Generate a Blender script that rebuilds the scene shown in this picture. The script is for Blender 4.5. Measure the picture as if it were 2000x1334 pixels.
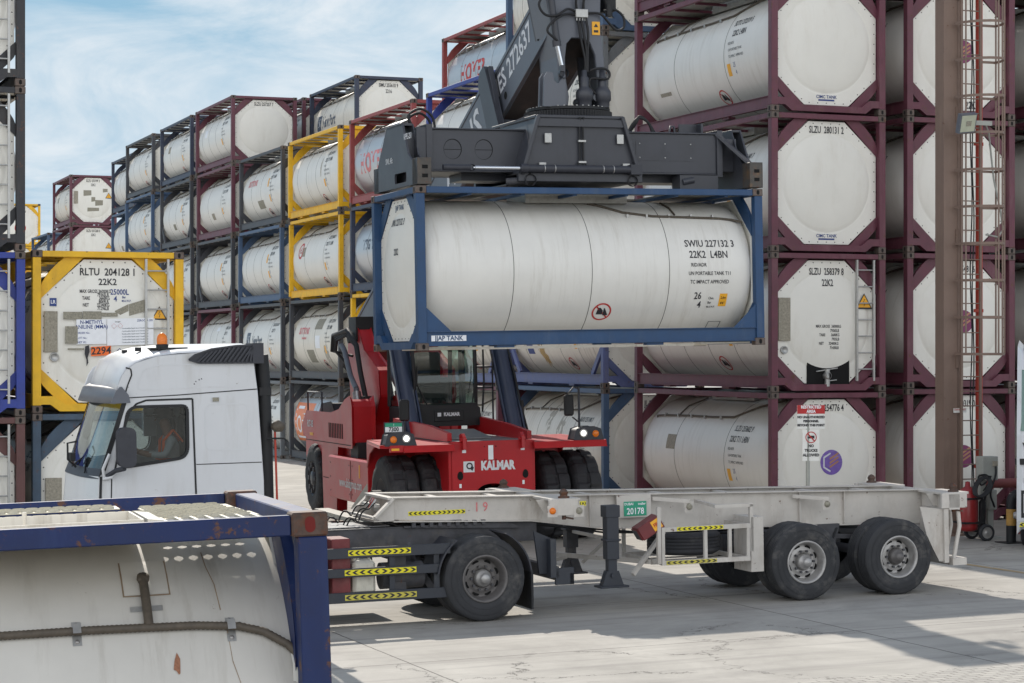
import bpy, bmesh, math, random
from mathutils import Vector, Matrix
random.seed(7)
for o in list(bpy.data.objects): bpy.data.objects.remove(o)
SC = bpy.context.scene; COL = SC.collection
cos, sin, pi = math.cos, math.sin, math.pi

# ------------------------------------------------------------------ camera
SLOPE = 0.018                       # the yard rises gently to the right (drainage fall)
cd = bpy.data.cameras.new('camera'); cam = bpy.data.objects.new('camera', cd); COL.objects.link(cam)
cam.location = (0, 0, 3.45); cam.rotation_euler = (pi/2, 0, 0)
cd.sensor_width = 36; cd.lens = 75.8; cd.shift_y = 0.009; cd.clip_end = 6000; cd.clip_start = .3
SC.camera = cam
SC.view_settings.view_transform = 'Standard'; SC.view_settings.look = 'None'
SC.view_settings.gamma = 1; SC.view_settings.exposure = 0.46

# ------------------------------------------------------------------ sky and sun
SUN_EL = math.radians(37); SX, SY = -.33, .944        # horizontal direction towards the sun
n_ = math.hypot(SX, SY); SX /= n_; SY /= n_
W = bpy.data.worlds.new("World"); SC.world = W; W.use_nodes = True
nt = W.node_tree; nt.nodes.clear()
def N(t, **k):
    n = nt.nodes.new(t)
    for a, b in k.items(): setattr(n, a, b)
    return n
sky = N('ShaderNodeTexSky', sky_type='NISHITA', sun_disc=False)
sky.sun_elevation = SUN_EL; sky.sun_rotation = math.atan2(SX, SY)
sky.air_density = 1.1; sky.dust_density = .8; sky.ozone_density = 1.3
tc = N('ShaderNodeTexCoord'); mp = N('ShaderNodeMapping')
mp.inputs['Rotation'].default_value = (.35, .5, .15); mp.inputs['Scale'].default_value = (1.0, .7, 2.6)
nt.links.new(tc.outputs['Generated'], mp.inputs[0])
n1 = N('ShaderNodeTexNoise'); n1.inputs['Scale'].default_value = 2.3; n1.inputs['Detail'].default_value = 9; n1.inputs['Roughness'].default_value = .56; n1.inputs['Distortion'].default_value = .5
n2 = N('ShaderNodeTexNoise'); n2.inputs['Scale'].default_value = 7.5; n2.inputs['Detail'].default_value = 10; n2.inputs['Roughness'].default_value = .62; n2.inputs['Distortion'].default_value = 1.0
nt.links.new(mp.outputs[0], n1.inputs[0]); nt.links.new(mp.outputs[0], n2.inputs[0])
mx = N('ShaderNodeMix', data_type='FLOAT'); mx.inputs[0].default_value = .42
nt.links.new(n1.outputs[0], mx.inputs[2]); nt.links.new(n2.outputs[0], mx.inputs[3])
rp = N('ShaderNodeValToRGB'); rp.color_ramp.elements[0].position = .45; rp.color_ramp.elements[1].position = .66
rp.color_ramp.elements[0].color = (.0,)*3+(1,); rp.color_ramp.elements[1].color = (.95,)*3+(1,)
nt.links.new(mx.outputs[0], rp.inputs[0])
mc = N('ShaderNodeMix', data_type='RGBA')
lim = N('ShaderNodeVectorMath', operation='MINIMUM'); lim.inputs[1].default_value = (2.45, 4.15, 5.5)   # per-channel cap added to hold down sun glare and keep the sky blue
nt.links.new(sky.outputs[0], lim.inputs[0])
nt.links.new(lim.outputs[0], mc.inputs[6])
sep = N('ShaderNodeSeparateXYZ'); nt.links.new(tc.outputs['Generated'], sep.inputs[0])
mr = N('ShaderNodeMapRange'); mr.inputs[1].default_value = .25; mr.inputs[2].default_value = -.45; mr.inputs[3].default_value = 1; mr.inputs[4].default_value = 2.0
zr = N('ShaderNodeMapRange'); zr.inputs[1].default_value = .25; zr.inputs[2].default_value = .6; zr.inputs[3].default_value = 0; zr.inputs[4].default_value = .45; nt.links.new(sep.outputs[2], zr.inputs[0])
yz = N('ShaderNodeMath', operation='ADD'); nt.links.new(sep.outputs[1], yz.inputs[0]); nt.links.new(zr.outputs[0], yz.inputs[1]); nt.links.new(yz.outputs[0], mr.inputs[0])                      # added fill: unseen low sky behind the camera brightened to lift shaded faces
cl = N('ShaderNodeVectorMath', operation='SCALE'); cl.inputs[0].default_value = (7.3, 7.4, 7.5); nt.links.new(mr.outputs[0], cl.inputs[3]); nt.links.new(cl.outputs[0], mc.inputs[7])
cv = N('ShaderNodeMapRange'); cv.inputs[1].default_value = .2; cv.inputs[2].default_value = -.35; cv.inputs[3].default_value = 0; cv.inputs[4].default_value = .75  # cloud cover raised in the same unseen part of the sky, as fill
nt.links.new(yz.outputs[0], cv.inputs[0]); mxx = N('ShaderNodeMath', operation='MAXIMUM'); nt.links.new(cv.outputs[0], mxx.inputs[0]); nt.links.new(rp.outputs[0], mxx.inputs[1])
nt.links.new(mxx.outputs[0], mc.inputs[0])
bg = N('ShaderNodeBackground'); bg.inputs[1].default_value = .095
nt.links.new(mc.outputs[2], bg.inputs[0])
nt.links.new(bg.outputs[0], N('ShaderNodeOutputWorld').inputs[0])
sd = bpy.data.lights.new('sun', 'SUN'); sd.energy = 3.4; sd.angle = math.radians(.5); sd.color = (1, .93, .83)
so = bpy.data.objects.new('sun', sd); COL.objects.link(so); so.location = (-20, 60, 60)
so.rotation_euler = Vector((SX*cos(SUN_EL), SY*cos(SUN_EL), sin(SUN_EL))).to_track_quat('Z', 'Y').to_euler()

# ------------------------------------------------------------------ materials
def s2l(c):
    c = c/255.
    return c/12.92 if c <= .04045 else ((c+.055)/1.055)**2.4
def rgb(r, g, b): return (s2l(r), s2l(g), s2l(b), 1)
MATS = {}
def mat(name, col, rough=.5, metal=0., var=.12, vs=3., dirt=None, dscale=(2, 2, 2), damt=.35, rust=0., bump=0., spec=.5, coat=0.):
    """painted / worn surface: base colour with tone variation, optional streaky dirt and rust chips"""
    if name in MATS: return MATS[name]
    m = bpy.data.materials.new(name); MATS[name] = m; m.use_nodes = True
    t = m.node_tree; b = t.nodes['Principled BSDF']; L = t.links.new
    b.inputs['Roughness'].default_value = rough; b.inputs['Metallic'].default_value = metal
    b.inputs['Specular IOR Level'].default_value = spec
    if coat: b.inputs['Coat Weight'].default_value = coat; b.inputs['Coat Roughness'].default_value = .12
    tc = t.nodes.new('ShaderNodeTexCoord'); oi = t.nodes.new('ShaderNodeObjectInfo')
    ad = t.nodes.new('ShaderNodeVectorMath'); ad.operation = 'ADD'
    sc = t.nodes.new('ShaderNodeVectorMath'); sc.operation = 'SCALE'; sc.inputs[3].default_value = 37.
    cb = t.nodes.new('ShaderNodeCombineXYZ'); L(oi.outputs['Random'], cb.inputs[0]); L(oi.outputs['Random'], cb.inputs[1])
    L(cb.outputs[0], sc.inputs[0]); L(tc.outputs['Object'], ad.inputs[0]); L(sc.outputs[0], ad.inputs[1])
    no = t.nodes.new('ShaderNodeTexNoise'); no.inputs['Scale'].default_value = vs; no.inputs['Detail'].default_value = 7; no.inputs['Roughness'].default_value = .62
    L(ad.outputs[0], no.inputs[0])
    m1 = t.nodes.new('ShaderNodeMix'); m1.data_type = 'RGBA'
    m1.inputs[6].default_value = tuple(c*(1-var) for c in col[:3])+(1,)
    m1.inputs[7].default_value = tuple(min(1, c*(1+var)) for c in col[:3])+(1,)
    cr = t.nodes.new('ShaderNodeMapRange'); cr.inputs[1].default_value = .3; cr.inputs[2].default_value = .7
    L(no.outputs[0], cr.inputs[0]); L(cr.outputs[0], m1.inputs[0])
    out = m1.outputs[2]
    if dirt:
        mp = t.nodes.new('ShaderNodeMapping'); mp.inputs['Scale'].default_value = dscale; L(ad.outputs[0], mp.inputs[0])
        nd = t.nodes.new('ShaderNodeTexNoise'); nd.inputs['Scale'].default_value = 1.; nd.inputs['Detail'].default_value = 8; nd.inputs['Roughness'].default_value = .7
        L(mp.outputs[0], nd.inputs[0])
        nb = t.nodes.new('ShaderNodeTexNoise'); nb.inputs['Scale'].default_value = .9; nb.inputs['Detail'].default_value = 3; L(ad.outputs[0], nb.inputs[0])
        r = t.nodes.new('ShaderNodeMapRange'); r.inputs[1].default_value = .5; r.inputs[2].default_value = .78; L(nd.outputs[0], r.inputs[0])
        r2 = t.nodes.new('ShaderNodeMapRange'); r2.inputs[1].default_value = .38; r2.inputs[2].default_value = .62; r2.inputs[4].default_value = damt; L(nb.outputs[0], r2.inputs[0])
        mu = t.nodes.new('ShaderNodeMath'); mu.operation = 'MULTIPLY'; L(r.outputs[0], mu.inputs[0]); L(r2.outputs[0], mu.inputs[1])
        m2 = t.nodes.new('ShaderNodeMix'); m2.data_type = 'RGBA'; L(mu.outputs[0], m2.inputs[0]); L(out, m2.inputs[6]); m2.inputs[7].default_value = dirt
        out = m2.outputs[2]
    if rust:
        nr = t.nodes.new('ShaderNodeTexNoise'); nr.inputs['Scale'].default_value = 9; nr.inputs['Detail'].default_value = 9; nr.inputs['Roughness'].default_value = .75; L(ad.outputs[0], nr.inputs[0])
        r = t.nodes.new('ShaderNodeMapRange'); r.inputs[1].default_value = .68-.12*rust; r.inputs[2].default_value = .72-.1*rust; L(nr.outputs[0], r.inputs[0])
        m3 = t.nodes.new('ShaderNodeMix'); m3.data_type = 'RGBA'; L(r.outputs[0], m3.inputs[0]); L(out, m3.inputs[6]); m3.inputs[7].default_value = rgb(92, 58, 40)
        out = m3.outputs[2]
    L(out, b.inputs['Base Color'])
    rr = t.nodes.new('ShaderNodeMapRange'); rr.inputs[3].default_value = max(.04, rough-.1); rr.inputs[4].default_value = min(1, rough+.14); L(no.outputs[0], rr.inputs[0]); L(rr.outputs[0], b.inputs['Roughness'])
    if bump:
        bp = t.nodes.new('ShaderNodeBump'); bp.inputs['Strength'].default_value = bump; bp.inputs['Distance'].default_value = .01
        nn = t.nodes.new('ShaderNodeTexNoise'); nn.inputs['Scale'].default_value = 60; nn.inputs['Detail'].default_value = 4; L(tc.outputs['Object'], nn.inputs[0])
        L(nn.outputs[0], bp.inputs['Height']); L(bp.outputs[0], b.inputs['Normal'])
    return m
DIRT = rgb(104, 96, 84)
M = dict(
    maroon=mat('maroon_paint', rgb(98, 52, 66), .5, 0, .18, 4, rgb(128, 96, 100), (4, 4, .8), .7, .8),
    navy=mat('navy_paint', rgb(52, 60, 80), .5, 0, .2, 4, rgb(86, 90, 104), (4, 4, .8), .65, .75),
    dark=mat('dark_grey_paint', rgb(62, 64, 70), .5, 0, .2, 4, rgb(90, 88, 88), (4, 4, .8), .65, .75),
    grey=mat('grey_paint', rgb(104, 108, 112), .5, 0, .15, 4, rgb(130, 126, 118), (4, 4, .8), .65, .75),
    steelblue=mat('faded_blue_paint', rgb(66, 88, 118), .5, 0, .15, 4, rgb(104, 110, 120), (3, 3, .8), .5, .45),
    violetblue=mat('violet_blue_paint', rgb(88, 98, 142), .5, 0, .15, 4, rgb(120, 112, 110), (4, 4, .8), .65, .75),
    royal=mat('royal_blue_paint', rgb(46, 62, 140), .5, 0, .18, 4, rgb(84, 88, 120), (3, 3, .8), .5, .45),
    jblue=mat('bright_blue_paint', rgb(34, 68, 106), .5, 0, .14, 3, rgb(96, 108, 124), (4, 4, .7), .55, .3),
    yellow=mat('yellow_paint', rgb(228, 178, 30), .5, 0, .12, 4, rgb(150, 110, 50), (3, 3, .8), .6, .4),
    red=mat('faded_red_paint', rgb(146, 66, 64), .5, 0, .15, 4, rgb(150, 110, 104), (4, 4, .8), .65, .75),
    brown=mat('brown_paint', rgb(96, 64, 62), .5, 0, .15, 4, rgb(110, 90, 84), (3, 3, .8), .5, .6),
    black=mat('black_paint', rgb(40, 41, 46), .45, 0, .2, 4, rgb(80, 74, 68), (4, 4, .8), .65, .75),
    teal=mat('dark_slate_paint', rgb(62, 80, 98), .5, 0, .2, 4, rgb(90, 92, 96), (4, 4, .8), .65, .75),
    fblue=mat('deep_blue_paint', rgb(6, 32, 82), .55, 0, .2, 2.5, rgb(52, 74, 118), (7, 7, 1.0), .8, .95),
    fwhite=mat('weathered_grey_white_cladding', rgb(202, 199, 192), .42, 0, .07, 1.6, rgb(132, 122, 106), (8, .9, .9), .8, .12),
    cast=mat('weathered_casting', rgb(98, 88, 82), .6, .2, .3, 14, rgb(120, 76, 50), (9, 9, 9), .7, .6),
    castr=mat('rusty_casting', rgb(80, 64, 56), .65, .1, .45, 22, rgb(152, 78, 44), (26, 26, 26), .95, 1.5),
    white=mat('white_cladding', rgb(222, 220, 214), .34, .0, .035, 2, rgb(166, 158, 142), (9, .8, .8), .5, 0, 0, .5),
    white2=mat('stained_white_cladding', rgb(222, 216, 204), .38, .0, .05, 2, rgb(140, 128, 108), (9, .7, .7), .85, 0, 0, .5),
    silver=mat('silver_cladding', rgb(190, 192, 196), .3, .55, .05, 2, rgb(150, 142, 128), (9, .8, .8), .5),
    panel=mat('white_end_panel', rgb(230, 228, 220), .42, .0, .03, 1.6, rgb(176, 164, 142), (3, 3, .8), .4),
    seam=mat('dark_seam', rgb(84, 82, 78), .6),
    hole=mat('dark_hollow', rgb(10, 10, 11), .9),
    alu=mat('aluminium', rgb(178, 178, 176), .42, .7, .12, 20),
    walk=mat('galvanised_walkway', rgb(150, 148, 142), .5, .6, .2, 12, DIRT, (4, 4, 4), .6),
    pipe=mat('brown_hose', rgb(84, 76, 66), .6, 0, .25, 30),
    ink=mat('black_ink', rgb(38, 38, 44), .5, 0, .25, 30),
    inkb=mat('blue_ink', rgb(44, 66, 128), .5, 0, .2, 20),
    inkr=mat('red_ink', rgb(186, 50, 46), .5, 0, .2, 20),
    inkp=mat('faded_red_ink', rgb(206, 120, 122), .5, 0, .2, 20),
    inkw=mat('white_lettering', rgb(214, 216, 220), .5, 0, .1, 20),
    slate=mat('slate_ink', rgb(84, 94, 108), .5, 0, .2, 20),
    sticker=mat('white_sticker', rgb(232, 234, 238), .5, 0, .05, 10),
    stickb=mat('weathered_sticker', rgb(150, 144, 130), .7, 0, .3, 30),
    orange=mat('orange_plate', rgb(236, 110, 40), .5, 0, .1, 10),
    ylab=mat('yellow_label', rgb(236, 172, 44), .5, 0, .06, 10),
    scuff=mat('scuffed_grey', rgb(142, 138, 124), .7, 0, .35, 40),
)
def cloneflag(m): return m

# ------------------------------------------------------------------ mesh helpers
class MB:
    """collects shapes, then links them as ONE mesh object"""
    def __init__(s): s.v = []; s.f = []; s.m = []; s.sm = []
    def add(s, vs, fs, m=0, smooth=False):
        o = len(s.v); s.v += [tuple(v) for v in vs]
        for f in fs: s.f.append([i+o for i in f]); s.m.append(m); s.sm.append(smooth)
        return s
    def box(s, x0, x1, y0, y1, z0, z1, m=0, M=None):
        vs = [Vector((x, y, z)) for x in (x0, x1) for y in (y0, y1) for z in (z0, z1)]
        if M: vs = [M @ v for v in vs]
        return s.add(vs, [(0, 1, 3, 2), (4, 6, 7, 5), (0, 4, 5, 1), (2, 3, 7, 6), (0, 2, 6, 4), (1, 5, 7, 3)], m)
    def bar(s, p, q, w, h, m=0, up=(0, 0, 1)):
        """rectangular bar from p to q, width w (sideways) height h (along up)"""
        p, q = Vector(p), Vector(q); d = (q-p).normalized(); u = Vector(up)
        a = d.cross(u)
        if a.length < 1e-4: a = d.cross(Vector((1, 0, 0)))
        a.normalize(); b = a.cross(d)
        vs = [r + a*w/2*i + b*h/2*j for r in (p, q) for i in (-1, 1) for j in (-1, 1)]
        return s.add(vs, [(0, 1, 3, 2), (4, 6, 7, 5), (0, 4, 5, 1), (2, 3, 7, 6), (0, 2, 6, 4), (1, 5, 7, 3)], m)
    def tube(s, pts, r, m=0, n=8, caps=True):
        pts = [Vector(p) for p in pts]; rs = r if isinstance(r, (list, tuple)) else [r]*len(pts)
        ring = []; prev = None
        for i, p in enumerate(pts):
            d = (pts[min(i+1, len(pts)-1)]-pts[max(i-1, 0)]).normalized()
            if prev is None:
                a = d.cross(Vector((0, 0, 1)))
                if a.length < 1e-3: a = d.cross(Vector((0, 1, 0)))
            else: a = prev - d*prev.dot(d)
            a.normalize(); prev = a; b = d.cross(a)
            ring.append([p + (a*cos(t)+b*sin(t))*rs[i] for t in [2*pi*k/n for k in range(n)]])
        vs = [v for q in ring for v in q]; fs = []
        for i in range(len(pts)-1):
            for k in range(n): fs.append((i*n+k, i*n+(k+1) % n, (i+1)*n+(k+1) % n, (i+1)*n+k))
        s.add(vs, fs, m, True)
        if caps: s.add(ring[0], [tuple(range(n))[::-1]], m); s.add(ring[-1], [tuple(range(n))], m)
        return s
    def cyl(s, p, q, r, m=0, n=20): return s.tube([p, q], r, m, n)
    def lathe(s, prof, origin, axis, m=0, n=32, smooth=True, mod=None, arc=None):
        """prof: (distance along axis, radius) list"""
        ax = Vector(axis).normalized(); a = ax.cross(Vector((0, 0, 1)))
        if a.length < 1e-3: a = Vector((1, 0, 0))
        a.normalize(); b = ax.cross(a); o = Vector(origin); vs = []
        for (h, r) in prof:
            for k in range(n):
                t = 2*pi*k/n; rr = r*(mod(k, h, r) if mod else 1)
                vs.append(o+ax*h+(a*cos(t)+b*sin(t))*rr)
        fs = [(i*n+k, i*n+(k+1) % n, (i+1)*n+(k+1) % n, (i+1)*n+k) for i in range(len(prof)-1) for k in range(n)]
        return s.add(vs, fs, m, smooth)
    def prism(s, poly, axis, a0, a1, m=0):
        """poly of 2D points extruded along axis x/y/z between a0 and a1"""
        def P(q, a): return {'x': (a, q[0], q[1]), 'y': (q[0], a, q[1]), 'z': (q[0], q[1], a)}[axis]
        n = len(poly); vs = [P(q, a0) for q in poly]+[P(q, a1) for q in poly]
        return s.add(vs, [tuple(range(n)), tuple(range(2*n-1, n-1, -1))]+[(i, (i+1) % n, n+(i+1) % n, n+i) for i in range(n)], m)
    def plate(s, outer, holes, fn, t, m=0):
        """flat plate with holes; fn maps (a,b,depth)->xyz; thickness t"""
        bm = bmesh.new(); edges = []; loops = []
        for lp in [outer]+holes:
            vv = [bm.verts.new((p[0], p[1], 0)) for p in lp]; loops.append(vv)
            for i in range(len(vv)): edges.append(bm.edges.new((vv[i], vv[(i+1) % len(vv)])))
        bmesh.ops.triangle_fill(bm, edges=edges, use_beauty=True, use_dissolve=False, normal=(0, 0, 1))
        bm.verts.index_update(); cs = [v.co.copy() for v in bm.verts]; n = len(cs)
        fs = [tuple(v.index for v in f.verts) for f in bm.faces]
        li = [[v.index for v in lp] for lp in loops]; bm.free()
        vs = [fn(c.x, c.y, 0) for c in cs]+[fn(c.x, c.y, t) for c in cs]
        F = fs+[tuple(i+n for i in f[::-1]) for f in fs]
        for lp in li:
            for i in range(len(lp)): a, b = lp[i], lp[(i+1) % len(lp)]; F.append((a, b, b+n, a+n))
        return s.add(vs, F, m)
    def mesh(s, name, mats, bev=0.):
        me = bpy.data.meshes.new(name); me.from_pydata(s.v, [], s.f)
        for m in mats: me.materials.append(m)
        me.polygons.foreach_set('material_index', s.m); me.polygons.foreach_set('use_smooth', s.sm)
        bm = bmesh.new(); bm.from_mesh(me)
        if bev:
            ed = [e for e in bm.edges if len(e.link_faces) == 2 and e.calc_face_angle(0) > .6 and not e.link_faces[0].smooth]
            bmesh.ops.bevel(bm, geom=ed, offset=bev, segments=1, affect='EDGES', clamp_overlap=True)
        bmesh.ops.recalc_face_normals(bm, faces=bm.faces[:]); bm.to_mesh(me); bm.free()
        return me
    def cut(s):
        s.cuts = getattr(s, 'cuts', [])+[(len(s.v), len(s.f))]; return s
    def each(s, name, mats, parent=None, bev=0., how=None):
        """the shapes between cut() calls become objects of their own"""
        c = [(0, 0)]+getattr(s, 'cuts', [])+[(len(s.v), len(s.f))]; out = []
        for (v0, f0), (v1, f1) in zip(c, c[1:]):
            if f1 == f0: continue
            p = MB(); p.v = s.v[v0:v1]; p.f = [[i-v0 for i in f] for f in s.f[f0:f1]]; p.m = s.m[f0:f1]; p.sm = s.sm[f0:f1]
            out.append(how(p) if how else p.build(name, mats, parent, bev))
        return out
    def build(s, name, mats, parent=None, bev=0., loc=None):
        if not isinstance(mats, (list, tuple)): mats = [mats]
        return obj(name, s.mesh(name, mats, bev), parent, loc=loc)
def obj(name, me, parent=None, m=None, loc=None):
    o = bpy.data.objects.new(name, me); COL.objects.link(o)
    if parent: o.parent = parent
    if loc: o.location = loc
    if m is not None:
        o.material_slots[0].link = 'OBJECT'; o.material_slots[0].material = m
    return o
def tag(o, label, cat, group=None, kind=None):
    if label: o['label'] = label
    if cat: o['category'] = cat
    if group: o['group'] = group
    if kind: o['kind'] = kind
    return o
def root(name, X, Y, yaw, label, cat, group=None, z=None, pitch=0., roll=0., zs=1.):
    o = bpy.data.objects.new(name, None); COL.objects.link(o)
    o.empty_display_size = .3
    o.matrix_world = Matrix.Translation((X, Y, SLOPE*X if z is None else z)) @ Matrix.Rotation(yaw, 4, 'Z') @ Matrix.Rotation(-pitch, 4, 'Y') @ Matrix.Rotation(roll, 4, 'X') @ Matrix.Diagonal((1, 1, zs, 1))
    return tag(o, label, cat, group)
def single(name, mb, mats, label, cat, group=None, bev=0.):
    return tag(mb.build(name, mats, None, bev), label, cat, group)

_txt = {}
def text_mesh(s, size, xs=1., bold=0.):
    """flat lettering mesh in the XY plane, centred"""
    k = (s, size, xs, bold)
    if k in _txt: return _txt[k]
    c = bpy.data.curves.new('t', 'FONT'); c.body = s; c.size = size; c.align_x = 'CENTER'; c.align_y = 'CENTER'; c.resolution_u = 2; c.offset = bold
    o = bpy.data.objects.new('t', c); COL.objects.link(o)
    bpy.context.view_layer.update()
    me = bpy.data.meshes.new_from_object(o.evaluated_get(bpy.context.evaluated_depsgraph_get()))
    v = [(p.co.x*xs, p.co.y) for p in me.vertices]; f = [tuple(p.vertices) for p in me.polygons]
    bpy.data.objects.remove(o); bpy.data.curves.remove(c); bpy.data.meshes.remove(me)
    _txt[k] = (v, f); return _txt[k]
def put_text(mb, s, size, fn, m=0, xs=1., bold=0., at=(0, 0), rot=0.):
    """lettering through fn(a,b)->xyz"""
    v, f = text_mesh(s, size, xs, bold); c, d = cos(rot), sin(rot)
    return mb.add([fn(at[0]+x*c-y*d, at[1]+x*d+y*c) for x, y in v], f, m)
def subdiv_rect(mb, a0, a1, b0, b1, fn, m=0, n=6):
    vs = [fn(a0+(a1-a0)*i/2, b0+(b1-b0)*j/n) for j in range(n+1) for i in range(3)]
    return mb.add(vs, [(j*3+i, j*3+i+1, j*3+i+4, j*3+i+3) for j in range(n) for i in range(2)], m)
def ringpoly(mb, ca, cb, ra, rb, fn, m=0, n=28):
    vs = [fn(ca+r*cos(2*pi*k/n), cb+r*sin(2*pi*k/n)) for k in range(n) for r in (ra, rb)]
    return mb.add(vs, [(2*k, 2*k+1, (2*k+3) % (2*n), (2*k+2) % (2*n)) for k in range(n)], m)
def chevrons(mb, a0, a1, b0, b1, fn, my, mk, n=8, off=.002):
    """yellow reflective strip with black chevrons pointing away from its middle; fn(a,b,out)"""
    mb.add([fn(a0, b0, 0), fn(a1, b0, 0), fn(a1, b1, 0), fn(a0, b1, 0)], [(0, 1, 2, 3)], my)
    w = (a1-a0)/(n+1); bm_ = (b0+b1)/2; mid = (a0+a1)/2; e = (b1-b0)*.12
    for i in range(n+1):
        c = a0+w*(i+.5); dr = 1 if c > mid+w*.1 else -1
        if abs(c-mid) < w*.3:
            mb.add([fn(c-w*.5, bm_, off), fn(c, b0+e, off), fn(c+w*.5, bm_, off), fn(c, b1-e, off)], [(0, 1, 2, 3)], mk); continue
        t = w*.42
        mb.add([fn(c-dr*t, b0+e, off), fn(c-dr*t+dr*t, b0+e, off), fn(c+dr*t*1.1, bm_, off), fn(c, b1-e, off), fn(c-dr*t, b1-e, off), fn(c+dr*t*.1, bm_, off)],
               [(0, 1, 2, 5), (5, 2, 3, 4)], mk)

# ------------------------------------------------------------------ ground: one sheet of cast concrete slabs
def concrete():
    m = bpy.data.materials.new('concrete_yard'); m.use_nodes = True; t = m.node_tree; b = t.nodes['Principled BSDF']; L = t.links.new
    def Nn(k, **a):
        n = t.nodes.new(k)
        for x, y in a.items(): setattr(n, x, y)
        return n
    def math_(op, a, b_=None, clamp=False):
        n = Nn('ShaderNodeMath', operation=op, use_clamp=clamp)
        for i, v in enumerate((a, b_)):
            if v is None: continue
            if isinstance(v, (int, float)): n.inputs[i].default_value = v
            else: L(v, n.inputs[i])
        return n.outputs[0]
    def noise(vec, sc, det=6, rough=.6, dist=0):
        n = Nn('ShaderNodeTexNoise'); L(vec, n.inputs[0]); n.inputs['Scale'].default_value = sc; n.inputs['Detail'].default_value = det
        n.inputs['Roughness'].default_value = rough; n.inputs['Distortion'].default_value = dist; return n.outputs[0]
    def rng(v, a, b_, c=0, d=1):
        n = Nn('ShaderNodeMapRange'); L(v, n.inputs[0]); n.inputs[1].default_value = a; n.inputs[2].default_value = b_; n.inputs[3].default_value = c; n.inputs[4].default_value = d; return n.outputs[0]
    tc = Nn('ShaderNodeTexCoord'); mp = Nn('ShaderNodeMapping', vector_type='TEXTURE')
    mp.inputs['Location'].default_value = (-1.14, 23.95, 0); mp.inputs['Rotation'].default_value = (0, 0, .37); L(tc.outputs['Object'], mp.inputs[0])
    P = mp.outputs[0]; sp = Nn('ShaderNodeSeparateXYZ'); L(P, sp.inputs[0])
    wob = math_('MULTIPLY', math_('SUBTRACT', noise(P, 3.), .5), .03)
    def joint(c, per, w):
        d = math_('PINGPONG', math_('ADD', c, wob), per/2)
        return rng(d, w*.4, w, 1, 0)
    j = math_('MAXIMUM', joint(sp.outputs[0], 5.66, .014), joint(sp.outputs[1], 4.1, .014))
    dv = Nn('ShaderNodeVectorMath', operation='ADD'); cm = Nn('ShaderNodeCombineXYZ')
    L(math_('MULTIPLY', noise(P, 1.7, 8, .7), 1.3), cm.inputs[0]); L(math_('MULTIPLY', noise(P, 2.3, 8, .7), 1.1), cm.inputs[1]); L(P, dv.inputs[0]); L(cm.outputs[0], dv.inputs[1])
    vo = Nn('ShaderNodeTexVoronoi', feature='DISTANCE_TO_EDGE'); vo.inputs['Scale'].default_value = .42; L(dv.outputs[0], vo.inputs[0])
    cr = math_('MULTIPLY', rng(vo.outputs[0], .0015, .0055, 1, 0), rng(noise(P, .35, 3), .5, .54))
    c1 = Nn('ShaderNodeValToRGB'); e = c1.color_ramp.elements
    e[0].position = .28; e[0].color = rgb(140, 136, 130); e[1].position = .74; e[1].color = rgb(184, 180, 172)
    L(noise(P, .55, 10, .68, .4), c1.inputs[0])
    st = Nn('ShaderNodeMapping'); st.inputs['Scale'].default_value = (.12, 2.4, 1); st.inputs['Rotation'].default_value = (0, 0, .05); L(P, st.inputs[0])
    tyre = rng(noise(st.outputs[0], 1.3, 7, .65), .5, .72, 0, .7)
    m1 = Nn('ShaderNodeMix', data_type='RGBA'); L(tyre, m1.inputs[0]); L(c1.outputs[0], m1.inputs[6]); m1.inputs[7].default_value = rgb(128, 124, 120)
    sp1 = rng(noise(P, 38, 4, .7), .62, .72, 0, .35)
    m2 = Nn('ShaderNodeMix', data_type='RGBA'); L(sp1, m2.inputs[0]); L(m1.outputs[2], m2.inputs[6]); m2.inputs[7].default_value = rgb(110, 108, 106)
    st2 = rng(noise(P, 1.1, 5, .7, .8), .64, .71, 0, .5)
    m4 = Nn('ShaderNodeMix', data_type='RGBA'); L(st2, m4.inputs[0]); L(m2.outputs[2], m4.inputs[6]); m4.inputs[7].default_value = rgb(96, 92, 88)
    m3 = Nn('ShaderNodeMix', data_type='RGBA'); L(math_('MULTIPLY', math_('MAXIMUM', j, cr), .8), m3.inputs[0]); L(m4.outputs[2], m3.inputs[6]); m3.inputs[7].default_value = rgb(62, 58, 54)
    L(m3.outputs[2], b.inputs['Base Color']); b.inputs['Roughness'].default_value = .82
    bp = Nn('ShaderNodeBump'); bp.inputs['Strength'].default_value = .5; bp.inputs['Distance'].default_value = .02
    L(math_('SUBTRACT', math_('MULTIPLY', noise(P, 45, 6, .7), .3), math_('MAXIMUM', j, cr)), bp.inputs['Height']); L(bp.outputs[0], b.inputs['Normal'])
    return m
g = MB(); S_ = 900; n = 12
g.add([(x*S_/n*2-S_, y*S_/n*2-S_+300, SLOPE*(x*S_/n*2-S_)) for y in range(n+1) for x in range(n+1)], [(y*(n+1)+x, y*(n+1)+x+1, (y+1)*(n+1)+x+1, (y+1)*(n+1)+x) for y in range(n) for x in range(n)])
tag(g.build('ground', concrete()), None, None, None, 'structure')
def strip(name, p, q, w, m, dz):
    p, q = Vector(p), Vector(q); d = (q-p).normalized(); u = Vector((-d.y, d.x))*w; a = MB()
    a.add([(c.x, c.y, SLOPE*c.x+dz) for c in (p, q, q+u, p+u)], [(0, 1, 2, 3)]); return tag(a.build(name, m), None, None, None, 'structure')
pv = bpy.data.materials.new('block_paving'); pv.use_nodes = True; t_ = pv.node_tree; bk = t_.nodes.new('ShaderNodeTexBrick'); mq = t_.nodes.new('ShaderNodeMapping'); tq = t_.nodes.new('ShaderNodeTexCoord')
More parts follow.
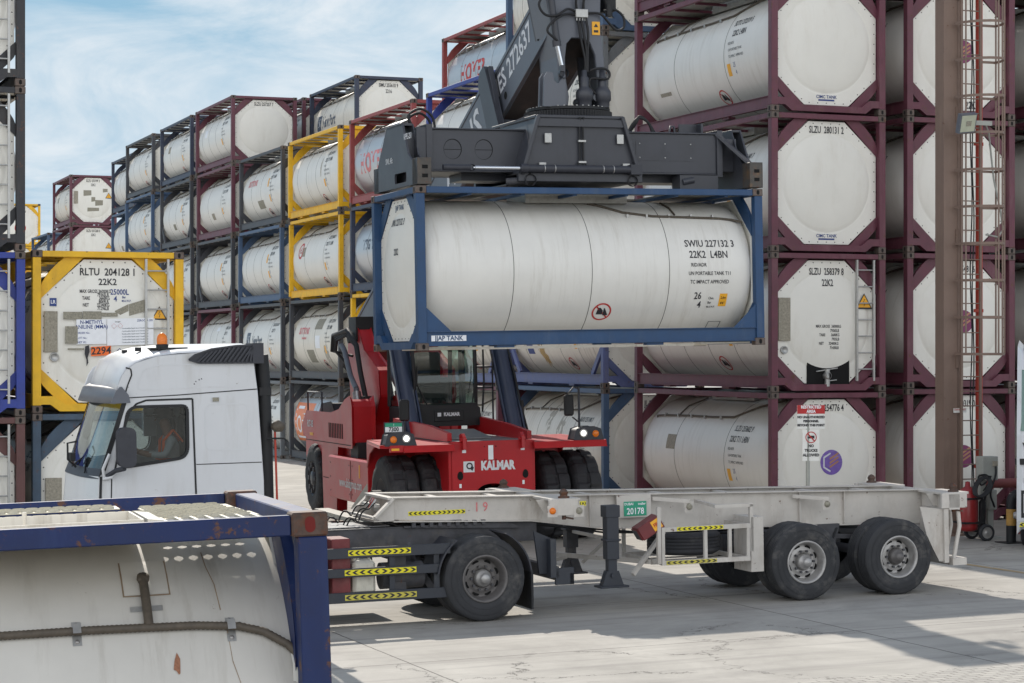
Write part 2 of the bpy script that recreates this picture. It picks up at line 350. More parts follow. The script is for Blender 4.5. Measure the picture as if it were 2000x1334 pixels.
mq.inputs['Rotation'].default_value = (0, 0, -.37); t_.links.new(tq.outputs['Object'], mq.inputs[0]); t_.links.new(mq.outputs[0], bk.inputs[0])
bk.inputs['Color1'].default_value = rgb(178, 174, 166); bk.inputs['Color2'].default_value = rgb(160, 156, 150); bk.inputs['Mortar'].default_value = rgb(92, 88, 82)
bk.inputs['Scale'].default_value = 1; bk.inputs['Brick Width'].default_value = .21; bk.inputs['Row Height'].default_value = .105; bk.inputs['Mortar Size'].default_value = .006
t_.links.new(bk.outputs[0], t_.nodes['Principled BSDF'].inputs['Base Color']); t_.nodes['Principled BSDF'].inputs['Roughness'].default_value = .85
strip('paving', (9.5, 24.6), (2.0, 21.72), 2.5, pv, .004)
strip('painted_line', (9.3, 28.2), (6.9, 34.1), .13, mat('worn_ochre_line', rgb(168, 146, 112), .8, 0, .2, 14, rgb(170, 166, 158), (6, 6, 6), .9), .004)
# ------------------------------------------------------------------ tank containers
CL, CW, CH = 6.058, 2.438, 2.591
RB, ZB = 1.165, 1.272                                   # barrel radius and axis height
OCT = [(-.385, 2.45), (.385, 2.45), (1.06, 1.84), (1.06, .68), (.47, .16), (-.47, .16), (-1.06, .68), (-1.06, 1.84)]
def frame_end_mesh(sgn, style):
    """portal at one end: two posts, sills, four curved corner gussets"""
    a = MB(); x1 = sgn*(CL/2-.006); x0 = sgn*(CL/2-.15); X0, X1 = min(x0, x1), max(x0, x1)
    for s in (-1, 1):
        y1 = s*(CW/2-.006); y0 = s*(CW/2-.14); a.box(X0, X1, min(y0, y1), max(y0, y1), .119, CH-.119)
    xa, xb = (X0+.02, X1-.004) if sgn > 0 else (X0+.004, X1-.02)
    a.box(xa, xb, -CW/2+.163, CW/2-.163, CH-.108, CH-.012)
    pl = [(-1.075, .14), (-.93, .14), (-.78, .03), (.78, .03), (.93, .14), (1.075, .14), (1.075, .26), (.86, .26), (.70, .135), (-.70, .135), (-.86, .26), (-1.075, .26)]
    a.prism(pl, 'x', xa, xb)
    for s in (-1, 1):
        if style == 'slim':
            gp = [(.40, 2.482), (.56, 2.482), (1.078, 2.0), (1.078, 1.83)]; gq = [(.49, .137), (.66, .137), (1.078, .50), (1.078, .70)]
        else:
            gp = [(.40, 2.482), (.68, 2.482), (.82, 2.36), (.95, 2.22), (1.04, 2.08), (1.078, 1.98), (1.078, 1.82)]
            gq = [(.49, .137), (.70, .137), (.86, .262), (.96, .36), (1.04, .45), (1.078, .52), (1.078, .70)]
        for q in (gp, gq):
            qq = [(s*y, z) for y, z in q]
            a.prism(qq, 'x', (CL/2-.16) if sgn > 0 else -CL/2+.10, (CL/2-.10) if sgn > 0 else -CL/2+.16)
    return a.mesh('end_frame', [M['maroon']], .006)
def casting_mesh():
    a = MB(); a.box(0, .178, 0, .162, 0, .118)
    for (w, h, pos) in ((.05, .078, 'y'), (.048, .078, 'x')):
        pts = []
        for k in range(16):
            t = 2*pi*k/16; pts.append((w*.42*cos(t), (h/2-.012)*sin(t)+(.012 if sin(t) > 0 else -.012)))
        if pos == 'y': vs = [(.089+p[0]*1.25, -.0015, .059+p[1]) for p in pts]
        else: vs = [(.1795, .081+p[0]*1.15, .059+p[1]) for p in pts]
        a.add(vs, [tuple(range(16))], 1)
    return a.mesh('corner_casting', [M['cast'], M['hole']], .009)
def barrel_mesh(name='barrel', seams=(-1.39, -.04, 1.33), n=72):
    a = MB(); pr = [(-2.895, .90), (-2.885, 1.0), (-2.86, 1.06), (-2.80, 1.105), (-2.71, 1.138), (-2.60, 1.156), (-2.46, RB)]
    pr = pr+[(-1, RB), (0, RB), (1, RB)]+[(-x, r) for x, r in pr[::-1]]
    a.lathe(pr, (0, 0, ZB), (1, 0, 0), 0, n)
    for x in seams: a.lathe([(x-.005, RB-.001), (x-.004, RB+.0035), (x+.004, RB+.0035), (x+.005, RB-.001)], (0, 0, ZB), (1, 0, 0), 1, n)
    return a.mesh(name, [M['white'], M['seam']])
def panel_mesh(sgn, dome=.085):
    """octagonal end panel with a shallow pressed dish"""
    a = MB(); angs = sorted(set([math.atan2(z-1.3, y) % (2*pi) for y, z in OCT]+[2*pi*k/64 for k in range(64)]))
    def edge(t):
        d = (cos(t), sin(t)); best = 9
        for i in range(8):
            p, q = OCT[i], OCT[(i+1) % 8]; ex, ey = q[0]-p[0], q[1]-p[1]; den = d[0]*ey-d[1]*ex
            if abs(den) < 1e-9: continue
            r = (p[0]*ey-(p[1]-1.3)*ex)/den; u = (p[0]*d[1]-(p[1]-1.3)*d[0])/den
            if r > 0 and -1e-6 <= u <= 1+1e-6: best = min(best, r)
        return best
    rows = []; X = sgn*(CL/2-.12)
    for kind in ('back', 'edge', .95, .93, .90, .84, .6, .3, .02):
        row = []
        for t in angs:
            e = edge(t)
            if kind == 'back': r, x = e, X-sgn*.05
            elif kind == 'edge': r, x = e, X
            else:
                r = min(kind, e-.01); x = X+sgn*({.95: 0, .93: -.004, .90: .004, .84: .016, .6: .034, .3: .045, .02: .05}[kind]*dome/.05)
            row.append((x, r*cos(t), 1.3+r*sin(t)))
        rows.append(row)
    n = len(angs); vs = [v for r in rows for v in r]
    fs = [(i*n+k, i*n+(k+1) % n, (i+1)*n+(k+1) % n, (i+1)*n+k) for i in range(len(rows)-1) for k in range(n)]
    a.add(vs[:3*n], [f for f in fs if max(f) < 3*n], 0, False)
    a.add(vs[2*n:], [tuple(i-2*n for i in f) for f in fs if min(f) >= 2*n], 0, True)
    a.add(rows[-1], [tuple(range(n))], 0, True)
    # row of rivets round the rim
    for i in range(8):
        p, q = OCT[i], OCT[(i+1) % 8]; Ln = math.dist(p, q); m_ = max(2, int(Ln/.17))
        for k in range(m_):
            f = (k+.5)/m_; y = (p[0]+(q[0]-p[0])*f)*.965; z = 1.3+(p[1]+(q[1]-p[1])*f-1.3)*.965
            a.lathe([(0, .012), (.004, .010), (.006, .001)], (X, y, z), (sgn, 0, 0), 1, 6)
    return a.mesh('end_panel', [M['panel'], M['seam']])
def rail_meshes():
    t = MB(); t.box(-CL/2+.181, CL/2-.181, -CW/2+.012, -CW/2+.088, CH-.112, CH-.012)
    t = t.mesh('top_rail', [M['maroon']], .006)
    b = MB(); x = CL/2-.155
    b.box(-x, x, -CW/2+.045, -CW/2+.055, .085, .285); b.box(-x, x, -CW/2+.012, -CW/2+.10, .285, .297); b.box(-x, x, -CW/2+.012, -CW/2+.10, .073, .085)
    for q in (-1.7, .9): b.box(q, q+.3, -CW/2+.06, -CW/2+.2, .03, .073)
    return t, b.mesh('bottom_rail', [M['maroon']])
def brace_mesh(kind):
    a = MB()
    if kind == 'diag':
        a.bar((CL/2-.15, -CW/2+.08, .95), (CL/2-.78, -CW/2+.08, .29), .06, .13)
        return a.mesh('side_brace', [M['maroon']])
    q = [(CL/2-.15, .298), (CL/2-.56, .298), (CL/2-.15, .68)]
    a.prism(q, 'y', -CW/2+.03, -CW/2+.045)
    return a.mesh('side_gusset', [M['maroon']])
def walkway_mesh():
    a = MB(); z = CH-.085
    for y0, y1 in ((-1.12, -.62), (.62, 1.12)):
        for x0, x1 in ((-2.85, -.05), (.05, 2.85)):
            a.box(x0, x1, y0, y1, z, z+.03)
    for x in (-2.1, -1.2, -.3, .6, 1.5, 2.4): a.box(x-.03, x+.03, -1.13, 1.13, z-.05, z-.002, 1)
    a.box(-2.8, -1.5, -.6, .6, z-.002, z+.028); a.box(1.5, 2.8, -.6, .6, z-.002, z+.028)
    a.box(-.9, .9, -.45, .45, z-.12, z+.04)
    return a.mesh('walkway', [M['walk'], M['maroon']])
def ladder_mesh(sgn=1):
    a = MB(); x = sgn*(CL/2+.0); y0, y1 = .60*1, .96
    for y in (y0, y1): a.box(min(x, x-sgn*.05), max(x, x-sgn*.05), y-.018, y+.018, .2, 2.47)
    for k in range(7): a.cyl((x-sgn*.025, y0, .42+.31*k), (x-sgn*.025, y1, .42+.31*k), .014, 0, 8)
    return a.mesh('ladder', [M['alu']])
def wrap(zc=ZB, r=RB, off=.004):
    """maps (a, b) onto the -Y side of the barrel: a along X, b arc height above the axis"""
    return lambda a, b: (a, -(r+off)*cos(b/r), zc+(r+off)*sin(b/r))
def pipe_mesh():
    a = MB(); f = wrap(off=.03); pts = [f(-2.62, .62)]; 
    pts = [(-2.75, -.75, ZB+.45), f(-2.45, .78), f(-2.2, .80), f(-1.0, .83), f(0, .83), f(.9, .86), f(1.5, 1.18), f(2.0, 1.5)]
    a.tube(pts, .02, 0, 8)
    a.tube([f(-1.5, .82), f(-1.45, 1.1), f(-1.2, 1.45)], .016, 0, 6)
    for x in (-2.1, -1.5, -.9, -.3, .4):
        p = f(x, .82); a.box(p[0]-.02, p[0]+.02, p[1]-.03, p[1]+.03, p[2]-.035, p[2]+.035, 1)
    return a.mesh('heating_pipe', [M['pipe'], M['alu']])
def marks_mesh(code, num, style='std'):
    f = wrap(); out = []
    def one(nm, mk, *tx):
        a = MB()
        for q in tx: put_text(a, *q)
        out.append((nm, a.mesh(nm, [mk])))
    one('tank_code', M['ink'], (code, .17, f, 0, .68, .003, (1.55, .62))); one('type_code', M['ink'], (num, .17, f, 0, .68, .003, (1.52, .40)))
    one('approval_text', M['ink'], ('RID/ADR', .08, f, 0, .8, 0, (1.26, .21))); one('approval_text', M['ink'], ('UN PORTABLE TANK', .075, f, 0, .78, 0, (1.45, .08))); one('approval_text', M['ink'], ('TC IMPACT APPROVED', .075, f, 0, .78, 0, (1.5, -.05)))
    a = MB(); subdiv_rect(a, 1.1, 1.24, -.42, -.18, wrap(off=.003), 0, 3); out.append(('height_label', a.mesh('height_label', [M['ylab']])))
    one('capacity_text', M['inkb'], ('25', .13, f, 0, .75, 0, (1.4, -.22))); one('capacity_text', M['inkb'], ('4', .13, f, 0, .75, 0, (1.43, -.37)))
    return out
def nofork_mesh(x=.55, b=-.82, sc=1.):
    a = MB(); f = wrap(off=.004); g2 = wrap(off=.0055)
    ringpoly(a, x, b, .155*sc, .185*sc, f, 0)
    a.add([g2(x-.12*sc, b+.10*sc), g2(x-.10*sc, b+.12*sc), g2(x+.12*sc, b-.10*sc), g2(x+.10*sc, b-.12*sc)], [(0, 1, 2, 3)], 0)
    a.add([f(x-.1*sc, b-.05*sc), f(x+.02*sc, b-.05*sc), f(x+.02*sc, b+.03*sc), f(x-.03*sc, b+.09*sc), f(x-.08*sc, b+.09*sc)], [(0, 1, 2, 3, 4)], 1)
    a.add([f(x+.03*sc, b-.07*sc), f(x+.12*sc, b-.07*sc), f(x+.12*sc, b-.05*sc), f(x+.05*sc, b+.08*sc), f(x+.03*sc, b+.08*sc)], [(0, 1, 2, 3, 4)], 1)
    return a.mesh('no_forklift_mark', [M['inkr'], M['ink']])
FR = {(s, st): frame_end_mesh(s, st) for s in (-1, 1) for st in ('full', 'slim')}
CAST = casting_mesh(); BARREL = barrel_mesh(); BARRELS = [BARREL, barrel_mesh('barrel', (-1.2, 1.0)), barrel_mesh('barrel', (-2.0, -.9, .2, 1.3))]; CN = 0; PAN = {s: panel_mesh(s) for s in (-1, 1)}
TOPR, BOTR = rail_meshes(); BRACE = {k: brace_mesh(k) for k in ('diag', 'gusset')}
WALK = walkway_mesh(); LADD = ladder_mesh(); PIPE = pipe_mesh(); NOFORK = nofork_mesh()
CODES = [('SLZU 253602 9', '22K2 T11 L4BN'), ('SLZU 254716 4', '22K2 T11 L4BN'), ('BLKU 251140 7', '22K7 T11'), ('SUTU 272319 5', '22K2 L4BN')]
MARKS = [marks_mesh(*c) for c in CODES]
PATCH = []
for q in ((-.7, -.25, -.55, -.3), (-1.6, -1.2, .1, .4), (.1, .5, -.3, .05), (-.2, .3, .5, .66), (-2.0, -1.5, -.5, -.42)):
    a = MB(); subdiv_rect(a, *q, wrap(off=.003), 0, 6); PATCH.append(a.mesh('worn_sticker', [M['scuff']]))
def container(P, yaw, label, frame, tank='white', z=0., style='full', brace=None, detail=2, marks=0, h8=False, group='tank containers stacked in the yard', ladder=False, pipe=True, name='tank_container', pitch=0., roll=0., nofork=True, panel=None):
    """P: centre of the base (X, Y); z: height of the base above the sloping yard"""
    r = root(name, P[0], P[1], yaw, label, 'tank container', group, z=SLOPE*P[0]+z, zs=.941 if h8 else 1., pitch=pitch, roll=roll)
    fm = M[frame] if isinstance(frame, str) else frame
    for s in (-1, 1):
        obj('end_frame', FR[(s, style)], r, fm)
        obj('end_panel', PAN[s], r, panel if panel else M['panel'])
        for t in (-1, 1):
            for zz in (0, 1):
                c = obj('corner_casting', CAST, r)
                # mesh corner runs +x,+y from origin with its holes facing -y and +x; mirror into place
                mx = Matrix.Translation((s*(CL/2-.178), t*(CW/2-.162), 0 if not zz else CH-.118)) @ Matrix.Diagonal((s, 1 if t > 0 else 1, 1, 1))
                if t < 0: mx = Matrix.Translation((s*(CL/2-.178), -CW/2, 0 if not zz else CH-.118)) @ Matrix.Diagonal((s, 1, 1, 1))
                else: mx = Matrix.Translation((s*(CL/2-.178), CW/2, 0 if not zz else CH-.118)) @ Matrix.Diagonal((s, -1, 1, 1))
                c.matrix_local = mx
    for s in (-1, 1):
        for me, nm in ((TOPR, 'top_rail'), (BOTR, 'bottom_rail')):
            o = obj(nm, me, r, fm); o.matrix_local = Matrix.Diagonal((1, -s, 1, 1))
    global CN; CN += 1; obj('barrel', BARRELS[CN % 3] if marks is not None and detail else BARREL, r, M[tank])
    if brace:
        for s in (-1, 1):
            for t in (-1, 1): o = obj(BRACE[brace].name.split('.')[0], BRACE[brace], r, fm); o.matrix_local = Matrix.Diagonal((t, -s, 1, 1))
    w = obj('walkway', WALK, r); w.material_slots[1].link = 'OBJECT'; w.material_slots[1].material = fm
    if pipe: obj('heating_pipe', PIPE, r)
    if detail >= 1 and marks is not None:
        for nm, me in MARKS[marks % len(MARKS)]: obj(nm, me, r)
        q = random.random()
        if q < .6: obj('worn_sticker', PATCH[CN % 5], r, M[('scuff', 'stickb', 'sticker')[CN % 3]])
    if detail >= 1 and nofork: obj('no_forklift_mark', NOFORK, r)
    if ladder: obj('ladder', LADD, r)
    return r
def endfn(sgn=1, off=.0):
    """flat mapping on the end panel: a to the right as seen from outside, b = height"""
    X = sgn*(CL/2-.12+.004+off)
    return lambda a, b: (X, sgn*a, b)
def endfn_dome(sgn=1, off=.0):
    def f(a, b):
        r = math.hypot(a, b-1.3); k = 0
        pts = [(r_, 1.7*h_) for r_, h_ in ((0, .05), (.3, .045), (.6, .034), (.84, .016), (.90, .004), (.93, -.004), (.95, 0), (3, 0))]
        for i in range(len(pts)-1):
            if pts[i][0] <= r <= pts[i+1][0]: k = pts[i][1]+(pts[i+1][1]-pts[i][1])*(r-pts[i][0])/(pts[i+1][0]-pts[i][0]); break
        return (sgn*(CL/2-.12+.006+off+k), sgn*a, b)
    return f
def end_text(r, lines, sgn=1, name='end_markings'):
    """lines: (text, size, a, b, mat key, xscale)"""
    f = endfn_dome(sgn); o = None
    for (s, sz, u, v, mk, xs) in lines:
        a = MB(); put_text(a, s, sz, f, 0, xs, sz*.018, (u, v)); o = a.build(name, [M[mk]], r)
    return o
def side_text(r, lines, name='side_lettering'):
    a = MB(); ms = []
    for (s, sz, u, b, mk, xs) in lines:
        if mk not in ms: ms.append(mk)
        put_text(a, s, sz, wrap(off=.005), ms.index(mk), xs, sz*.035, (u, b))
    me = a.mesh(name, [M[k] for k in ms])
    return obj(name, me, r)
def side_patch(r, x0, x1, b0, b1, mk, name='sticker', off=.003):
    a = MB(); subdiv_rect(a, x0, x1, b0, b1, wrap(off=off), 0, 8); return a.build(name, M[mk], r)
# --- yard frame: E across the stack fronts, D away from the camera along the rows
TH = .375; E = Vector((cos(TH), sin(TH))); D = Vector((-sin(TH), cos(TH))); A0 = Vector((4.786, 39.756))
TIER = ['bottom', 'second', 'third', 'fourth', 'top']
COLW = dict(maroon='maroon', navy='navy', dark='dark grey', grey='grey', steelblue='faded blue', violetblue='violet blue', royal='royal blue', yellow='yellow', red='red', brown='brown', black='black', teal='slate blue')
def stack(t, eo, where, tiers, yaw=.357, top8=False, jit=True, gr='tank containers in the long row'):
    """near-left corner at distance t along the row, eo across it; tiers: bottom first"""
    nl = A0 + D*t + E*eo; out = []; z = 0
    for k, tr in enumerate(tiers):
        fr, tk, kw = tr[0], tr[1], (tr[2] if len(tr) > 2 else {})
        ya = yaw+(random.uniform(-.004, .004) if jit else 0)
        e = Vector((cos(ya), sin(ya))); d = Vector((-sin(ya), cos(ya)))
        dx = random.uniform(-.02, .02) if jit else 0
        c = nl + e*(CW/2+dx) + d*(CL/2+kw.get('dt', 0))
        h8 = top8 and k == len(tiers)-1
        words = 'topmost' if k == len(tiers)-1 and k else TIER[k]
        lab = '%s framed tank container, %s tier of the %s' % (COLW[fr], words, where)
        args = {a: b for a, b in kw.items() if a != 'dt'}
        r = container(c, ya-pi/2, lab, fr, tk, z=z, h8=h8, marks=(len(out)+int(t*3)) % 4 if args.pop('mk', True) else None, group=gr, **args)
        out.append(r); z += (CH*(.941 if h8 else 1))+.006
    return out
NB = dict(nofork=False)
sA = stack(0, 0, 'stack behind the restricted area sign', [('maroon', 'white'), ('maroon', 'white', dict(ladder=True)), ('maroon', 'white'), ('maroon', 'white'), ('maroon', 'white')], yaw=.375, jit=False)
sB = stack(.18, 3.01, 'stack behind the caged ladder', [('maroon', 'white')]*5, yaw=.375, jit=False)
sC = stack(.3, 5.95, 'stack behind the white truck', [('maroon', 'white')]*5, yaw=.375, jit=False)
s1 = stack(7.65, 0, 'stack beside the front maroon stack', [('steelblue', 'white2', dict(pipe=True)), ('violetblue', 'white2', dict(brace='diag', style='slim')), ('grey', 'white2'), ('grey', 'white2'), ('steelblue', 'white2')])
s2 = stack(14.0, 0, 'stack behind the spreader and boom', [('maroon', 'white2'), ('violetblue', 'white2', dict(brace='diag')), ('navy', 'white'), ('royal', 'white', dict(dt=-.4))])
s3 = stack(20.5, 0, 'stack behind the crane tower', [('yellow', 'white'), ('yellow', 'white2'), ('navy', 'silver', dict(mk=False)), ('red', 'silver', dict(mk=False))])
s4 = stack(27.35, 0, 'stack topped by two yellow frames', [('dark', 'silver', dict(mk=False)), ('dark', 'white2'), ('yellow', 'white'), ('yellow', 'white')])
s5 = stack(33.95, 0, 'stack left of the yellow framed stack', [('grey', 'white'), ('dark', 'white'), ('steelblue', 'white'), ('dark', 'white')])
s6 = stack(40.55, 0, 'stack of five behind the cab', [('dark', 'white'), ('maroon', 'white'), ('dark', 'white', dict(brace='diag')), ('maroon', 'white', NB), ('maroon', 'white', NB)], top8=True)
s7 = stack(47.1, 0, 'third stack from the far end', [('dark', 'white'), ('dark', 'white'), ('dark', 'white'), ('dark', 'white', dict(brace='diag')), ('navy', 'white')], top8=True)
s8 = stack(54.2, 0, 'second narrow stack from the far end', [('dark', 'white'), ('dark', 'white'), ('steelblue', 'white'), ('steelblue', 'white'), ('dark', 'white')], top8=True)
s9 = stack(64, 1.25, 'stack at the far row end', [('navy', 'white'), ('dark', 'white'), ('steelblue', 'white'), ('steelblue', 'white'), ('navy', 'white')])
GF = 'far tank containers at the yard end'
s10 = stack(76.9, .55, 'distant maroon stack', [('maroon', 'white')]*4+[('maroon', 'white2')], gr=GF)
s11 = stack(84, .55, 'distant low stack', [('dark', 'white'), ('steelblue', 'white'), ('maroon', 'white'), ('steelblue', 'white')], gr=GF)
s12 = stack(98, 0, 'farthest stack', [('yellow', 'white')]*5, gr=GF)
B = 3.01
b4 = stack(20.8, B, 'second row stack topped in red', [('navy', 'white')]*4+[('red', 'silver', dict(mk=False))])
b5 = stack(27.5, B, 'half hidden second row stack', [('dark', 'white')]*4)
b6 = stack(35.3, B, 'second row navy topped stack', [('dark', 'white')]*3+[('navy', 'white'), ('navy', 'white2', dict(mk=False))])
b7 = stack(41.9, B, 'farthest second row stack', [('dark', 'white')]*4+[('maroon', 'white')])
# --- left block beside the yard road
yY = .375; nY = Vector((-7.595, 34.138)); eY = Vector((cos(yY), sin(yY))); dY = Vector((-sin(yY), cos(yY)))
def lstack(nl, where, tiers, n0=0):
    out = []
    for k, tr in enumerate(tiers):
        if tr is None: continue
        c = nl+eY*CW/2+dY*CL/2; kw = dict(tr[2]) if len(tr) > 2 else {}
        words = 'topmost' if k == len(tiers)-1 else TIER[k]
        out.append(container(c, yY-pi/2, '%s framed tank container, %s tier of the %s' % (COLW[tr[0]], words, where), tr[0], tr[1], z=k*(CH+.006)-.0, group='tank containers in the left block', marks=k, **kw))
    return out
lY = lstack(nY, 'stack behind the truck cab', [('teal', 'white'), ('yellow', 'white2', dict(ladder=True))])
lY2 = lstack(nY+dY*6.7, 'stack hidden behind the yellow frame', [('teal', 'white'), ('yellow', 'white2')])
lG = lstack(Vector((-9.92, 33.03)), 'tall stack at the left edge', [('brown', 'white', dict(ladder=True)), ('royal', 'white', dict(ladder=True)), ('black', 'white', dict(ladder=True)), ('black', 'white', dict(ladder=True)), ('black', 'white', dict(ladder=True))])

# --- lettering on the ends that can be read
def code(r, s, n=None, b=2.29, sz=.18): end_text(r, [(s, sz, 0, b, 'ink', .62)]+([(n, sz, 0, b-.21, 'ink', .62)] if n else []))
def logo(r, b=.26):
    end_text(r, [('CIMC TANK', .085, 0, b+.055, 'inkb', .95)], 1, 'maker_mark'); a = MB(); f = endfn(1, .001)
    a.add([f(-.17, b-.02), f(.17, b-.02), f(.17, b+.01), f(-.17, b+.01)], [(0, 1, 2, 3)]); a.build('maker_underline', M['inkb'], r)
def purple(r, a0=.35, b0=1.02, rad=.29, mk='purple_logo'):
    a = MB(); f = endfn_dome(1, .0); g2 = endfn_dome(1, .002); n = 28
    a.add([f(a0, b0)]+[f(a0+rad*cos(2*pi*k/n), b0+rad*sin(2*pi*k/n)) for k in range(n)], [(0, k+1, (k+1) % n+1) for k in range(n)], 0)
    def bar(p, q, w, m):
        d = Vector((q[0]-p[0], q[1]-p[1])).normalized(); u = Vector((-d.y, d.x))*w/2
        a.add([g2(a0+p[0]+u.x, b0+p[1]+u.y), g2(a0+q[0]+u.x, b0+q[1]+u.y), g2(a0+q[0]-u.x, b0+q[1]-u.y), g2(a0+p[0]-u.x, b0+p[1]-u.y)], [(0, 1, 2, 3)], m)
    bar((-.02, .17), (-.16, .09), .03, 1); bar((-.16, .10), (-.16, -.10), .03, 1); bar((-.16, -.09), (-.02, -.17), .03, 1)
    for i in range(3): bar((-.04, -.05+.075*i-.04), (.15, .06+.075*i-.04), .035, 2)
    a.build('round_logo', [MATS[mk], M['inkw'], MATS['gold_logo']], r)
mat('purple_logo', rgb(118, 92, 172), .5, 0, .15, 14, rgb(190, 184, 206), (2, 2, 16), .9); mat('plum_logo', rgb(124, 52, 96), .5, 0, .15, 14); mat('gold_logo', rgb(176, 128, 96), .5)
def warn_tri(r, a0, b0, h=.26, off=.012, sgn=1):
    a = MB(); f = endfn(sgn, off); g2 = endfn(sgn, off+.002); g3 = endfn(sgn, off+.004); w = h*.6
    a.add([f(a0-w, b0), f(a0+w, b0), f(a0, b0+h)], [(0, 1, 2)], 0); k = .78
    a.add([g2(a0-w*k, b0+h*.1), g2(a0+w*k, b0+h*.1), g2(a0, b0+h*.88)], [(0, 1, 2)], 1)
    for p, q in (((.02, .62), (-.035, .40)), ((-.035, .42), (.03, .40)), ((.03, .42), (-.01, .17))):
        d = Vector((q[0]-p[0], q[1]-p[1])); u = Vector((-d.y, d.x)).normalized()*.05
        a.add([g3(a0+(p[0]+u.x*.2)*h*2, b0+(p[1])*h), g3(a0+(q[0]+u.x*.2)*h*2, b0+q[1]*h), g3(a0+(q[0]-u.x*.2)*h*2, b0+q[1]*h), g3(a0+(p[0]-u.x*.2)*h*2, b0+p[1]*h)], [(0, 1, 2, 3)], 0)
    a.build('warning_triangle', [M['ink'], M['ylab']], r)
def docbox(r, a0, a1, b0, b1, mk='stickb'):
    a = MB(); x = CL/2-.12; a.box(x+.003, x+.045, a0, a1, b0, b1); a.build('document_box', M['alu'] if mk == 'alu' else M[mk], r, .004)
def gauge(r, a0, b0):
    a = MB(); x = CL/2-.115; a.lathe([(0, .075), (.03, .075), (.035, .06), (.02, .055), (.02, .001)], (x, a0, b0), (1, 0, 0), 0, 20); a.build('dial_gauge', M['alu'], r)
code(sA[0], 'SLZU  254776 4'); code(sA[1], 'SLZU  258379 8', '22K2', 2.24); code(sA[2], 'SLZU  280131 2'); logo(sA[1], .3); logo(sA[2]); logo(sA[3])
purple(sA[0], .06, 1.28, .235)
for k_ in (0, 1, 3): purple(sB[k_], .06, 1.28, .22, 'plum_logo')
warn_tri(sA[1], .78, 1.55, .3, .05); docbox(sA[1], -1.03, -.78, .95, 1.75); gauge(sA[1], -.9, .78)
end_text(sA[1], [('MAX GROSS  36000KG', .075, 0, 1.22, 'ink', .72), ('79365LB', .075, .13, 1.14, 'ink', .72), ('TARE        3600KG', .075, .02, 1.06, 'ink', .72), ('7935LB', .075, .15, .98, 'ink', .72), ('NET       32400KG', .075, .01, .90, 'ink', .72), ('71430LB', .075, .13, .82, 'ink', .72)], 1, 'weight_panel')
a = MB(); a.box(CL/2-.12, CL/2-.1, -.42, .48, .14, .62, 1); a.lathe([(0, .07), (.1, .07), (.12, .05)], (CL/2-.1, -.02, .3), (1, 0, 0), 0, 16); a.cyl((CL/2-.05, -.02, .1), (CL/2-.05, -.02, .42), .05, 0, 12)
a.cyl((CL/2-.05, -.25, .38), (CL/2-.05, .2, .44), .012, 0, 8); a.cyl((CL/2-.05, -.02, .2), (CL/2-.05, .18, .22), .012, 0, 8); a.build('outlet_valve', [M['alu'], M['hole']], sA[1])
code(sB[1], 'SLZU  255481 6'); code(sB[0], 'SLZU  250319 0'); end_text(sB[3], [('22K2', .2, .3, .26, 'ink', .7)]); code(s6[4], 'SLZU 257257 7'); code(s10[4], 'SLZU 255799 3', '22K2'); code(s10[3], 'SLZU 251268 0', '22K2')
code(b6[4], 'SIMU 255610 9', '2216'); code(s1[0], 'JL 25023', None, 2.25); code(s12[4], 'RLTU 381513 5', None, 2.1)
a = MB(); f = endfn_dome(1, .003); n = 26; a.add([f(0, 1.1)]+[f(.34*cos(2*pi*k/n), 1.1+.34*sin(2*pi*k/n)) for k in range(n)], [(0, k+1, (k+1) % n+1) for k in range(n)], 0)
put_text(a, 'rL', .4, endfn_dome(1, .006), 1, .9, .01, (0, 1.1)); a.build('round_logo', [M['inkr'], M['sticker']], s12[4])
docbox(s10[4], -.98, -.78, 1.1, 1.75); warn_tri(s10[4], .8, 1.4, .3, .05); warn_tri(s10[3], .8, 1.4, .3, .05)
for (x0, x1, z0, z1) in ((-.5, -.1, 1.5, 1.8), (.1, .5, 1.0, 1.3), (-.3, .3, .7, .9), (-.1, .1, 1.2, 1.45), (.5, .75, 1.7, 1.9)):
    a = MB(); f = endfn_dome(1, .002); a.add([f(x0, z0), f(x1, z0+.04), f(x1, z1), f(x0, z1)], [(0, 1, 2, 3)]); a.build('torn_sticker', M['scuff'], s10[4])
# tank side lettering in the rows
def newport(r, x=-1.3, b=.1, s=1.):
    side_text(r, [('NewPort', .55*s, x+.75, b, 'slate', .85)]); a = MB(); f = wrap(off=.004); f2 = wrap(off=.006)
    subdiv_rect(a, x-.75, x-.25, b-.25, b+.3, f, 0, 6); put_text(a, 'N', .4, f2, 1, 1, .01, (x-.5, b+.02)); a.build('square_logo', [M['slate'], M['sticker']], r)
newport(b6[4], -1.35, .1); newport(s5[1], -1.3, .05, .8)
side_text(b4[4], [('HOYER', .72, -.35, .0, 'inkr', .95)]); side_text(s3[3], [('HOYER', .78, -.9, -.1, 'inkp', .95)]); side_text(s3[2], [('VTG TANK', .42, -.9, .12, 'slate', .9)])
side_text(s4[1], [('SUTTONS', .3, -1.4, .3, 'inkp', .9), ('international', .12, -1.3, .08, 'inkp', .9)]); side_text(s5[3], [('SUTTONS', .3, -1.3, .35, 'inkp', .9)])
side_patch(s4[1], -.2, .7, .35, .72, 'scuff', 'torn_sticker'); side_patch(s4[1], -1.1, -.3, -.75, -.3, 'scuff', 'torn_sticker'); side_patch(s4[1], .05, .6, -.25, .15, 'sticker', 'white_sticker')
side_patch(s5[3], -.6, .2, -.6, -.3, 'scuff', 'torn_sticker'); side_patch(s1[1], -.9, -.3, -.15, .35, 'stickb', 'torn_sticker')
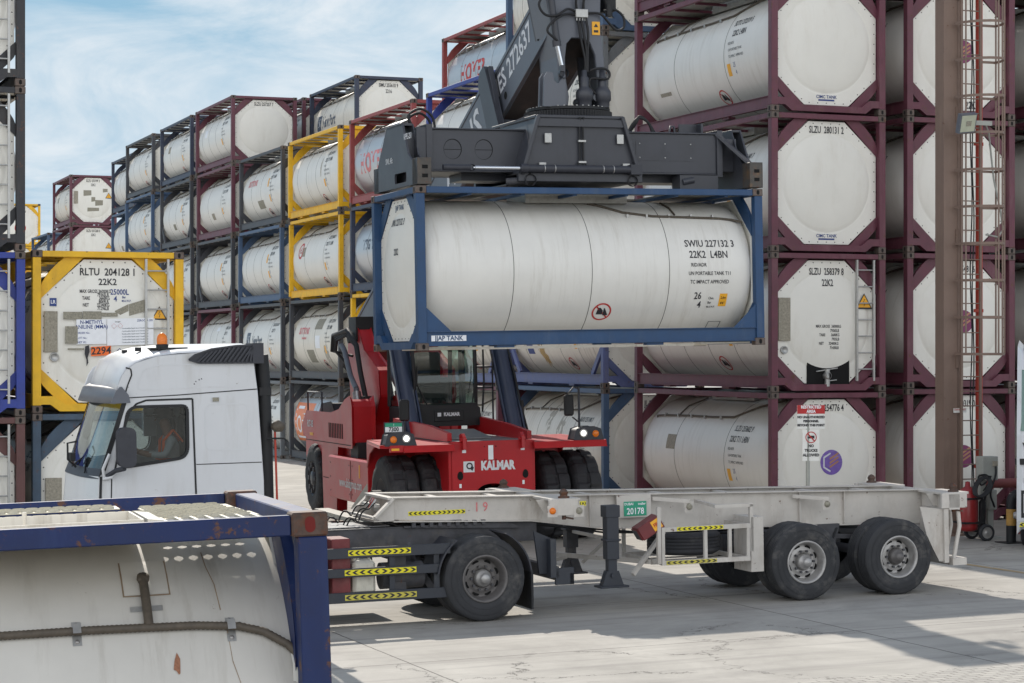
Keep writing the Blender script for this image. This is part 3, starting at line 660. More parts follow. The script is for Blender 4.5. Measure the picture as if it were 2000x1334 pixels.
a = MB(); subdiv_rect(a, -2.5, -.35, -.68, .62, wrap(off=.003), 0, 12); f = wrap(off=.006); put_text(a, 'LEGACY', .36, f, 1, .8, .008, (-1.0, .12)); put_text(a, 'TANKS', .36, f, 1, .8, .008, (-1.02, -.28))
ringpoly(a, -1.9, -.1, .2, .28, f, 1)
for q in ((-2.35, -2.28, -.5, .4), (-1.55, -1.48, -.5, -.1), (-2.35, -1.48, -.57, -.5), (-2.2, -1.5, .4, .5)): subdiv_rect(a, *q, f, 1, 4)
a.build('orange_wrap', [mat('orange_wrap', rgb(226, 132, 84), .4, 0, .06), M['sticker']], s4[0]); side_patch(s4[0], .3, 1.3, .25, .6, 'red', 'red_patch')
def yellow_logo(r): 
    a = MB(); f = wrap(off=.004); ringpoly(a, -1.75, .3, .2, .27, f, 0, 26); put_text(a, 'rL', .26, f, 0, .9, .01, (-1.75, .3)); a.build('round_logo', [M['inkr']], r)
yellow_logo(s4[2]); yellow_logo(s3[1])
def extra(r, k):
    a = MB(); f = wrap(off=.0045)
    subdiv_rect(a, .9, 1.05, .1, .4, f, 0, 3)
    a.build('yellow_label', [M['ylab'], M['inkb']], r)
for k, r in enumerate([s5[2], s5[3], s6[2], s7[3], s8[3], s7[2]]): extra(r, k)
# RLTU end (yellow frame behind the cab) with its labels
Y2 = lY[1]
end_text(Y2, [('RLTU  204128 1', .165, 0, 2.25, 'ink', .82)], 1, 'tank_code'); end_text(Y2, [('22K2', .145, -.01, 2.09, 'ink', .95)], 1, 'type_code')
end_text(Y2, [('MAX GROSS 36000KG', .078, -.21, 1.94, 'ink', .66), ('79365LB', .078, -.09, 1.885, 'ink', .66), ('TARE          3660KG', .078, -.20, 1.83, 'ink', .66), ('8069LB', .078, -.08, 1.775, 'ink', .66), ('NET         32340KG', .078, -.20, 1.72, 'ink', .66), ('71296LB', .078, -.09, 1.665, 'ink', .66), ('25000L', .125, .18, 1.93, 'inkb', .8), ('4', .12, .11, 1.82, 'inkb', .9), ('Bar', .055, .25, 1.85, 'inkb', .8), ('M.A.W.P.', .05, .29, 1.79, 'inkb', .8)], 1, 'weight_panel')
def flatlab(r, a0, a1, b0, b1, mk, name='label_sheet', lines=(), off=.055, skew=0.):
    off += .045 if off > .03 else .0
    return flatlab_(r, a0, a1, b0, b1, mk, name, lines, off, skew)
def flatlab_(r, a0, a1, b0, b1, mk, name, lines, off, skew):
    a = MB(); f = lambda u, v: (CL/2-.12+off, u, v+skew*(u-a0)); ms = [mk]
    a.box(CL/2-.12+off-.004, CL/2-.12+off-.001, a0, a1, b0, b1)
    a.v = [(x, y, z+skew*(y-a0)) for x, y, z in a.v]
    for (s, sz, u, v, k, xs) in lines:
        if k not in ms: ms.append(k)
        put_text(a, s, sz, f, ms.index(k), xs, sz*.02, (u, v))
    return a.build(name, [M[k] for k in ms], r)
docbox(Y2, -1.02, -.81, .97, 1.62); gauge(Y2, -.86, .886)
for q in ((-.73, -.43, 1.49, 1.61), (-.42, -.12, 1.49, 1.62), (-.12, .14, 1.54, 1.60), (-.70, -.50, 1.10, 1.38), (-.13, .20, .58, .78), (-.66, -.40, 1.0, 1.03)): flatlab(Y2, *q, 'scuff', 'torn_sticker', (), .06)
flatlab(Y2, .10, .32, 1.52, 1.63, 'scuff', 'torn_sticker', (), .031, .5); flatlab(Y2, .33, .62, 1.55, 1.74, 'scuff', 'torn_sticker', (), .031, .3)
flatlab(Y2, -.52, -.04, 1.09, 1.49, 'sticker', 'shipping_label', [('N-METHYL', .085, -.28, 1.44, 'inkb', .9), ('ANILINE (MMA)', .085, -.28, 1.365, 'inkb', .9), ('ORDER No.:', .045, -.41, 1.27, 'inkb', .9), ('LOT No.:', .045, -.43, 1.19, 'inkb', .9), ('NET W.:', .045, -.43, 1.12, 'inkb', .9)], .058, .02)
flatlab(Y2, -.03, .72, 1.07, 1.50, 'sticker', 'hazard_data_sheet', [('ZEROCTA 205', .045, .58, 1.46, 'inkb', .9)]+[('Combustible liquid toxic if swallowed', .028, .42, 1.34-.045*i, 'slate', 1) for i in range(6)]+[('Danger', .03, .14, 1.45, 'ink', 1)], .058, .03)
def diamond(r, a0, b0, rr, mk='sticker', edge='ink', txt=None, off=.06):
    off += .045
    a = MB(); f = lambda u, v, o=0: (CL/2-.12+off+o, u, v)
    a.add([f(a0-rr, b0), f(a0, b0-rr), f(a0+rr, b0), f(a0, b0+rr)], [(0, 1, 2, 3)], 0)
    for k in range(4):
        c = [(-1, 0), (0, -1), (1, 0), (0, 1)]; p, q = c[k], c[(k+1) % 4]
        a.add([f(a0+p[0]*rr*.94, b0+p[1]*rr*.94, .002), f(a0+q[0]*rr*.94, b0+q[1]*rr*.94, .002), f(a0+q[0]*rr*.86, b0+q[1]*rr*.86, .002), f(a0+p[0]*rr*.86, b0+p[1]*rr*.86, .002)], [(0, 1, 2, 3)], 1)
    if txt == 'skull':
        n = 14; a.add([f(a0+.06*cos(2*pi*k/n), b0+.075+.055*sin(2*pi*k/n), .002) for k in range(n)], [tuple(range(n))], 1)
        for s in (-1, 1): a.add([f(a0-s*.11, b0-.03, .003), f(a0-s*.10, b0-.055, .003), f(a0+s*.11, b0+.02, .003), f(a0+s*.10, b0+.045, .003)], [(0, 1, 2, 3)], 1)
        put_text(a, '6.1', .08, lambda u, v: f(u, v, .003), 1, .9, 0, (a0, b0-.15))
    elif txt == 'tree':
        for p, q in (((0, -.12), (0, .1)), ((0, 0), (-.08, .08)), ((0, .02), (.08, .1))): a.add([f(a0+p[0]-.012, b0+p[1], .003), f(a0+p[0]+.012, b0+p[1], .003), f(a0+q[0]+.01, b0+q[1], .003), f(a0+q[0]-.01, b0+q[1], .003)], [(0, 1, 2, 3)], 1)
    a.build('hazard_diamond', [M[mk], M[edge]], r)
diamond(Y2, .17, .87, .175, txt='skull'); diamond(Y2, .53, .90, .175, txt='tree', off=.064); diamond(Y2, .08, 1.385, .045, 'sticker', 'inkr', None, .066); diamond(Y2, .18, 1.39, .045, 'sticker', 'inkr', None, .066)
flatlab(Y2, -.29, .03, .90, 1.05, 'orange', 'orange_number_plate', [('2294', .16, -.13, .975, 'ink', 1.0)], .07, .06)
flatlab(Y2, -.93, -.82, 1.70, 1.83, 'inkb', 'inspection_sticker', [('LR', .08, -.875, 1.765, 'sticker', .9)], .012)
warn_tri(Y2, .83, 1.49, .22, .03)
a = MB(); a.add([(CL/2-.02, y, z) for y, z in ((-.38, 1.06), (-.32, 1.08), (-.31, .98), (-.34, .88), (-.33, .80), (-.36, .74), (-.36, .84), (-.39, .94))], [tuple(range(8))]); a.build('black_drip_stain', M['ink'], Y2)
a = MB(); a.box(CL/2-.12, CL/2-.03, -.28, .5, .14, .52); a.box(CL/2-.028, CL/2-.02, -.24, .46, .18, .46, 1); a.build('valve_box', [M['alu'], M['hole']], Y2, .004)
Y1 = lY[0]; docbox(Y1, -1.0, -.74, .85, 1.56); diamond(Y1, -.5, 1.84, .17, off=.06)

def stain(r, x, b, w, h, mk, seed):
    rr = random.Random(seed); a = MB(); n = 18; f = wrap(off=.0028); c = f(x, b)
    ring = [(x+w*cos(2*pi*k/n)*rr.uniform(.5, 1), b+h*sin(2*pi*k/n)*rr.uniform(.5, 1)) for k in range(n)]
    mid = [((p[0]+x)/2, (p[1]+b)/2) for p in ring]
    a.add([c]+[f(*p) for p in mid]+[f(*p) for p in ring], [(0, 1+k, 1+(k+1) % n) for k in range(n)]+[(1+k, 1+n+k, 1+n+(k+1) % n, 1+(k+1) % n) for k in range(n)]); a.build('spill_stain', mk, r)
ST = mat('ochre_spill', rgb(176, 146, 92), .6, 0, .2, 20, rgb(206, 196, 172), (14, 2, 2), .95); ST2 = mat('grey_grime', rgb(170, 164, 152), .6, 0, .2, 12, rgb(206, 200, 188), (10, 2, 2), .95)
stain(s1[1], -1.1, -.1, .16, .75, ST, 1); stain(s1[1], -.95, -.6, .22, .4, ST, 2); stain(s4[1], 1.2, -.5, .35, .5, ST2, 3); stain(s4[3], .8, .2, .08, .5, ST2, 4); stain(s1[0], .2, .5, .25, .8, ST2, 5); stain(s1[0], -.6, .7, .2, .7, ST2, 6); stain(T_ if False else s2[1], .3, -.4, .2, .5, ST, 7)
a = MB(); subdiv_rect(a, -2.0, -1.7, -.15, .15, wrap(off=.004), 0, 3); a.build('red_square_logo', M['inkp'], s1[1]); a = MB(); subdiv_rect(a, -1.9, -1.5, -.55, -.32, wrap(off=.004), 0, 3); a.build('navy_square_label', M['inkb'], s1[1])
for (r_, u, v) in ((s1[0], .0, 2.0), (s1[0], .3, 1.2), (s1[0], -.2, 1.55)): flatlab(r_, u-.2, u+.2, v-.12, v+.12, 'scuff', 'torn_sticker', (), .06)
# ------------------------------------------------------------------ vehicle materials
M.update(
    cabw=mat('cab_white_paint', rgb(204, 206, 209), .3, 0, .03, 1.5, rgb(150, 144, 132), (4, 4, .6), .6, .1, 0, .5, .3),
    plast=mat('black_plastic', rgb(48, 50, 58), .5, 0, .18, 8, rgb(84, 84, 84), (4, 4, 4), .4),
    plast2=mat('matt_black_plastic', rgb(26, 27, 30), .6, 0, .2, 8),
    chas=mat('dusty_chassis', rgb(70, 70, 74), .65, 0, .3, 6, rgb(112, 106, 98), (4, 4, 4), .7, .5),
    rail=mat('side_guard_paint', rgb(46, 50, 58), .5, 0, .15, 5, rgb(96, 94, 90), (4, 4, 4), .5),
    rubber=mat('tyre_rubber', rgb(44, 45, 49), .75, 0, .2, 5, rgb(108, 104, 100), (5, 5, 5), .5, 0, .2),
    rubber2=mat('dusty_tyre_rubber', rgb(50, 51, 54), .78, 0, .2, 5, rgb(124, 120, 114), (5, 5, 5), .7, 0, .2),
    rimd=mat('dusty_rim', rgb(104, 101, 100), .5, .3, .2, 7, rgb(70, 64, 60), (6, 6, 6), .6),
    riml=mat('silver_rim', rgb(168, 166, 164), .4, .5, .12, 7, rgb(96, 88, 80), (6, 6, 6), .6),
    trl=mat('trailer_grey_paint', rgb(192, 187, 180), .5, 0, .12, 2.5, rgb(134, 118, 102), (4, 4, 1.2), .85, .5),
    refl=mat('reflective_yellow', rgb(226, 214, 30), .4, 0, .08, 20),
    refld=mat('dusty_reflective_yellow', rgb(196, 184, 76), .5, 0, .12, 20),
    kred=mat('lift_truck_red', rgb(172, 27, 34), .4, 0, .1, 2, rgb(120, 44, 44), (4, 4, 1), .5, .12, 0, .35, .12),
    kdark=mat('spreader_grey', rgb(60, 62, 69), .42, 0, .14, 2, rgb(40, 42, 48), (2.5, 2.5, 1.4), .8, .15),
    kgrey=mat('boom_grey', rgb(92, 96, 105), .4, 0, .08, 2, rgb(74, 78, 88), (2, 2, 2), .5, .05),
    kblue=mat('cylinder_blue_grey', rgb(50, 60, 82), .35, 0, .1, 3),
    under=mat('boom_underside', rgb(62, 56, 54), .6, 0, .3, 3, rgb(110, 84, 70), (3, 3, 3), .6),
    chrome=mat('chrome_rod', rgb(200, 204, 210), .12, 1.0, .04, 3),
    rustp=mat('rusty_red_box', rgb(110, 46, 48), .55, 0, .2, 5, rgb(140, 110, 104), (4, 4, 4), .6, .3),
    jerry=mat('jerrycan_plastic', rgb(208, 204, 190), .5, 0, .08, 6, rgb(140, 132, 120), (6, 6, 3), .6),
    green=mat('plate_green', rgb(38, 150, 118), .45), orl=mat('amber_lens', rgb(228, 120, 24), .25, 0, .1, 10), rl=mat('red_lens', rgb(160, 40, 30), .3),
    seat=mat('seat_fabric', rgb(46, 46, 52), .85, 0, .2, 10), tread=mat('tread_plate', rgb(120, 120, 122), .45, .4, .2, 30),
    mast=mat('mast_brown', rgb(122, 102, 91), .55, 0, .1, 2, rgb(150, 128, 112), (7, 7, .5), .7, .4),
    redpipe=mat('red_pipe', rgb(168, 56, 40), .5, 0, .12, 3, rgb(120, 84, 74), (4, 4, 1), .5, .3),
    boxg=mat('electrical_box_grey', rgb(158, 160, 154), .5, 0, .08, 5, rgb(120, 104, 88), (4, 4, 2), .5, .2),
    inkwr=mat('sign_white', rgb(226, 226, 222), .5), signr=mat('sign_red', rgb(178, 34, 36), .45),
    extred=mat('extinguisher_red', rgb(136, 30, 32), .4, 0, .12, 4, None, (1, 1, 1), 0, 0, 0, .5, .3),
    floor=mat('cab_interior', rgb(60, 60, 62), .8), skin=mat('skin', rgb(120, 80, 60), .6), shirt=mat('grey_shirt', rgb(150, 150, 152), .85, 0, .1, 20), hiv=mat('orange_hi_vis', rgb(240, 96, 26), .7, 0, .08, 14), cap=mat('black_cap', rgb(24, 24, 28), .85), mirr=mat('mirror_glass', rgb(70, 74, 80), .08, .9, .02),
)
def glass_mat(name, tint, alpha=.25):
    m = bpy.data.materials.new(name); m.use_nodes = True; t = m.node_tree; t.nodes.clear(); L = t.links.new
    tr = t.nodes.new('ShaderNodeBsdfTransparent'); tr.inputs[0].default_value = tint
    gl = t.nodes.new('ShaderNodeBsdfGlossy'); gl.inputs['Roughness'].default_value = .03; gl.inputs[0].default_value = (.95, 1, 1, 1)
    lw = t.nodes.new('ShaderNodeLayerWeight'); lw.inputs[0].default_value = alpha
    mx = t.nodes.new('ShaderNodeMixShader'); L(lw.outputs['Fresnel'], mx.inputs[0]); L(tr.outputs[0], mx.inputs[1]); L(gl.outputs[0], mx.inputs[2])
    L(mx.outputs[0], t.nodes.new('ShaderNodeOutputMaterial').inputs[0]); return m
M['glass'] = glass_mat('cab_glass', (.50, .56, .56, 1), .42); M['glassg'] = glass_mat('green_tinted_glass', (.55, .70, .64, 1), .4)
def emis(name, col, s):
    m = bpy.data.materials.new(name); m.use_nodes = True; b = m.node_tree.nodes['Principled BSDF']
    b.inputs['Base Color'].default_value = col; b.inputs['Emission Color'].default_value = col; b.inputs['Emission Strength'].default_value = s; return m
M['lit'] = emis('lit_work_lamp', (1, 1, .96, 1), 1.6)

# ------------------------------------------------------------------ wheels
def wheel(parent, cx, y0, r, w, dual=False, rim='riml', rub='rubber', hub='cap', far=False, name='wheel', dish=.14):
    """outer face at y0 (towards -Y), tyre width w"""
    s = 1 if not far else -1; e = bpy.data.objects.new(name, None); COL.objects.link(e); e.parent = parent; e.location = (cx, y0, r); e.empty_display_size = .2
    ri = r*.545
    def tyre(o):
        a = MB(); sh = r*.045
        pr = [(.02, ri), (.008, ri+.03), (-.002, ri+.10*r), (-.004, r*.78), (.006, r*.90), (sh*.5, r*.965), (sh+.01, r*.995)]
        k = 5; gw = (w-2*sh-.02)/k
        mid = []
        for i in range(k):
            x = sh+.01+gw*i; mid += [(x+.006, r), (x+gw-.012, r), (x+gw-.010, r-.012), (x+gw-.002, r-.012)]
        pr = pr+mid[:-2]+[(w-a_, b_) for a_, b_ in pr[::-1]]
        def md(i, h, rr): return 1-(.006 if (i % 2 and rr > r*.93) else 0)
        a.lathe([(s*(q[0]+o), q[1]) for q in pr], (0, 0, 0), (0, 1, 0), 0, 72, True, md)
        for rr in (r*.70, r*.84): a.lathe([(s*(o-.0045), rr), (s*(o-.008), rr+.003), (s*(o-.0045), rr+.007)], (0, 0, 0), (0, 1, 0), 0, 60)
        return a.build('tyre', M[rub], e)
    tyre(0)
    if dual: tyre(w+.035)
    a = MB(); d = dish
    a.lathe([(s*.018, ri+.012), (s*0, ri+.006), (s*.004, ri-.012), (s*.03, ri-.025), (s*.05, ri-.035), (s*(d), ri-.05), (s*(d+.01), ri*.80), (s*(d-.02), ri*.62), (s*(d-.03), ri*.42), (s*(d+.0), ri*.40)], (0, 0, 0), (0, 1, 0), 0, 48)
    for k in range(8):
        t = 2*pi*(k+.5)/8; c = Vector((ri*.715*cos(t), s*(d-.008), ri*.715*sin(t))); n = 12; u = Vector((cos(t), 0, sin(t))); v = Vector((-sin(t), 0, cos(t)))
        a.add([c+u*.045*(r/.52)*.55*cos(2*pi*q/n)+v*.045*(r/.52)*sin(2*pi*q/n) for q in range(n)], [tuple(range(n))], 1)
    a.build('rim', [M[rim], M['hole']], e)
    a = MB()
    for k in range(10):
        t = 2*pi*k/10; p = Vector((ri*.52*cos(t), s*(d-.03), ri*.52*sin(t))); a.cyl(p, p+Vector((0, -s*.035, 0)), .017*(r/.52), 0, 6).cut()
    a.each('wheel_nut', M['chas'], e)
    a = MB()
    a.lathe([(s*d, ri*.40), (s*(d-.06), ri*.38), (s*(d-.10), ri*.33), (s*(d-.105), ri*.24), (s*(d-.16), ri*.22), (s*(d-.18), ri*.17), (s*(d-.185), .001)], (0, 0, 0), (0, 1, 0), 0, 24)
    a.build('hub', M['riml' if hub == 'cap' else 'rimd'], e)
    return e
# ------------------------------------------------------------------ trailer  (x along, y away from the camera, z up)
PX, PY, PYAW, PP = -.327, 27.5, .36, .0168
TR = root('skeletal_trailer', PX, PY, PYAW, 'long grey skeletal container trailer with yellow chevron strips, standing empty below the lifted tank', 'trailer', pitch=PP)
HT = lambda u: 1.556-.0258*u
def HB(u):
    pts = [(-1.25, 1.27), (.9, 1.19), (1.8, 1.06), (3.0, .99), (7.1, .89)]
    for i in range(len(pts)-1):
        if u <= pts[i+1][0]: a, b = pts[i], pts[i+1]; return a[1]+(b[1]-a[1])*(u-a[0])/(b[0]-a[0])
    return .89
for v0, sg in ((.70, 1), (1.74, -1)):
    a = MB(); us = [-1.0, 0, .9, 1.2, 1.8, 2.4, 3, 4, 5, 6, 7.05]
    web = [(u, HT(u)-.012) for u in us]+[(u, HB(u)+.012) for u in us[::-1]]
    web[-1] = (-1.12, HB(-1.2)+.03)
    a.prism(web, 'y', v0+.05*sg, v0+.062*sg)
    for H, t in ((HT, -.014), (HB, 0)):
        for i in range(len(us)-1):
            u0, u1 = us[i], us[i+1]; vs = [(u, y, H(u)+z) for u in (u0, u1) for y in (v0-.02*sg, v0+.13*sg) for z in (t, t+.014)]
            a.add(vs, [(0, 1, 3, 2), (4, 6, 7, 5), (0, 4, 5, 1), (2, 3, 7, 6), (0, 2, 6, 4), (1, 5, 7, 3)])
    for u in (1.75, 4.9, 5.6): a.box(u-.006, u+.006, min(v0, v0+.05*sg), max(v0, v0+.05*sg), HB(u)+.014, HT(u)-.014)
    a.build('main_beam', M['trl'], TR)
a = MB()
for u, w in ((-.98, .10), (-.3, .08), (.55, .08), (1.9, .1), (3.0, .08), (4.0, .08), (5.3, .12), (6.2, .1)):
    a.box(u, u+w, .78, 1.66, HB(u)+.08, HT(u)-.03).cut()
a.each('cross_member', M['trl'], TR); a = MB(); a.box(-.9, .5, .78, 1.66, 1.26, 1.28); a.build('kingpin_plate', M['trl'], TR)
# nose of the gooseneck: sloping end frame
a = MB()
for y in (.68, 1.70): a.bar((-1.0, y+.03, 1.565), (-1.25, y+.03, 1.33), .09, .03)
a.bar((-1.25, .7, 1.325), (-1.25, 1.76, 1.325), .07, .03); a.bar((-1.02, .7, 1.565), (-1.02, 1.76, 1.565), .1, .03)
for y in (.735, 1.70): a.prism([(-1.03, 1.54), (-.98, 1.54), (-.98, 1.28), (-1.1, 1.27), (-1.27, 1.32)], 'y', y, y+.01)
a.box(-1.25, -1.0, .74, 1.7, 1.27, 1.285); a.build('nose_frame', M['trl'], TR)
a = MB()
for k in range(5): a.cyl((-1.22+.02*k, 1.0+.1*k, 1.42), (-1.14+.02*k, 1.0+.1*k, 1.54), .022, k % 2, 8)
a.box(-1.18, -1.10, .95, 1.5, 1.44, 1.48); a.build('air_couplings', [M['alu'], M['rl']], TR)
# bolsters with twist locks
for u in (1.13, 6.98):
    h = HT(u); a = MB()
    a.box(u-.09, u+.09, .06, 2.38, h-.17, h-.016); a.box(u-.2, u+.2, .02, .72, h-.035, h-.002) ; a.box(u-.2, u+.2, 1.72, 2.42, h-.035, h-.002)
    for y0, y1 in ((.0, .05), (2.39, 2.44)): a.box(u-.24, u+.16, y0, y1, h-.22, h-.01)
    a.prism([(u-.3, h-.03), (u+.3, h-.03), (u+.2, h-.2), (u-.2, h-.2)], 'y', .3, .32)
    a.build('bolster', M['trl'], TR, .004)
    for y in (.1, 2.34):
        b = MB(); b.lathe([(0, .075), (.03, .075), (.035, .05), (.06, .05), (.075, .062), (.11, .045), (.13, .01)], (u, y, h-.01), (0, 0, 1), 0, 16); b.cyl((u, y, h-.28), (u, y, h-.17), .03, 0, 8); b.bar((u, y, h-.25), (u+.1, y-.08, h-.27), .03, .02)
        b.build('twist_lock', M['castr'], TR)
for (u, y, mk) in ((.93, -.012, 'orl'), (1.30, -.012, 'scuff'), (3.1, .47, 'scuff'), (5.2, .47, 'scuff')):
    b = MB(); h = HT(u)-.16 if y < 0 else HT(u)-.17
    b.box(u-.07, u+.07, y+.006, y+.012, h-.08, h+.07, 1); b.lathe([(0, .045), (-.02, .04), (-.03, .02), (-.031, .001)], (u, y+.006, h), (0, 1, 0), 0, 16); b.build('marker_lamp', [M[mk], M['trl']], TR)
for u in (2.98, 5.1):
    b = MB(); b.bar((u-.32, .69, HT(u)-.06), (u+.12, .46, HT(u)-.1), .035, .05); b.build('lamp_bracket', M['trl'], TR)
# landing legs
for y, nm in ((.32, 0), (2.1, 1)):
    dl = -.15 if nm == 0 else 0; b = MB(); b.box(1.92, 2.14, y-.09, y+.09, .58, 1.28); b.box(1.89, 2.17, y-.11, y+.11, .86, .89); b.box(1.95, 2.11, y-.065, y+.065, .38, .6)
    b.prism([(1.93, .40), (2.13, .40), (2.22, .18), (1.84, .18)], 'y', y-.07, y+.07); b.box(1.77, 2.29, y-.15, y+.15, .155, .185); b.cyl((2.02, y-.1, .34), (2.02, y+.1, .34), .035, 0, 12)
    b.box(1.9, 2.16, y-.1, y+.12, 1.22, 1.4)
    b.v = [(2.03+(q[0]-2.03)*.78, y+(q[1]-y)*.85, 1.3-(1.3-q[2])*.87) for q in b.v]
    b.build('landing_leg', M['rail'] if nm == 0 else M['chas'], TR, .006, (dl, 0, 0))
b = MB(); b.bar((2.03, .42, .9), (2.03, 2.0, .9), .04, .04); b.bar((1.5, 2.1, .45), (2.0, 2.1, .55), .05, .05); b.bar((2.2, .34, .45), (2.75, .55, .98), .05, .05); b.bar((2.2, 2.1, .45), (2.75, 1.9, .98), .05, .05); b.build('leg_braces', M['trl'], TR)
# spare wheel cage
b = MB(); U0, U1, V0, V1, z0, z1 = 2.5, 3.8, .06, 1.35, .58, 1.02
for y in (V0, V1):
    for z in (z0, z1): b.box(U0, U1, y, y+.045, z, z+.06)
    for u in (U0, U0+.62, U0+.98, U1-.05): b.box(u, u+.045, y+.002, y+.043, z0+.05, z1+.01)
for z in (z0, z1):
    for u in (U0+.002, U1-.05): b.box(u, u+.045, V0+.04, V1, z+.003, z+.057)
for y in (.4, .75, 1.05): b.box(U0, U1, y, y+.04, z0-.02, z0-.001)
b.box(3.82, 3.87, .1, .15, .7, 1.33); b.box(3.3, 3.87, .1, .15, 1.30, 1.345); b.bar((3.35, .12, 1.32), (3.3, .70, 1.36), .04, .04); b.box(2.44, 2.49, .06, .11, .6, 1.35)
b.bar((1.6, 1.9, .62), (2.5, .4, .60), .05, .06)
b.build('spare_wheel_cage', M['trl'], TR)
for k in range(1):
    b = MB(); c = (3.15, .78, .66); r = .5
    pr = [(0, r*.5), (.0, r*.86), (.04, r)]+[q for i in range(5) for q in ((.05+.045*i, r), (.08+.045*i, r), (.083+.045*i, r-.012), (.088+.045*i, r-.012))]+[(.29, r*.9), (.29, r*.5)]
    b.lathe(pr, c, (0, 0, 1), 0, 48); b.build('spare_tyre', M['rubber'], TR)
# extinguisher box
b = MB(); Mx = Matrix.Translation((2.27, .25, 1.13)) @ Matrix.Rotation(.42, 4, 'Y') @ Matrix.Rotation(.5, 4, 'Z')
Mx = Matrix.Translation((2.50, .2, 1.16)) @ Matrix.Rotation(-.1, 4, 'Z') @ Matrix.Rotation(-.55, 4, 'Y')
b.box(-.32, .02, -.13, .13, -.095, .095, 0, Mx); b.box(-.34, -.322, -.12, .12, -.085, .085, 1, Mx)
b.build('extinguisher_box', [M['rustp'], M['chas']], TR, .01)
b = MB(); fl = lambda x, z: tuple(Mx @ Vector((x, -.134, z)))
b.add([fl(-.13, -.07), fl(.0, -.07), fl(.0, .07), fl(-.13, .07)], [(0, 1, 2, 3)]); put_text(b, 'FIRE', .07, lambda x, z: tuple(Mx @ Vector((x, -.137, z))), 1, .7, .002, (-.065, 0)); b.build('extinguisher_label', [M['ylab'], M['signr']], TR)
# mud plates, tail and bumper
b = MB(); b.box(3.83, 4.02, .10, .62, .42, 1.16); b.build('mudguard_plate', M['trl'], TR, .004)
b = MB(); pts = [(6.42, 1.18), (6.50, .95), (6.60, .70), (6.72, .50), (6.80, .40)]
b.prism([(6.42, 1.19), (6.80, 1.14), (6.84, .42), (6.72, .42), (6.62, .60), (6.52, .80)], 'y', .06, .075); b.box(6.78, 6.85, .02, .66, .40, 1.15); b.build('mudguard_plate', M['trl'], TR)
b = MB(); chevrons(b, .45, 1.0, -.03, .03, lambda a_, c, o: (6.815-c*0+c, .056-o, a_), 0, 1, 7); b.build('reflective_strip', [M['refl'], M['ink']], TR)
b = MB()
for y in (.08, .3, .52): b.tube([(7.02, y, HT(7)-.05), (7.06, y, .9), (7.02, y, .72), (6.96, y, .44)], .03, 0, 8)
b.box(6.9, 7.12, .0, 2.44, .36, .46); b.box(6.85, 7.02, .0, .72, HT(7)-.24, HT(7)-.03)
for y in (1.9, 2.2): b.tube([(7.02, y, HT(7)-.05), (6.98, y, .45)], .03, 0, 8)
b.build('rear_bumper', M['trl'], TR)
for y0, y1 in ((.35, .6),):
    b = MB(); b.box(6.86, 6.9, y0, y1, .72, .92); b.build('tail_lamp', M['rl'], TR)
# axles and wheels
b = MB()
for u in (4.62, 6.05): b.cyl((u, .3, .52), (u, 2.14, .52), .065, 0, 14); b.box(u-.06, u+.06, .55, .7, .52, .8); b.box(u-.06, u+.06, 1.75, 1.9, .52, .8)
for y in (.72, 1.72):
    b.bar((4.0, y, .72), (5.2, y, .78), .08, .06); b.bar((5.45, y, .78), (6.6, y, .72), .08, .06); b.prism([(5.15, HB(5.3)+.02), (5.5, HB(5.3)+.02), (5.42, .66), (5.22, .66)], 'y', y-.05, y+.05)
b.build('axle_set', M['chas'], TR)
for u, hb in ((4.62, 'cap'), (6.05, 'dark')):
    wheel(TR, u, 0, .52, .27, True, 'riml', 'rubber2', hb); wheel(TR, u, 2.44, .52, .27, True, 'riml', 'rubber2', hb, True)
for k_, pts in enumerate(([(1.0, .85, 1.15), (2.0, .82, .98), (3.2, .86, .92), (4.3, .84, .86), (4.6, .9, .7)], [(-1.0, .9, 1.4), (1.0, .95, 1.12), (3.0, .98, .9), (5.6, .95, .82), (6.0, .9, .65)], [(3.9, .66, .95), (4.0, .62, .82), (4.15, .6, .9)], [(6.2, .66, .92), (6.3, .6, .75), (6.5, .62, .85)], [(4.9, .66, .9), (5.0, .6, .7), (5.3, .6, .66), (5.45, .66, .9)])):
    b = MB(); b.tube(pts, .014, 0, 6); b.build('air_line', M['plast2'], TR)
b = MB(); b.cyl((3.9, 1.22, .72), (5.2, 1.22, .72), .15, 0, 18); b.build('air_reservoir', M['chas'], TR)
for u in (4.62, 6.05):
    b = MB(); b.cyl((u-.28, .62, .66), (u-.12, .62, .62), .085, 0, 16); b.build('brake_chamber', M['chas'], TR)
# strips, number plate, painted number
yb = .700-.022
b = MB(); chevrons(b, -.78, .0, 1.33, 1.385, lambda a_, c, o: (a_, .70+.046-o, c), 0, 1, 11); b.build('reflective_strip', [M['refl'], M['ink']], TR)
b = MB(); chevrons(b, 2.72, 3.4, 1.025, 1.075, lambda a_, c, o: (a_, V0-.003-o, c), 0, 1, 8); b.build('reflective_strip', [M['refl'], M['ink']], TR)
b = MB(); chevrons(b, 2.56, 3.3, .585, .635, lambda a_, c, o: (a_, V0-.003-o, c), 0, 1, 8); b.build('reflective_strip', [M['refld'], M['ink']], TR)
b = MB(); chevrons(b, 1.31, 1.4, HT(1.3)-.10, HT(1.3)-.04, lambda a_, c, o: (a_, -.003-o, c), 0, 1, 2); b.build('reflective_strip', [M['refl'], M['ink']], TR)
b = MB(); put_text(b, '1 9', .17, lambda x, z: (x, .745, z), 0, .9, .002, (.22, 1.40)); b.build('painted_number', M['inkp'], TR)
b = MB(); b.box(2.12, 2.62, .66, .69, 1.18, 1.48); b.build('plate_bracket', M['trl'], TR)
b = MB(); b.box(2.22, 2.55, .650, .658, 1.20, 1.395); f = lambda x, z: (x, .647, z)
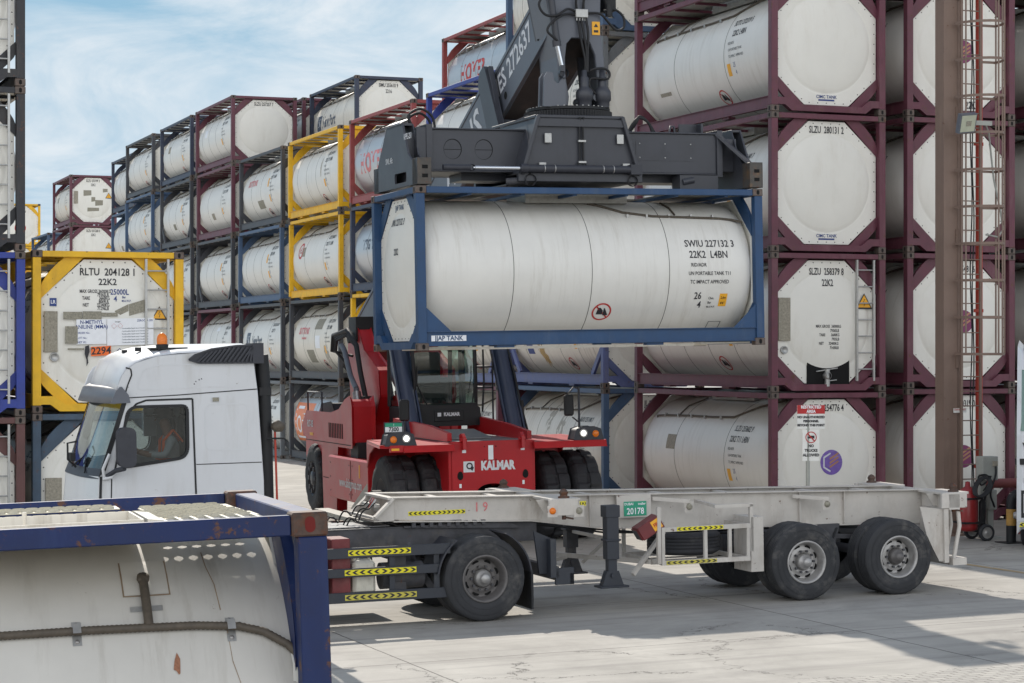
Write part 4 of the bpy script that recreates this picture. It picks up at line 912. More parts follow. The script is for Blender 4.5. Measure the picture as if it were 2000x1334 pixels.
put_text(b, '20178', .12, f, 1, .85, .002, (2.385, 1.26)); put_text(b, 'DUBAI', .045, f, 1, 1, .001, (2.29, 1.36)); put_text(b, 'trailer', .045, f, 1, 1, .001, (2.48, 1.36)); b.build('number_plate', [M['green'], M['sticker']], TR)

# ------------------------------------------------------------------ tractor unit
TC = root('truck_tractor', PX, PY, PYAW, 'white truck with sleeper cab and amber roof beacon, coupled to the empty grey trailer', 'truck', pitch=PP)
b = MB()
for y in (.76, 1.60): b.box(-5.0, 1.0, y, y+.08, .93, 1.18); b.box(-5.0, 1.0, y-.01 if y < 1 else y, y+.08 if y < 1 else y+.09, 1.18, 1.192)
for u in (-4.4, -3.2, -2.2, -1.2, .7): b.box(u, u+.1, .84, 1.6, .96, 1.14)
b.cyl((0, .3, .545), (0, 2.14, .545), .09, 0, 14); b.lathe([(-.25, .1), (-.18, .2), (0, .24), (.18, .2), (.25, .1)], (0, 1.22, .55), (0, 1, 0), 0, 20)
b.bar((-.6, .8, .9), (.6, .8, .9), .09, .05); b.bar((-1.6, 1.22, .95), (-.1, 1.22, .6), .09, .09)
b.box(.95, 1.05, .1, 2.34, .5, .64); b.build('chassis_frame', M['chas'], TC)
b = MB(); 
b.prism([(-.85, 1.20), (.55, 1.20), (.75, 1.13), (.75, 1.11), (-.85, 1.18)], 'y', .72, 1.72)
b.lathe([(0, .48), (.05, .48), (.06, .44), (.06, .1)], (-.15, 1.22, 1.20), (0, 0, 1), 0, 32); b.box(-.6, .3, .85, 1.0, 1.13, 1.2); b.box(-.6, .3, 1.44, 1.6, 1.13, 1.2)
for k in range(9): b.box(-.75+.12*k, -.70+.12*k, .69, .74, 1.18, 1.24)
b.build('fifth_wheel', M['chas'], TC)
b = MB()
for x in (-2.6, -2.2, -1.8, -1.4): b.box(x, x+.03, .84, 1.6, 1.18, 1.2)
b.box(-2.75, -1.0, .86, 1.58, 1.2, 1.21); b.build('catwalk', M['tread'], TC)
for (z, u1, hh, mk) in ((.955, -.45, .13, 'refl'), (.71, -.60, .11, 'refl'), (.40, -.42, .13, 'refld')):
    b = MB(); b.box(-3.2, u1, .05, .09, z-hh/2, z+hh/2); b.build('side_guard_rail', M['rail'], TC, .004)
    b = MB(); u0 = -1.80 if z > .8 else -1.85; chevrons(b, u0, u0+(.82 if z > .8 else .94), z-.033, z+.037, lambda a_, c, o: (a_, .047-o, c), 0, 1, 9); b.build('reflective_strip', [M[mk], M['ink']], TC)
b = MB()
for u in (-2.9, -1.25, -.66): b.box(u, u+.07, .092, .13, .36, 1.0); b.box(u, u+.07, .13, .76, .86, .92).cut()
b.each('guard_bracket', M['rail'], TC)
b = MB(); b.box(-1.98, -1.74, .16, .6, .42, 1.13); b.build('battery_box', M['rustp'], TC, .01)
b = MB(); b.box(-1.70, -1.40, .18, .50, .42, .84); b.build('jerrycan', M['jerry'], TC, .04)
b = MB(); b.cyl((-1.66, .3, .83), (-1.66, .3, .88), .035, 0, 12); b.tube([(-1.6, .33, .83), (-1.58, .33, .90), (-1.47, .33, .90), (-1.44, .33, .83)], .02, 0, 8); b.build('jerrycan_handle', M['jerry'], TC)
b = MB(); b.cyl((-1.3, .35, .62), (-.75, .35, .62), .17, 0, 20); b.box(-1.15, -1.0, .2, .5, .45, .9); b.cyl((-3.1, .45, .62), (-2.1, .45, .62), .28, 0, 24); b.cyl((-2.6, 1.95, .62), (-1.0, 1.95, .62), .3, 0, 24)
b.bar((-.95, .2, 1.02), (-.75, .5, .62), .05, .05); b.bar((-.6, .3, .42), (-.9, .45, .86), .05, .09); b.build('air_and_fuel_tanks', M['chas'], TC)
wheel(TC, 0, 0, .545, .29, True, 'rimd', 'rubber2', 'cap', dish=.16); wheel(TC, 0, 2.44, .545, .29, True, 'rimd', 'rubber2', 'cap', True)
wheel(TC, -3.9, .02, .52, .3, False, 'rimd', 'rubber2', 'cap', dish=.05); wheel(TC, -3.9, 2.42, .52, .3, False, 'rimd', 'rubber2', 'cap', True, dish=.05)
def arcguard(a0, a1, r, y0, y1, c=(0, .545)):
    b = MB(); n = 14; P = [(c[0]+r*cos(math.radians(a0+(a1-a0)*k/n)), c[1]+r*sin(math.radians(a0+(a1-a0)*k/n))) for k in range(n+1)]
    Q = [(c[0]+(r+.02)*cos(math.radians(a0+(a1-a0)*k/n)), c[1]+(r+.02)*sin(math.radians(a0+(a1-a0)*k/n))) for k in range(n+1)]
    b.prism(P+Q[::-1], 'y', y0, y1); return b
for y0, y1 in ((.02, .66), (1.78, 2.42)):
    arcguard(5, 62, .63, y0, y1).build('rear_mudguard', M['plast'], TC); arcguard(126, 172, .62, y0, y1).build('front_mudguard', M['plast'], TC)
    b = MB(); b.box(.63, .66, y0, y1, .12, .62); b.build('mud_flap', M['plast2'], TC)
b = MB(); b.prism([(.75, 1.1), (.98, 1.0), (1.0, .55), (.82, .55)], 'y', .2, .24); b.box(.92, 1.0, .06, .5, .5, 1.0); b.box(1.0, 1.26, .1, .14, .40, .62); b.box(1.0, 1.26, 2.3, 2.34, .40, .62); b.box(1.2, 1.26, .1, 2.34, .40, .55)
b.build('rear_cross_guard', M['rail'], TC, .004)
# coiled air lines between cab and trailer
for j in range(3):
    b = MB(); pts = []; p0 = Vector((-2.75, 1.1+.2*j, 1.55)); p1 = Vector((-1.16, .98+.15*j, 1.50)); n = 90
    for k in range(n+1):
        t = k/n; sag = -.45*sin(pi*t)*(1 if j < 2 else .7); cr = .055*min(1, 6*t, 6*(1-t)); ph = 2*pi*9*t
        pts.append(p0.lerp(p1, t)+Vector((0, cr*cos(ph), sag+cr*sin(ph))))
    b.tube(pts, .011, 0, 5); b.build('coiled_air_line', M['plast2'], TC)
# ---- cab shell
YN, YF = .05, 2.41
side = [(-4.90, .95), (-4.92, 1.6), (-4.88, 2.02), (-4.82, 2.12), (-4.66, 2.55), (-4.54, 2.93), (-4.60, 2.98), (-4.66, 3.06), (-4.60, 3.22), (-4.54, 3.31), (-4.42, 3.385), (-4.15, 3.465), (-3.6, 3.50), (-2.98, 3.50), (-2.955, 3.3), (-2.92, 3.0), (-2.86, 1.9), (-2.86, .95)]
def rnd(poly, r=.07, n=4):
    out = []
    for i in range(len(poly)):
        p, q, w = Vector(poly[i-1]), Vector(poly[i]), Vector(poly[(i+1) % len(poly)])
        a_ = q+(p-q).normalized()*min(r, (p-q).length/2.2); c = q+(w-q).normalized()*min(r, (w-q).length/2.2)
        for k in range(n+1):
            t = k/n; x = a_.lerp(q, t).lerp(q.lerp(c, t), t); out.append((x.x, x.y))
    return out
win = rnd([(-4.645, 2.20), (-4.53, 2.80), (-4.45, 2.855), (-3.80, 2.855), (-3.80, 2.30), (-3.86, 2.22), (-4.57, 2.13)], .07)
win = [(x, z) for x, z in win]
for (y, t, nm) in ((YN, .05, 'cab_side'), (YF, -.05, 'cab_side')):
    b = MB(); b.plate(side, [win], lambda x, z, d, y=y: (x, y+d, z), t); b.build(nm, M['cabw'], TC, .008)
def outline(lp, w, fn, mb, m=0, closed=True):
    n = len(lp)
    for i in range(n if closed else n-1):
        p, q = Vector(lp[i]), Vector(lp[(i+1) % n]); mb.bar(fn(*p), fn(*q), w, w*.5, m, up=(0, 1, 0))
b = MB(); outline(win, .035, lambda x, z: (x, YN-.004, z), b); b.cut(); outline(win, .035, lambda x, z: (x, YF+.004, z), b); b.each('window_seal', M['plast2'], TC)
for y in (YN+.02, YF-.02): b = MB(); b.add([(x, y, z) for x, z in win], [tuple(range(len(win)))]); b.build('side_window', M['glass'], TC)
# door gap, seams and pressed panels
b = MB(); door = [(-4.70, 2.05), (-4.63, 2.40), (-4.50, 2.80), (-4.42, 2.89), (-4.3, 2.93), (-3.735, 2.935), (-3.71, 1.8), (-3.70, 1.0)]
outline(door, .022, lambda x, z: (x, YN-.001, z), b, 0, False); outline([(-4.73, 2.03), (-4.76, 1.2)], .014, lambda x, z: (x, YN-.001, z), b, 0, False)
outline([(-4.98, 2.03), (-5.0, 1.5), (-5.01, 1.0)], .03, lambda x, z: (x+.12, YN-.001, z), b, 0, False)
outline([(-4.52, 2.965), (-3.9, 2.985), (-2.93, 3.035)], .012, lambda x, z: (x, YN-.001, z), b, 0, False); outline([(-3.70, 2.135), (-2.885, 2.135)], .01, lambda x, z: (x, YN-.001, z), b, 0, False)
b.build('panel_gap', M['plast2'], TC)
b = MB()
for lp in (rnd([(-3.58, 2.30), (-3.58, 2.86), (-3.05, 2.86), (-3.05, 2.30)], .09), rnd([(-4.42, 3.06), (-4.34, 3.30), (-4.1, 3.36), (-3.05, 3.34), (-3.03, 3.08)], .08)): outline(lp, .014, lambda x, z: (x, YN+.0005, z), b)
outline([(-3.725, 2.97), (-3.725, 2.93)], .008, lambda x, z: (x, YN-.001, z), b, 0, False); b.box(-3.5, -3.40, YN-.012, YN, 2.89, 2.95); b.build('pressed_panel_line', M['cabw'], TC)
b = MB(); b.box(-3.49, -3.41, YN-.02, YN-.012, 2.895, 2.945); b.build('side_marker', M['scuff'], TC, .008)
b = MB()
for (x, z) in ((-3.66, 3.16), (-3.72, 3.11), (-3.63, 3.17), (-3.70, 3.14)): b.add([(x, YN-.001, z), (x+.022, YN-.001, z-.004), (x+.012, YN-.001, z+.016)], [(0, 1, 2)])
b.build('paint_chips', M['ink'], TC)
# roof, rear wall, front skin
top = side[5:14]
b = MB(); ys = [YN, YN+.03, YN+.10, YN+.25, YN+.6, (YN+YF)/2, YF-.6, YF-.25, YF-.10, YF-.03, YF]
def crown(y):
    d = min(y-YN, YF-y); return .0 if d <= 0 else .10*min(1, (d/.45))**.55
roofp = [(-4.58, 2.96), (-4.66, 3.06), (-4.60, 3.22), (-4.54, 3.31), (-4.42, 3.385), (-4.30, 3.43), (-4.15, 3.465), (-3.9, 3.49), (-3.6, 3.50), (-3.3, 3.50), (-2.98, 3.50)]
vs = []
for y in ys:
    c = crown(y); fw = (1-abs((y-(YN+YF)/2)/((YF-YN)/2))**3)
    for i, (x, z) in enumerate(roofp): vs.append((x+.10-.10-(.03*fw if i < 4 else .03*fw*max(0, (7-i)/4))+(.16*max(0, (y-1.6)/.8)**2 if i < 7 else 0), y, z+c*(0 if i == 0 else .35 if i == 1 else .6 if i == 2 else 1)))
n = len(roofp); b.add(vs, [(j*n+i, j*n+i+1, (j+1)*n+i+1, (j+1)*n+i) for j in range(len(ys)-1) for i in range(n-1)], 0, True); b.build('cab_roof', M['cabw'], TC)
b = MB(); b.add([(-2.98, YN+.01, 3.5), (-2.98, YF-.01, 3.5), (-2.87, YF-.01, .95), (-2.87, YN+.01, .95)], [(0, 1, 2, 3)]); b.add([(-2.98, y, 3.5+crown(y)) for y in ys]+[(-2.98, YF, 3.4), (-2.98, YN, 3.4)], [tuple(range(len(ys)+2))]); b.build('cab_rear_wall', M['cabw'], TC)
b = MB(); b.box(-4.95, -2.9, YN+.06, YF-.06, 1.5, 1.54); b.box(-2.97, -2.93, YN+.06, YF-.06, 1.54, 3.4); b.box(-3.55, -2.98, YN+.08, YF-.08, 1.54, 2.0); b.box(-4.0, -2.98, YN+.3, YF-.06, 2.95, 3.0); b.build('cab_interior', M['floor'], TC)
def frontskin(z0, z1, x0, x1, bulge, m, nm, k=8, yy=(YN+.01, YF-.01)):
    b = MB(); vs = []
    for j in range(k*2+1):
        t = j/(k*2); y = yy[0]+(yy[1]-yy[0])*t; fw = 1-abs(2*t-1)**3.2
        vs += [(x0-bulge*fw, y, z0), (x1-bulge*fw, y, z1)]
    b.add(vs, [(2*i, 2*i+1, 2*i+3, 2*i+2) for i in range(2*k)], 0, True); return b.build(nm, m, TC)
frontskin(.95, 1.6, -4.90, -4.92, .12, M['cabw'], 'front_panel'); frontskin(1.6, 2.03, -4.92, -4.88, .12, M['cabw'], 'front_panel')
frontskin(2.03, 2.93, -4.86, -4.55, .13, M['glass'], 'windscreen'); frontskin(2.0, 2.12, -4.885, -4.835, .132, M['plast'], 'windscreen_base')
b = MB()
for y in (YN-.003, YF+.003): b.prism([(-4.89, 2.02), (-4.80, 2.10), (-4.53, 2.93), (-4.58, 2.95)], 'y', y-.004, y+.004).cut()
b.each('windscreen_pillar', M['plast2'], TC)
b = MB(); vs = []; k = 10
for j in range(2*k+1):
    t = j/(2*k); y = YN-.05+(YF-YN+.1)*t; fw = 1-abs(2*t-1)**3; vs += [(-4.60-.05*fw, y, 3.10+.02*fw), (-4.66-.08*fw, y, 3.06+.02*fw), (-4.72-.10*fw, y, 2.90), (-4.68-.09*fw, y, 2.895), (-4.58-.06*fw, y, 3.03)]
b.add(vs, [(5*i+q, 5*i+(q+1) % 5, 5*i+5+(q+1) % 5, 5*i+5+q) for i in range(2*k) for q in range(5)], 0, True); b.add(vs[:5], [(0, 1, 2, 3, 4)]); b.add(vs[-5:], [(0, 1, 2, 3, 4)])
b.prism([(-4.74, 2.90), (-4.50, 2.905), (-4.52, 3.0), (-4.60, 3.10), (-4.67, 3.06)], 'y', YN-.06, YN-.045)
b.build('sun_visor', M['kgrey'], TC)
b = MB()
outline([(-4.55, 3.02), (-4.52, 3.12), (-4.47, 3.24), (-4.48, 3.31), (-4.54, 3.33)], .016, lambda x, z: (x, YN-.002, z), b, 0, False); b.build('roof_front_seal', M['plast2'], TC)
# louvred roof fairing
b = MB(); fp = [(-3.78, 3.41), (-3.70, 3.47), (-3.5, 3.535), (-3.2, 3.57), (-2.9, 3.58), (-2.885, 3.35), (-3.65, 3.365)]
b.prism([(x, z) for x, z in fp], 'y', YN-.03, YN-.015)
outline(fp[:-1], .022, lambda x, z: (x, YN-.04, z), b, 0, False); outline([(-2.9, 3.36), (-3.65, 3.37), (-3.78, 3.41)], .022, lambda x, z: (x, YN-.04, z), b, 0, False)
for k in range(13):
    x = -3.68+.055*k; ztop = 3.41+.15*min(1, (x+3.72+.12)/.5)**.6
    b.bar((x, YN-.045, 3.375), (min(x+.13, -2.99), YN-.045, min(ztop, 3.55)), .022, .03, 0, (0, 1, 0))
b.box(-2.99, -2.85, YN-.05, YN+.3, 3.35, 3.60); b.cut(); b.box(-2.99, -2.85, YF-.3, YF+.05, 3.35, 3.6); b.prism([(x, z) for x, z in fp], 'y', YF+.015, YF+.03)
b.each('roof_fairing', M['plast'], TC)
b = MB(); b.tube([(-2.83, .25, 3.45), (-2.80, .25, 3.1), (-2.78, .25, 2.4), (-2.77, .25, 1.2)], [.10, .09, .085, .085], 0, 12); b.box(-2.87, -2.72, .16, .36, 2.95, 3.05); b.build('air_intake_stack', M['plast2'], TC)
b = MB(); b.cyl((-2.68, .1, 1.2), (-2.70, .1, 2.55), .014, 0, 8); b.build('red_broom_handle', M['redpipe'], TC)
b = MB(); b.lathe([(0, .05), (.05, .09), (.1, .08), (.14, .02)], (-2.66, .1, 2.5), (0, 0, 1), 0, 14); b.build('brush_head', M['pipe'], TC)
b = MB(); b.tube([(-2.8, .1, 2.42), (-2.6, .05, 2.42), (-2.55, .05, 2.38)], .012, 0, 6); b.tube([(-2.8, .1, 1.42), (-2.56, .05, 1.42), (-2.5, .05, 1.40)], .012, 0, 6); b.build('cab_hooks', M['plast2'], TC)
# beacon
b = MB(); b.lathe([(0, .075), (.04, .078), (.045, .06)], (-4.04, .32, 3.56), (0, 0, 1), 0, 20); b.box(-4.2, -3.75, .2, .44, 3.545, 3.562); b.build('beacon_base', M['plast2'], TC)
b = MB(); b.lathe([(0, .064), (.06, .066), (.10, .056), (.128, .034), (.14, .001)], (-4.04, .32, 3.605), (0, 0, 1), 0, 24); b.build('amber_beacon', M['orl'], TC)
b = MB(); b.box(-4.42, -4.36, .9, .96, 3.50, 3.54); b.cut(); b.box(-4.35, -4.28, .4, .46, 3.52, 3.57); b.cut(); b.cyl((-4.1, .2, 3.5), (-4.1, .2, 3.58), .014, 0, 8); b.each('roof_marker', M['plast2'], TC)
# mirror with arms
b = MB(); mir = rnd([(-4.69, 2.17), (-4.69, 2.60), (-4.51, 2.60), (-4.51, 2.16)], .07, 5); b.prism(mir, 'y', -.30, -.14); b.build('door_mirror', M['plast'], TC, .02)
b = MB(); b.tube([(-4.62, -.2, 2.13), (-4.70, -.05, 2.10), (-4.80, .05, 2.02)], .03, 0, 8); b.prism([(-4.5, 2.3), (-4.1, 2.19), (-4.1, 2.15), (-4.5, 2.17)], 'y', YN+.08, YN+.12); b.build('mirror_bracket', M['plast'], TC)
b = MB(); b.tube([(-4.82, YN-.01, 2.0), (-4.84, YN-.04, 2.12), (-4.76, YN-.05, 2.3)], .02, 0, 8); b.tube([(-4.84, YN-.02, 2.0), (-4.74, YN-.05, 2.02), (-4.68, YN-.04, 2.1)], .02, 0, 8); b.build('mirror_arm', M['cabw'], TC)
b = MB(); b.box(-5.08, -5.02, .9, 1.1, 2.18, 2.28); b.tube([(-5.0, 1.0, 2.1), (-5.10, 1.0, 2.2), (-5.10, 1.0, 2.40), (-4.98, 1.0, 2.42)], .014, 0, 6); b.tube([(-4.98, .5, 2.06), (-4.88, .9, 2.3), (-4.82, 1.2, 2.45)], .010, 0, 6); b.tube([(-5.0, 1.3, 2.1), (-4.9, .9, 2.25)], .010, 0, 6); b.build('wiper_set', M['plast2'], TC)
b = MB(); b.box(-3.78, -3.62, .32, .82, 1.95, 2.72); b.box(-4.2, -3.65, .32, .82, 1.86, 1.98); b.box(-3.76, -3.66, .42, .72, 2.7, 2.9); b.build('driver_seat', M['seat'], TC, .04)
b = MB(); b.box(-3.78, -3.62, 1.6, 2.1, 1.95, 2.72); b.box(-4.2, -3.65, 1.6, 2.1, 1.86, 1.98); b.build('passenger_seat', M['seat'], TC, .04)
b = MB(); b.lathe([(-.015, .21), (0, .225), (.015, .21), (0, .195), (-.015, .21)], (-4.45, .57, 2.28), (.75, 0, .65), 0, 28); b.bar((-4.62, .57, 2.1), (-4.45, .57, 2.28), .06, .06); b.box(-4.78, -4.6, YN+.08, YF-.08, 1.7, 2.12); b.build('dashboard', M['floor'], TC)
b = MB(); b.box(-3.9, -3.4, 2.3, 2.34, 2.4, 2.85); b.build('paper_sheet', M['sticker'], TC)

# ------------------------------------------------------------------ people
def person(pts, edges, rad, loc_parent, name, label, extra, head, face=(-1, 0, 0)):
    """one continuous body grown with a skin modifier; pts in the parent's frame"""
    me = bpy.data.meshes.new(name); me.from_pydata([Vector(p) for p in pts], edges, [])
    o = bpy.data.objects.new(name, me); COL.objects.link(o); me.materials.append(M['shirt'])
    sk = o.modifiers.new('skin', 'SKIN'); lay = me.skin_vertices[0].data if me.skin_vertices else None
    for i, r in enumerate(rad): lay[i].radius = r if isinstance(r, tuple) else (r, r)
    lay[0].use_root = True
    o.modifiers.new('sub', 'SUBSURF').levels = 1; o.modifiers['sub'].render_levels = 1
    bpy.context.view_layer.update(); ev = o.evaluated_get(bpy.context.evaluated_depsgraph_get())
    m2 = bpy.data.meshes.new_from_object(ev); m2.name = name; bpy.data.objects.remove(o)
    for p in m2.polygons: p.use_smooth = True
    m2.materials.clear(); m2.materials.append(M['shirt']); m2.materials.append(M['skin']); m2.materials.append(M['floor'])
    for p in m2.polygons:
        c = p.center; p.material_index = extra(c)
    o = obj(name, m2)
    o.matrix_world = loc_parent.matrix_world.copy()
    return tag(o, label, 'person')
P_ = [(-3.92, .57, 2.02), (-3.90, .57, 2.2), (-3.90, .57, 2.42), (-3.93, .57, 2.52), (-3.97, .57, 2.60), (-3.985, .57, 2.70),
      (-3.92, .40, 2.44), (-4.02, .34, 2.24), (-4.24, .42, 2.26), (-4.33, .47, 2.30), (-3.92, .74, 2.44), (-4.02, .80, 2.24), (-4.24, .72, 2.26), (-4.33, .67, 2.30),
      (-3.95, .47, 2.03), (-4.36, .44, 2.05), (-4.46, .44, 1.66), (-4.60, .44, 1.60), (-3.95, .67, 2.03), (-4.36, .70, 2.05), (-4.46, .70, 1.66), (-4.60, .70, 1.60)]
E_ = [(0, 1), (1, 2), (2, 3), (3, 4), (4, 5), (2, 6), (6, 7), (7, 8), (8, 9), (2, 10), (10, 11), (11, 12), (12, 13), (0, 14), (14, 15), (15, 16), (16, 17), (0, 18), (18, 19), (19, 20), (20, 21)]
R_ = [(.13, .16), (.12, .15), (.11, .16), .06, (.085, .075), (.09, .075), .06, .05, .04, .035, .06, .05, .04, .035, .09, .07, .05, .045, .09, .07, .05, .045]
drv = person(P_, E_, R_, TC, 'person', 'driver in grey shirt, orange vest and black cap seated in the white cab', lambda c: 1 if (c.z > 2.5 or c.x < -4.2 and c.z > 2.2) else (2 if c.z < 2.08 else 0), None)
def ppart(name, mb, mats): o = mb.build(name, mats); o.parent = drv; return o
b = MB(); b.lathe([(-.03, .125), (.02, .128), (.07, .112), (.10, .06), (.105, .001)], (-3.985, .57, 2.73), (0, 0, 1), 0, 20); b.box(-4.19, -4.06, .49, .65, 2.72, 2.735); ppart('cap', b, M['cap'])
b = MB()
for y in (.44, .67): b.bar((-4.03, y, 2.12), (-4.02, y, 2.42), .07, .02, 0, (1, 0, 0)); b.bar((-4.02, y, 2.42), (-3.90, y, 2.55), .07, .02, 0, (1, 0, 0)); b.bar((-3.90, y, 2.55), (-3.78, y, 2.40), .07, .02, 0, (1, 0, 0))
b.box(-4.06, -3.78, .38, .76, 2.10, 2.2); ppart('safety_vest', b, M['hiv'])
b = MB()
for s, y in ((-1, .47), (1, .67)):
    for k in range(4):
        p = Vector((-4.35, y-.03+.02*k, 2.31)); b.tube([p, p+Vector((-.05, 0, .02)), p+Vector((-.075, 0, -.01)), p+Vector((-.06, 0, -.04))], [.010, .010, .009, .008], 0, 6)
    b.tube([(-4.33, y-s*-.03, 2.31), (-4.36, y+s*.05, 2.34), (-4.40, y+s*.06, 2.33)], .011, 0, 6)
ppart('fingers', b, M['skin'])
b = MB(); b.add([(-4.085, .555, 2.66), (-4.085, .585, 2.66), (-4.075, .57, 2.70), (-4.11, .57, 2.665)], [(0, 1, 3), (1, 2, 3), (2, 0, 3)])
for y in (.53, .61): b.lathe([(0, .012), (.006, .008), (.008, .001)], (-4.068, y, 2.70), (-1, 0, 0), 1, 8)
b.box(-4.075, -4.068, .545, .595, 2.615, 2.623, 1); ppart('face', b, [M['skin'], M['ink']])
# ------------------------------------------------------------------ lifted tank (T) and foreground tank (F)
TY = .356; tx = Vector((cos(TY), sin(TY))); ty = Vector((-sin(TY), cos(TY))); TC0 = Vector((-1.463, 33.73))+tx*CL/2+ty*CW/2; TZ = 3.474
T = container(TC0, TY, 'white tank container in a bright blue frame, hanging from the dark spreader', 'jblue', 'white', z=TZ, brace='gusset', marks=None, pitch=.0168, roll=-.0063, pipe=False, nofork=False, group=None)
T['category'] = 'tank container'
a = MB(); f = wrap()
def lines(a, L, m=0):
    for (s, sz, u, b, xs, mm) in L: put_text(a, s, sz, f, mm, xs, sz*.015, (u, b))
lines(a, [('SWIU 227132 3', .17, 2.09, .42, .82, 0), ('22K2  L4BN', .17, 2.05, .23, .82, 0)]); a.build('tank_code', [M['ink']], T)
a = MB(); lines(a, [('RID/ADR', .085, 1.86, .06, .85, 0), ('UN PORTABLE TANK T11', .085, 2.06, -.08, .8, 0), ('TC IMPACT APPROVED', .085, 2.06, -.22, .8, 0)]); a.build('approval_text', [M['ink']], T)
a = MB(); lines(a, [('26', .17, 1.87, -.46, .8, 0), ('4', .17, 1.92, -.62, .8, 0), ('Cbm.', .06, 2.12, -.5, .8, 0), ('Bar', .06, 2.1, -.58, .8, 0), ('M.A.W.P.', .05, 2.14, -.66, .8, 0)]); a.build('capacity_text', [M['ink']], T)
a = MB(); subdiv_rect(a, 2.27, 2.41, -.65, -.42, wrap(off=.003), 0, 3); put_text(a, '2,6m', .06, wrap(off=.005), 1, .8, .001, (2.34, -.49)); put_text(a, "8'6\"", .06, wrap(off=.005), 1, .8, .001, (2.34, -.59)); a.build('height_label', [M['ylab'], M['ink']], T)
obj('no_forklift_mark', nofork_mesh(.20, -.74, .92), T)
a = MB(); a.box(-2.80, -2.22, -CW/2+.036, -CW/2+.044, .145, .235); put_text(a, 'JJAP TANK', .105, lambda u, z: (u, -CW/2+.034, z), 1, .95, .003, (-2.51, .188)); a.build('name_plate', [M['sticker'], M['jblue']], T)
e = end_text(T, [('JJAP TANK', .12, 0, 2.32, 'jblue', .8), ('SWIU 227132 3', .15, -.02, 2.08, 'ink', .7), ('22K2', .15, 0, 1.6, 'ink', .7)], -1)
a = MB(); f3 = wrap(off=.02); a.tube([f3(.2, 1.42), f3(.4, 1.28), f3(.7, 1.08), f3(1.2, .98), f3(2.4, .93), f3(2.62, .90), f3(2.8, .84)], .02, 0, 8); a.tube([f3(1.55, 1.5), f3(1.6, 1.25), f3(1.62, 1.02)], .016, 0, 6)
for u in (.75, 1.1, 1.5, 1.9, 2.3): p = f3(u, .98); a.box(u-.015, u+.015, p[1]-.02, p[1]+.03, p[2]-.03, p[2]+.03, 1)
a.build('heating_pipe', [M['pipe'], M['alu']], T)
a = MB(); g3 = wrap(off=.004)
for q in ((2.2, 2.42, -1.2, -1.19), (2.2, 2.42, -.98, -.97), (2.19, 2.2, -1.2, -.97), (2.41, 2.42, -1.2, -.97)): subdiv_rect(a, *q, g3, 0, 2)
a.build('earthing_mark', M['ink'], T)
a = MB(); a.box(-2.72, 2.25, -.62, .62, .006, .05, 0); a.box(-2.9, -2.1, -.9, .9, .03, .06); a.box(2.0, 2.9, -.9, .9, .03, .06); a.build('belly_plate', M['white2'], T)

FYW = .269; fx = Vector((cos(FYW), sin(FYW))); fy = Vector((-sin(FYW), cos(FYW))); FC = Vector((-.810, 10.5))-fx*CL/2+fy*CW/2
F = container(FC, FYW, 'white tank container with deep blue frame and rusty corner, cropped in the foreground', 'fblue', 'fwhite', z=-.036-SLOPE*FC.x, marks=None, pitch=.03, roll=-.018, pipe=False, nofork=False, group=None)
for c in F.children:
    if c.name.startswith('corner_casting'):
        c.material_slots[0].link = 'OBJECT'; c.material_slots[0].material = M['castr']
        c.material_slots[1].link = 'OBJECT'; c.material_slots[1].material = mat('red_primer_hollow', rgb(110, 22, 16), .8)
for c in [c for c in F.children if c.name.startswith('walkway')]: bpy.data.objects.remove(c)
for c in [c for c in F.children if c.name.startswith('barrel')]: bpy.data.objects.remove(c)
a = MB(); pr = [(-2.93, .8), (-2.93, 1.10), (-2.915, 1.145), (-2.87, RB), (0, RB), (2.87, RB), (2.915, 1.145), (2.93, 1.10), (2.93, .8)]; a.lathe(pr, (0, 0, ZB), (1, 0, 0), 0, 120)
for x in (-.6, .75): a.lathe([(x-.007, RB-.001), (x-.006, RB+.0035), (x+.006, RB+.0035), (x+.007, RB-.001)], (0, 0, ZB), (1, 0, 0), 1, 96)
a.build('barrel', [M['fwhite'], M['seam']], F)
# perforated walkway strips with raised teeth
def grating(x0, x1, y0, y1, z):
    a = MB(); px = .075; nx = int((x1-x0)/px); ny = max(2, int((y1-y0)/.062)); holes = []
    for j in range(ny):
        for i in range(nx-(j % 2)):
            cx, cy = x0+px*(i+.5+(j % 2)*.5), y0+(y1-y0)*(j+.5)/ny
            holes.append([(cx+.030*cos(2*pi*k/8), cy+.024*sin(2*pi*k/8)) for k in range(8)])
    a.plate([(x0, y0), (x1, y0), (x1, y1), (x0, y1)], holes, lambda x, y, d: (x, y, z+d), .006)
    for h in holes:
        o = len(a.v); c = Vector(((h[0][0]+h[4][0])/2, (h[2][1]+h[6][1])/2))
        vs = [(p[0], p[1], z+.006) for p in h]+[(c.x+(p[0]-c.x)*1.15, c.y+(p[1]-c.y)*1.15, z+.006) for p in h]+[(c.x+(p[0]-c.x)*1.05, c.y+(p[1]-c.y)*1.05, z+.019) for p in h]
        a.add(vs, [(8+k, 8+(k+1) % 8, 16+(k+1) % 8, 16+k) for k in range(8)]+[(16+k, 16+(k+1) % 8, (k+1) % 8, k) for k in range(8)])
    return a
gm = mat('pale_grating', rgb(196, 190, 172), .55, .1, .12, 20, rgb(140, 130, 112), (6, 6, 6), .6)
grating(.9, 2.84, -1.10, -.86, CH-.055).build('walkway_grating', gm, F); grating(.9, 2.80, -.02, .28, CH-.055).build('walkway_grating', gm, F); grating(2.26, 2.82, -.38, -.03, CH-.056).build('walkway_grating', gm, F); grating(2.30, 2.80, .30, .75, CH-.057).build('walkway_grating', gm, F)
grating(.9, 2.2, .75, 1.05, CH-.055).build('walkway_grating', gm, F)
a = MB(); a.box(2.26, 2.82, -.84, -.40, CH-.062, CH-.052, 0)
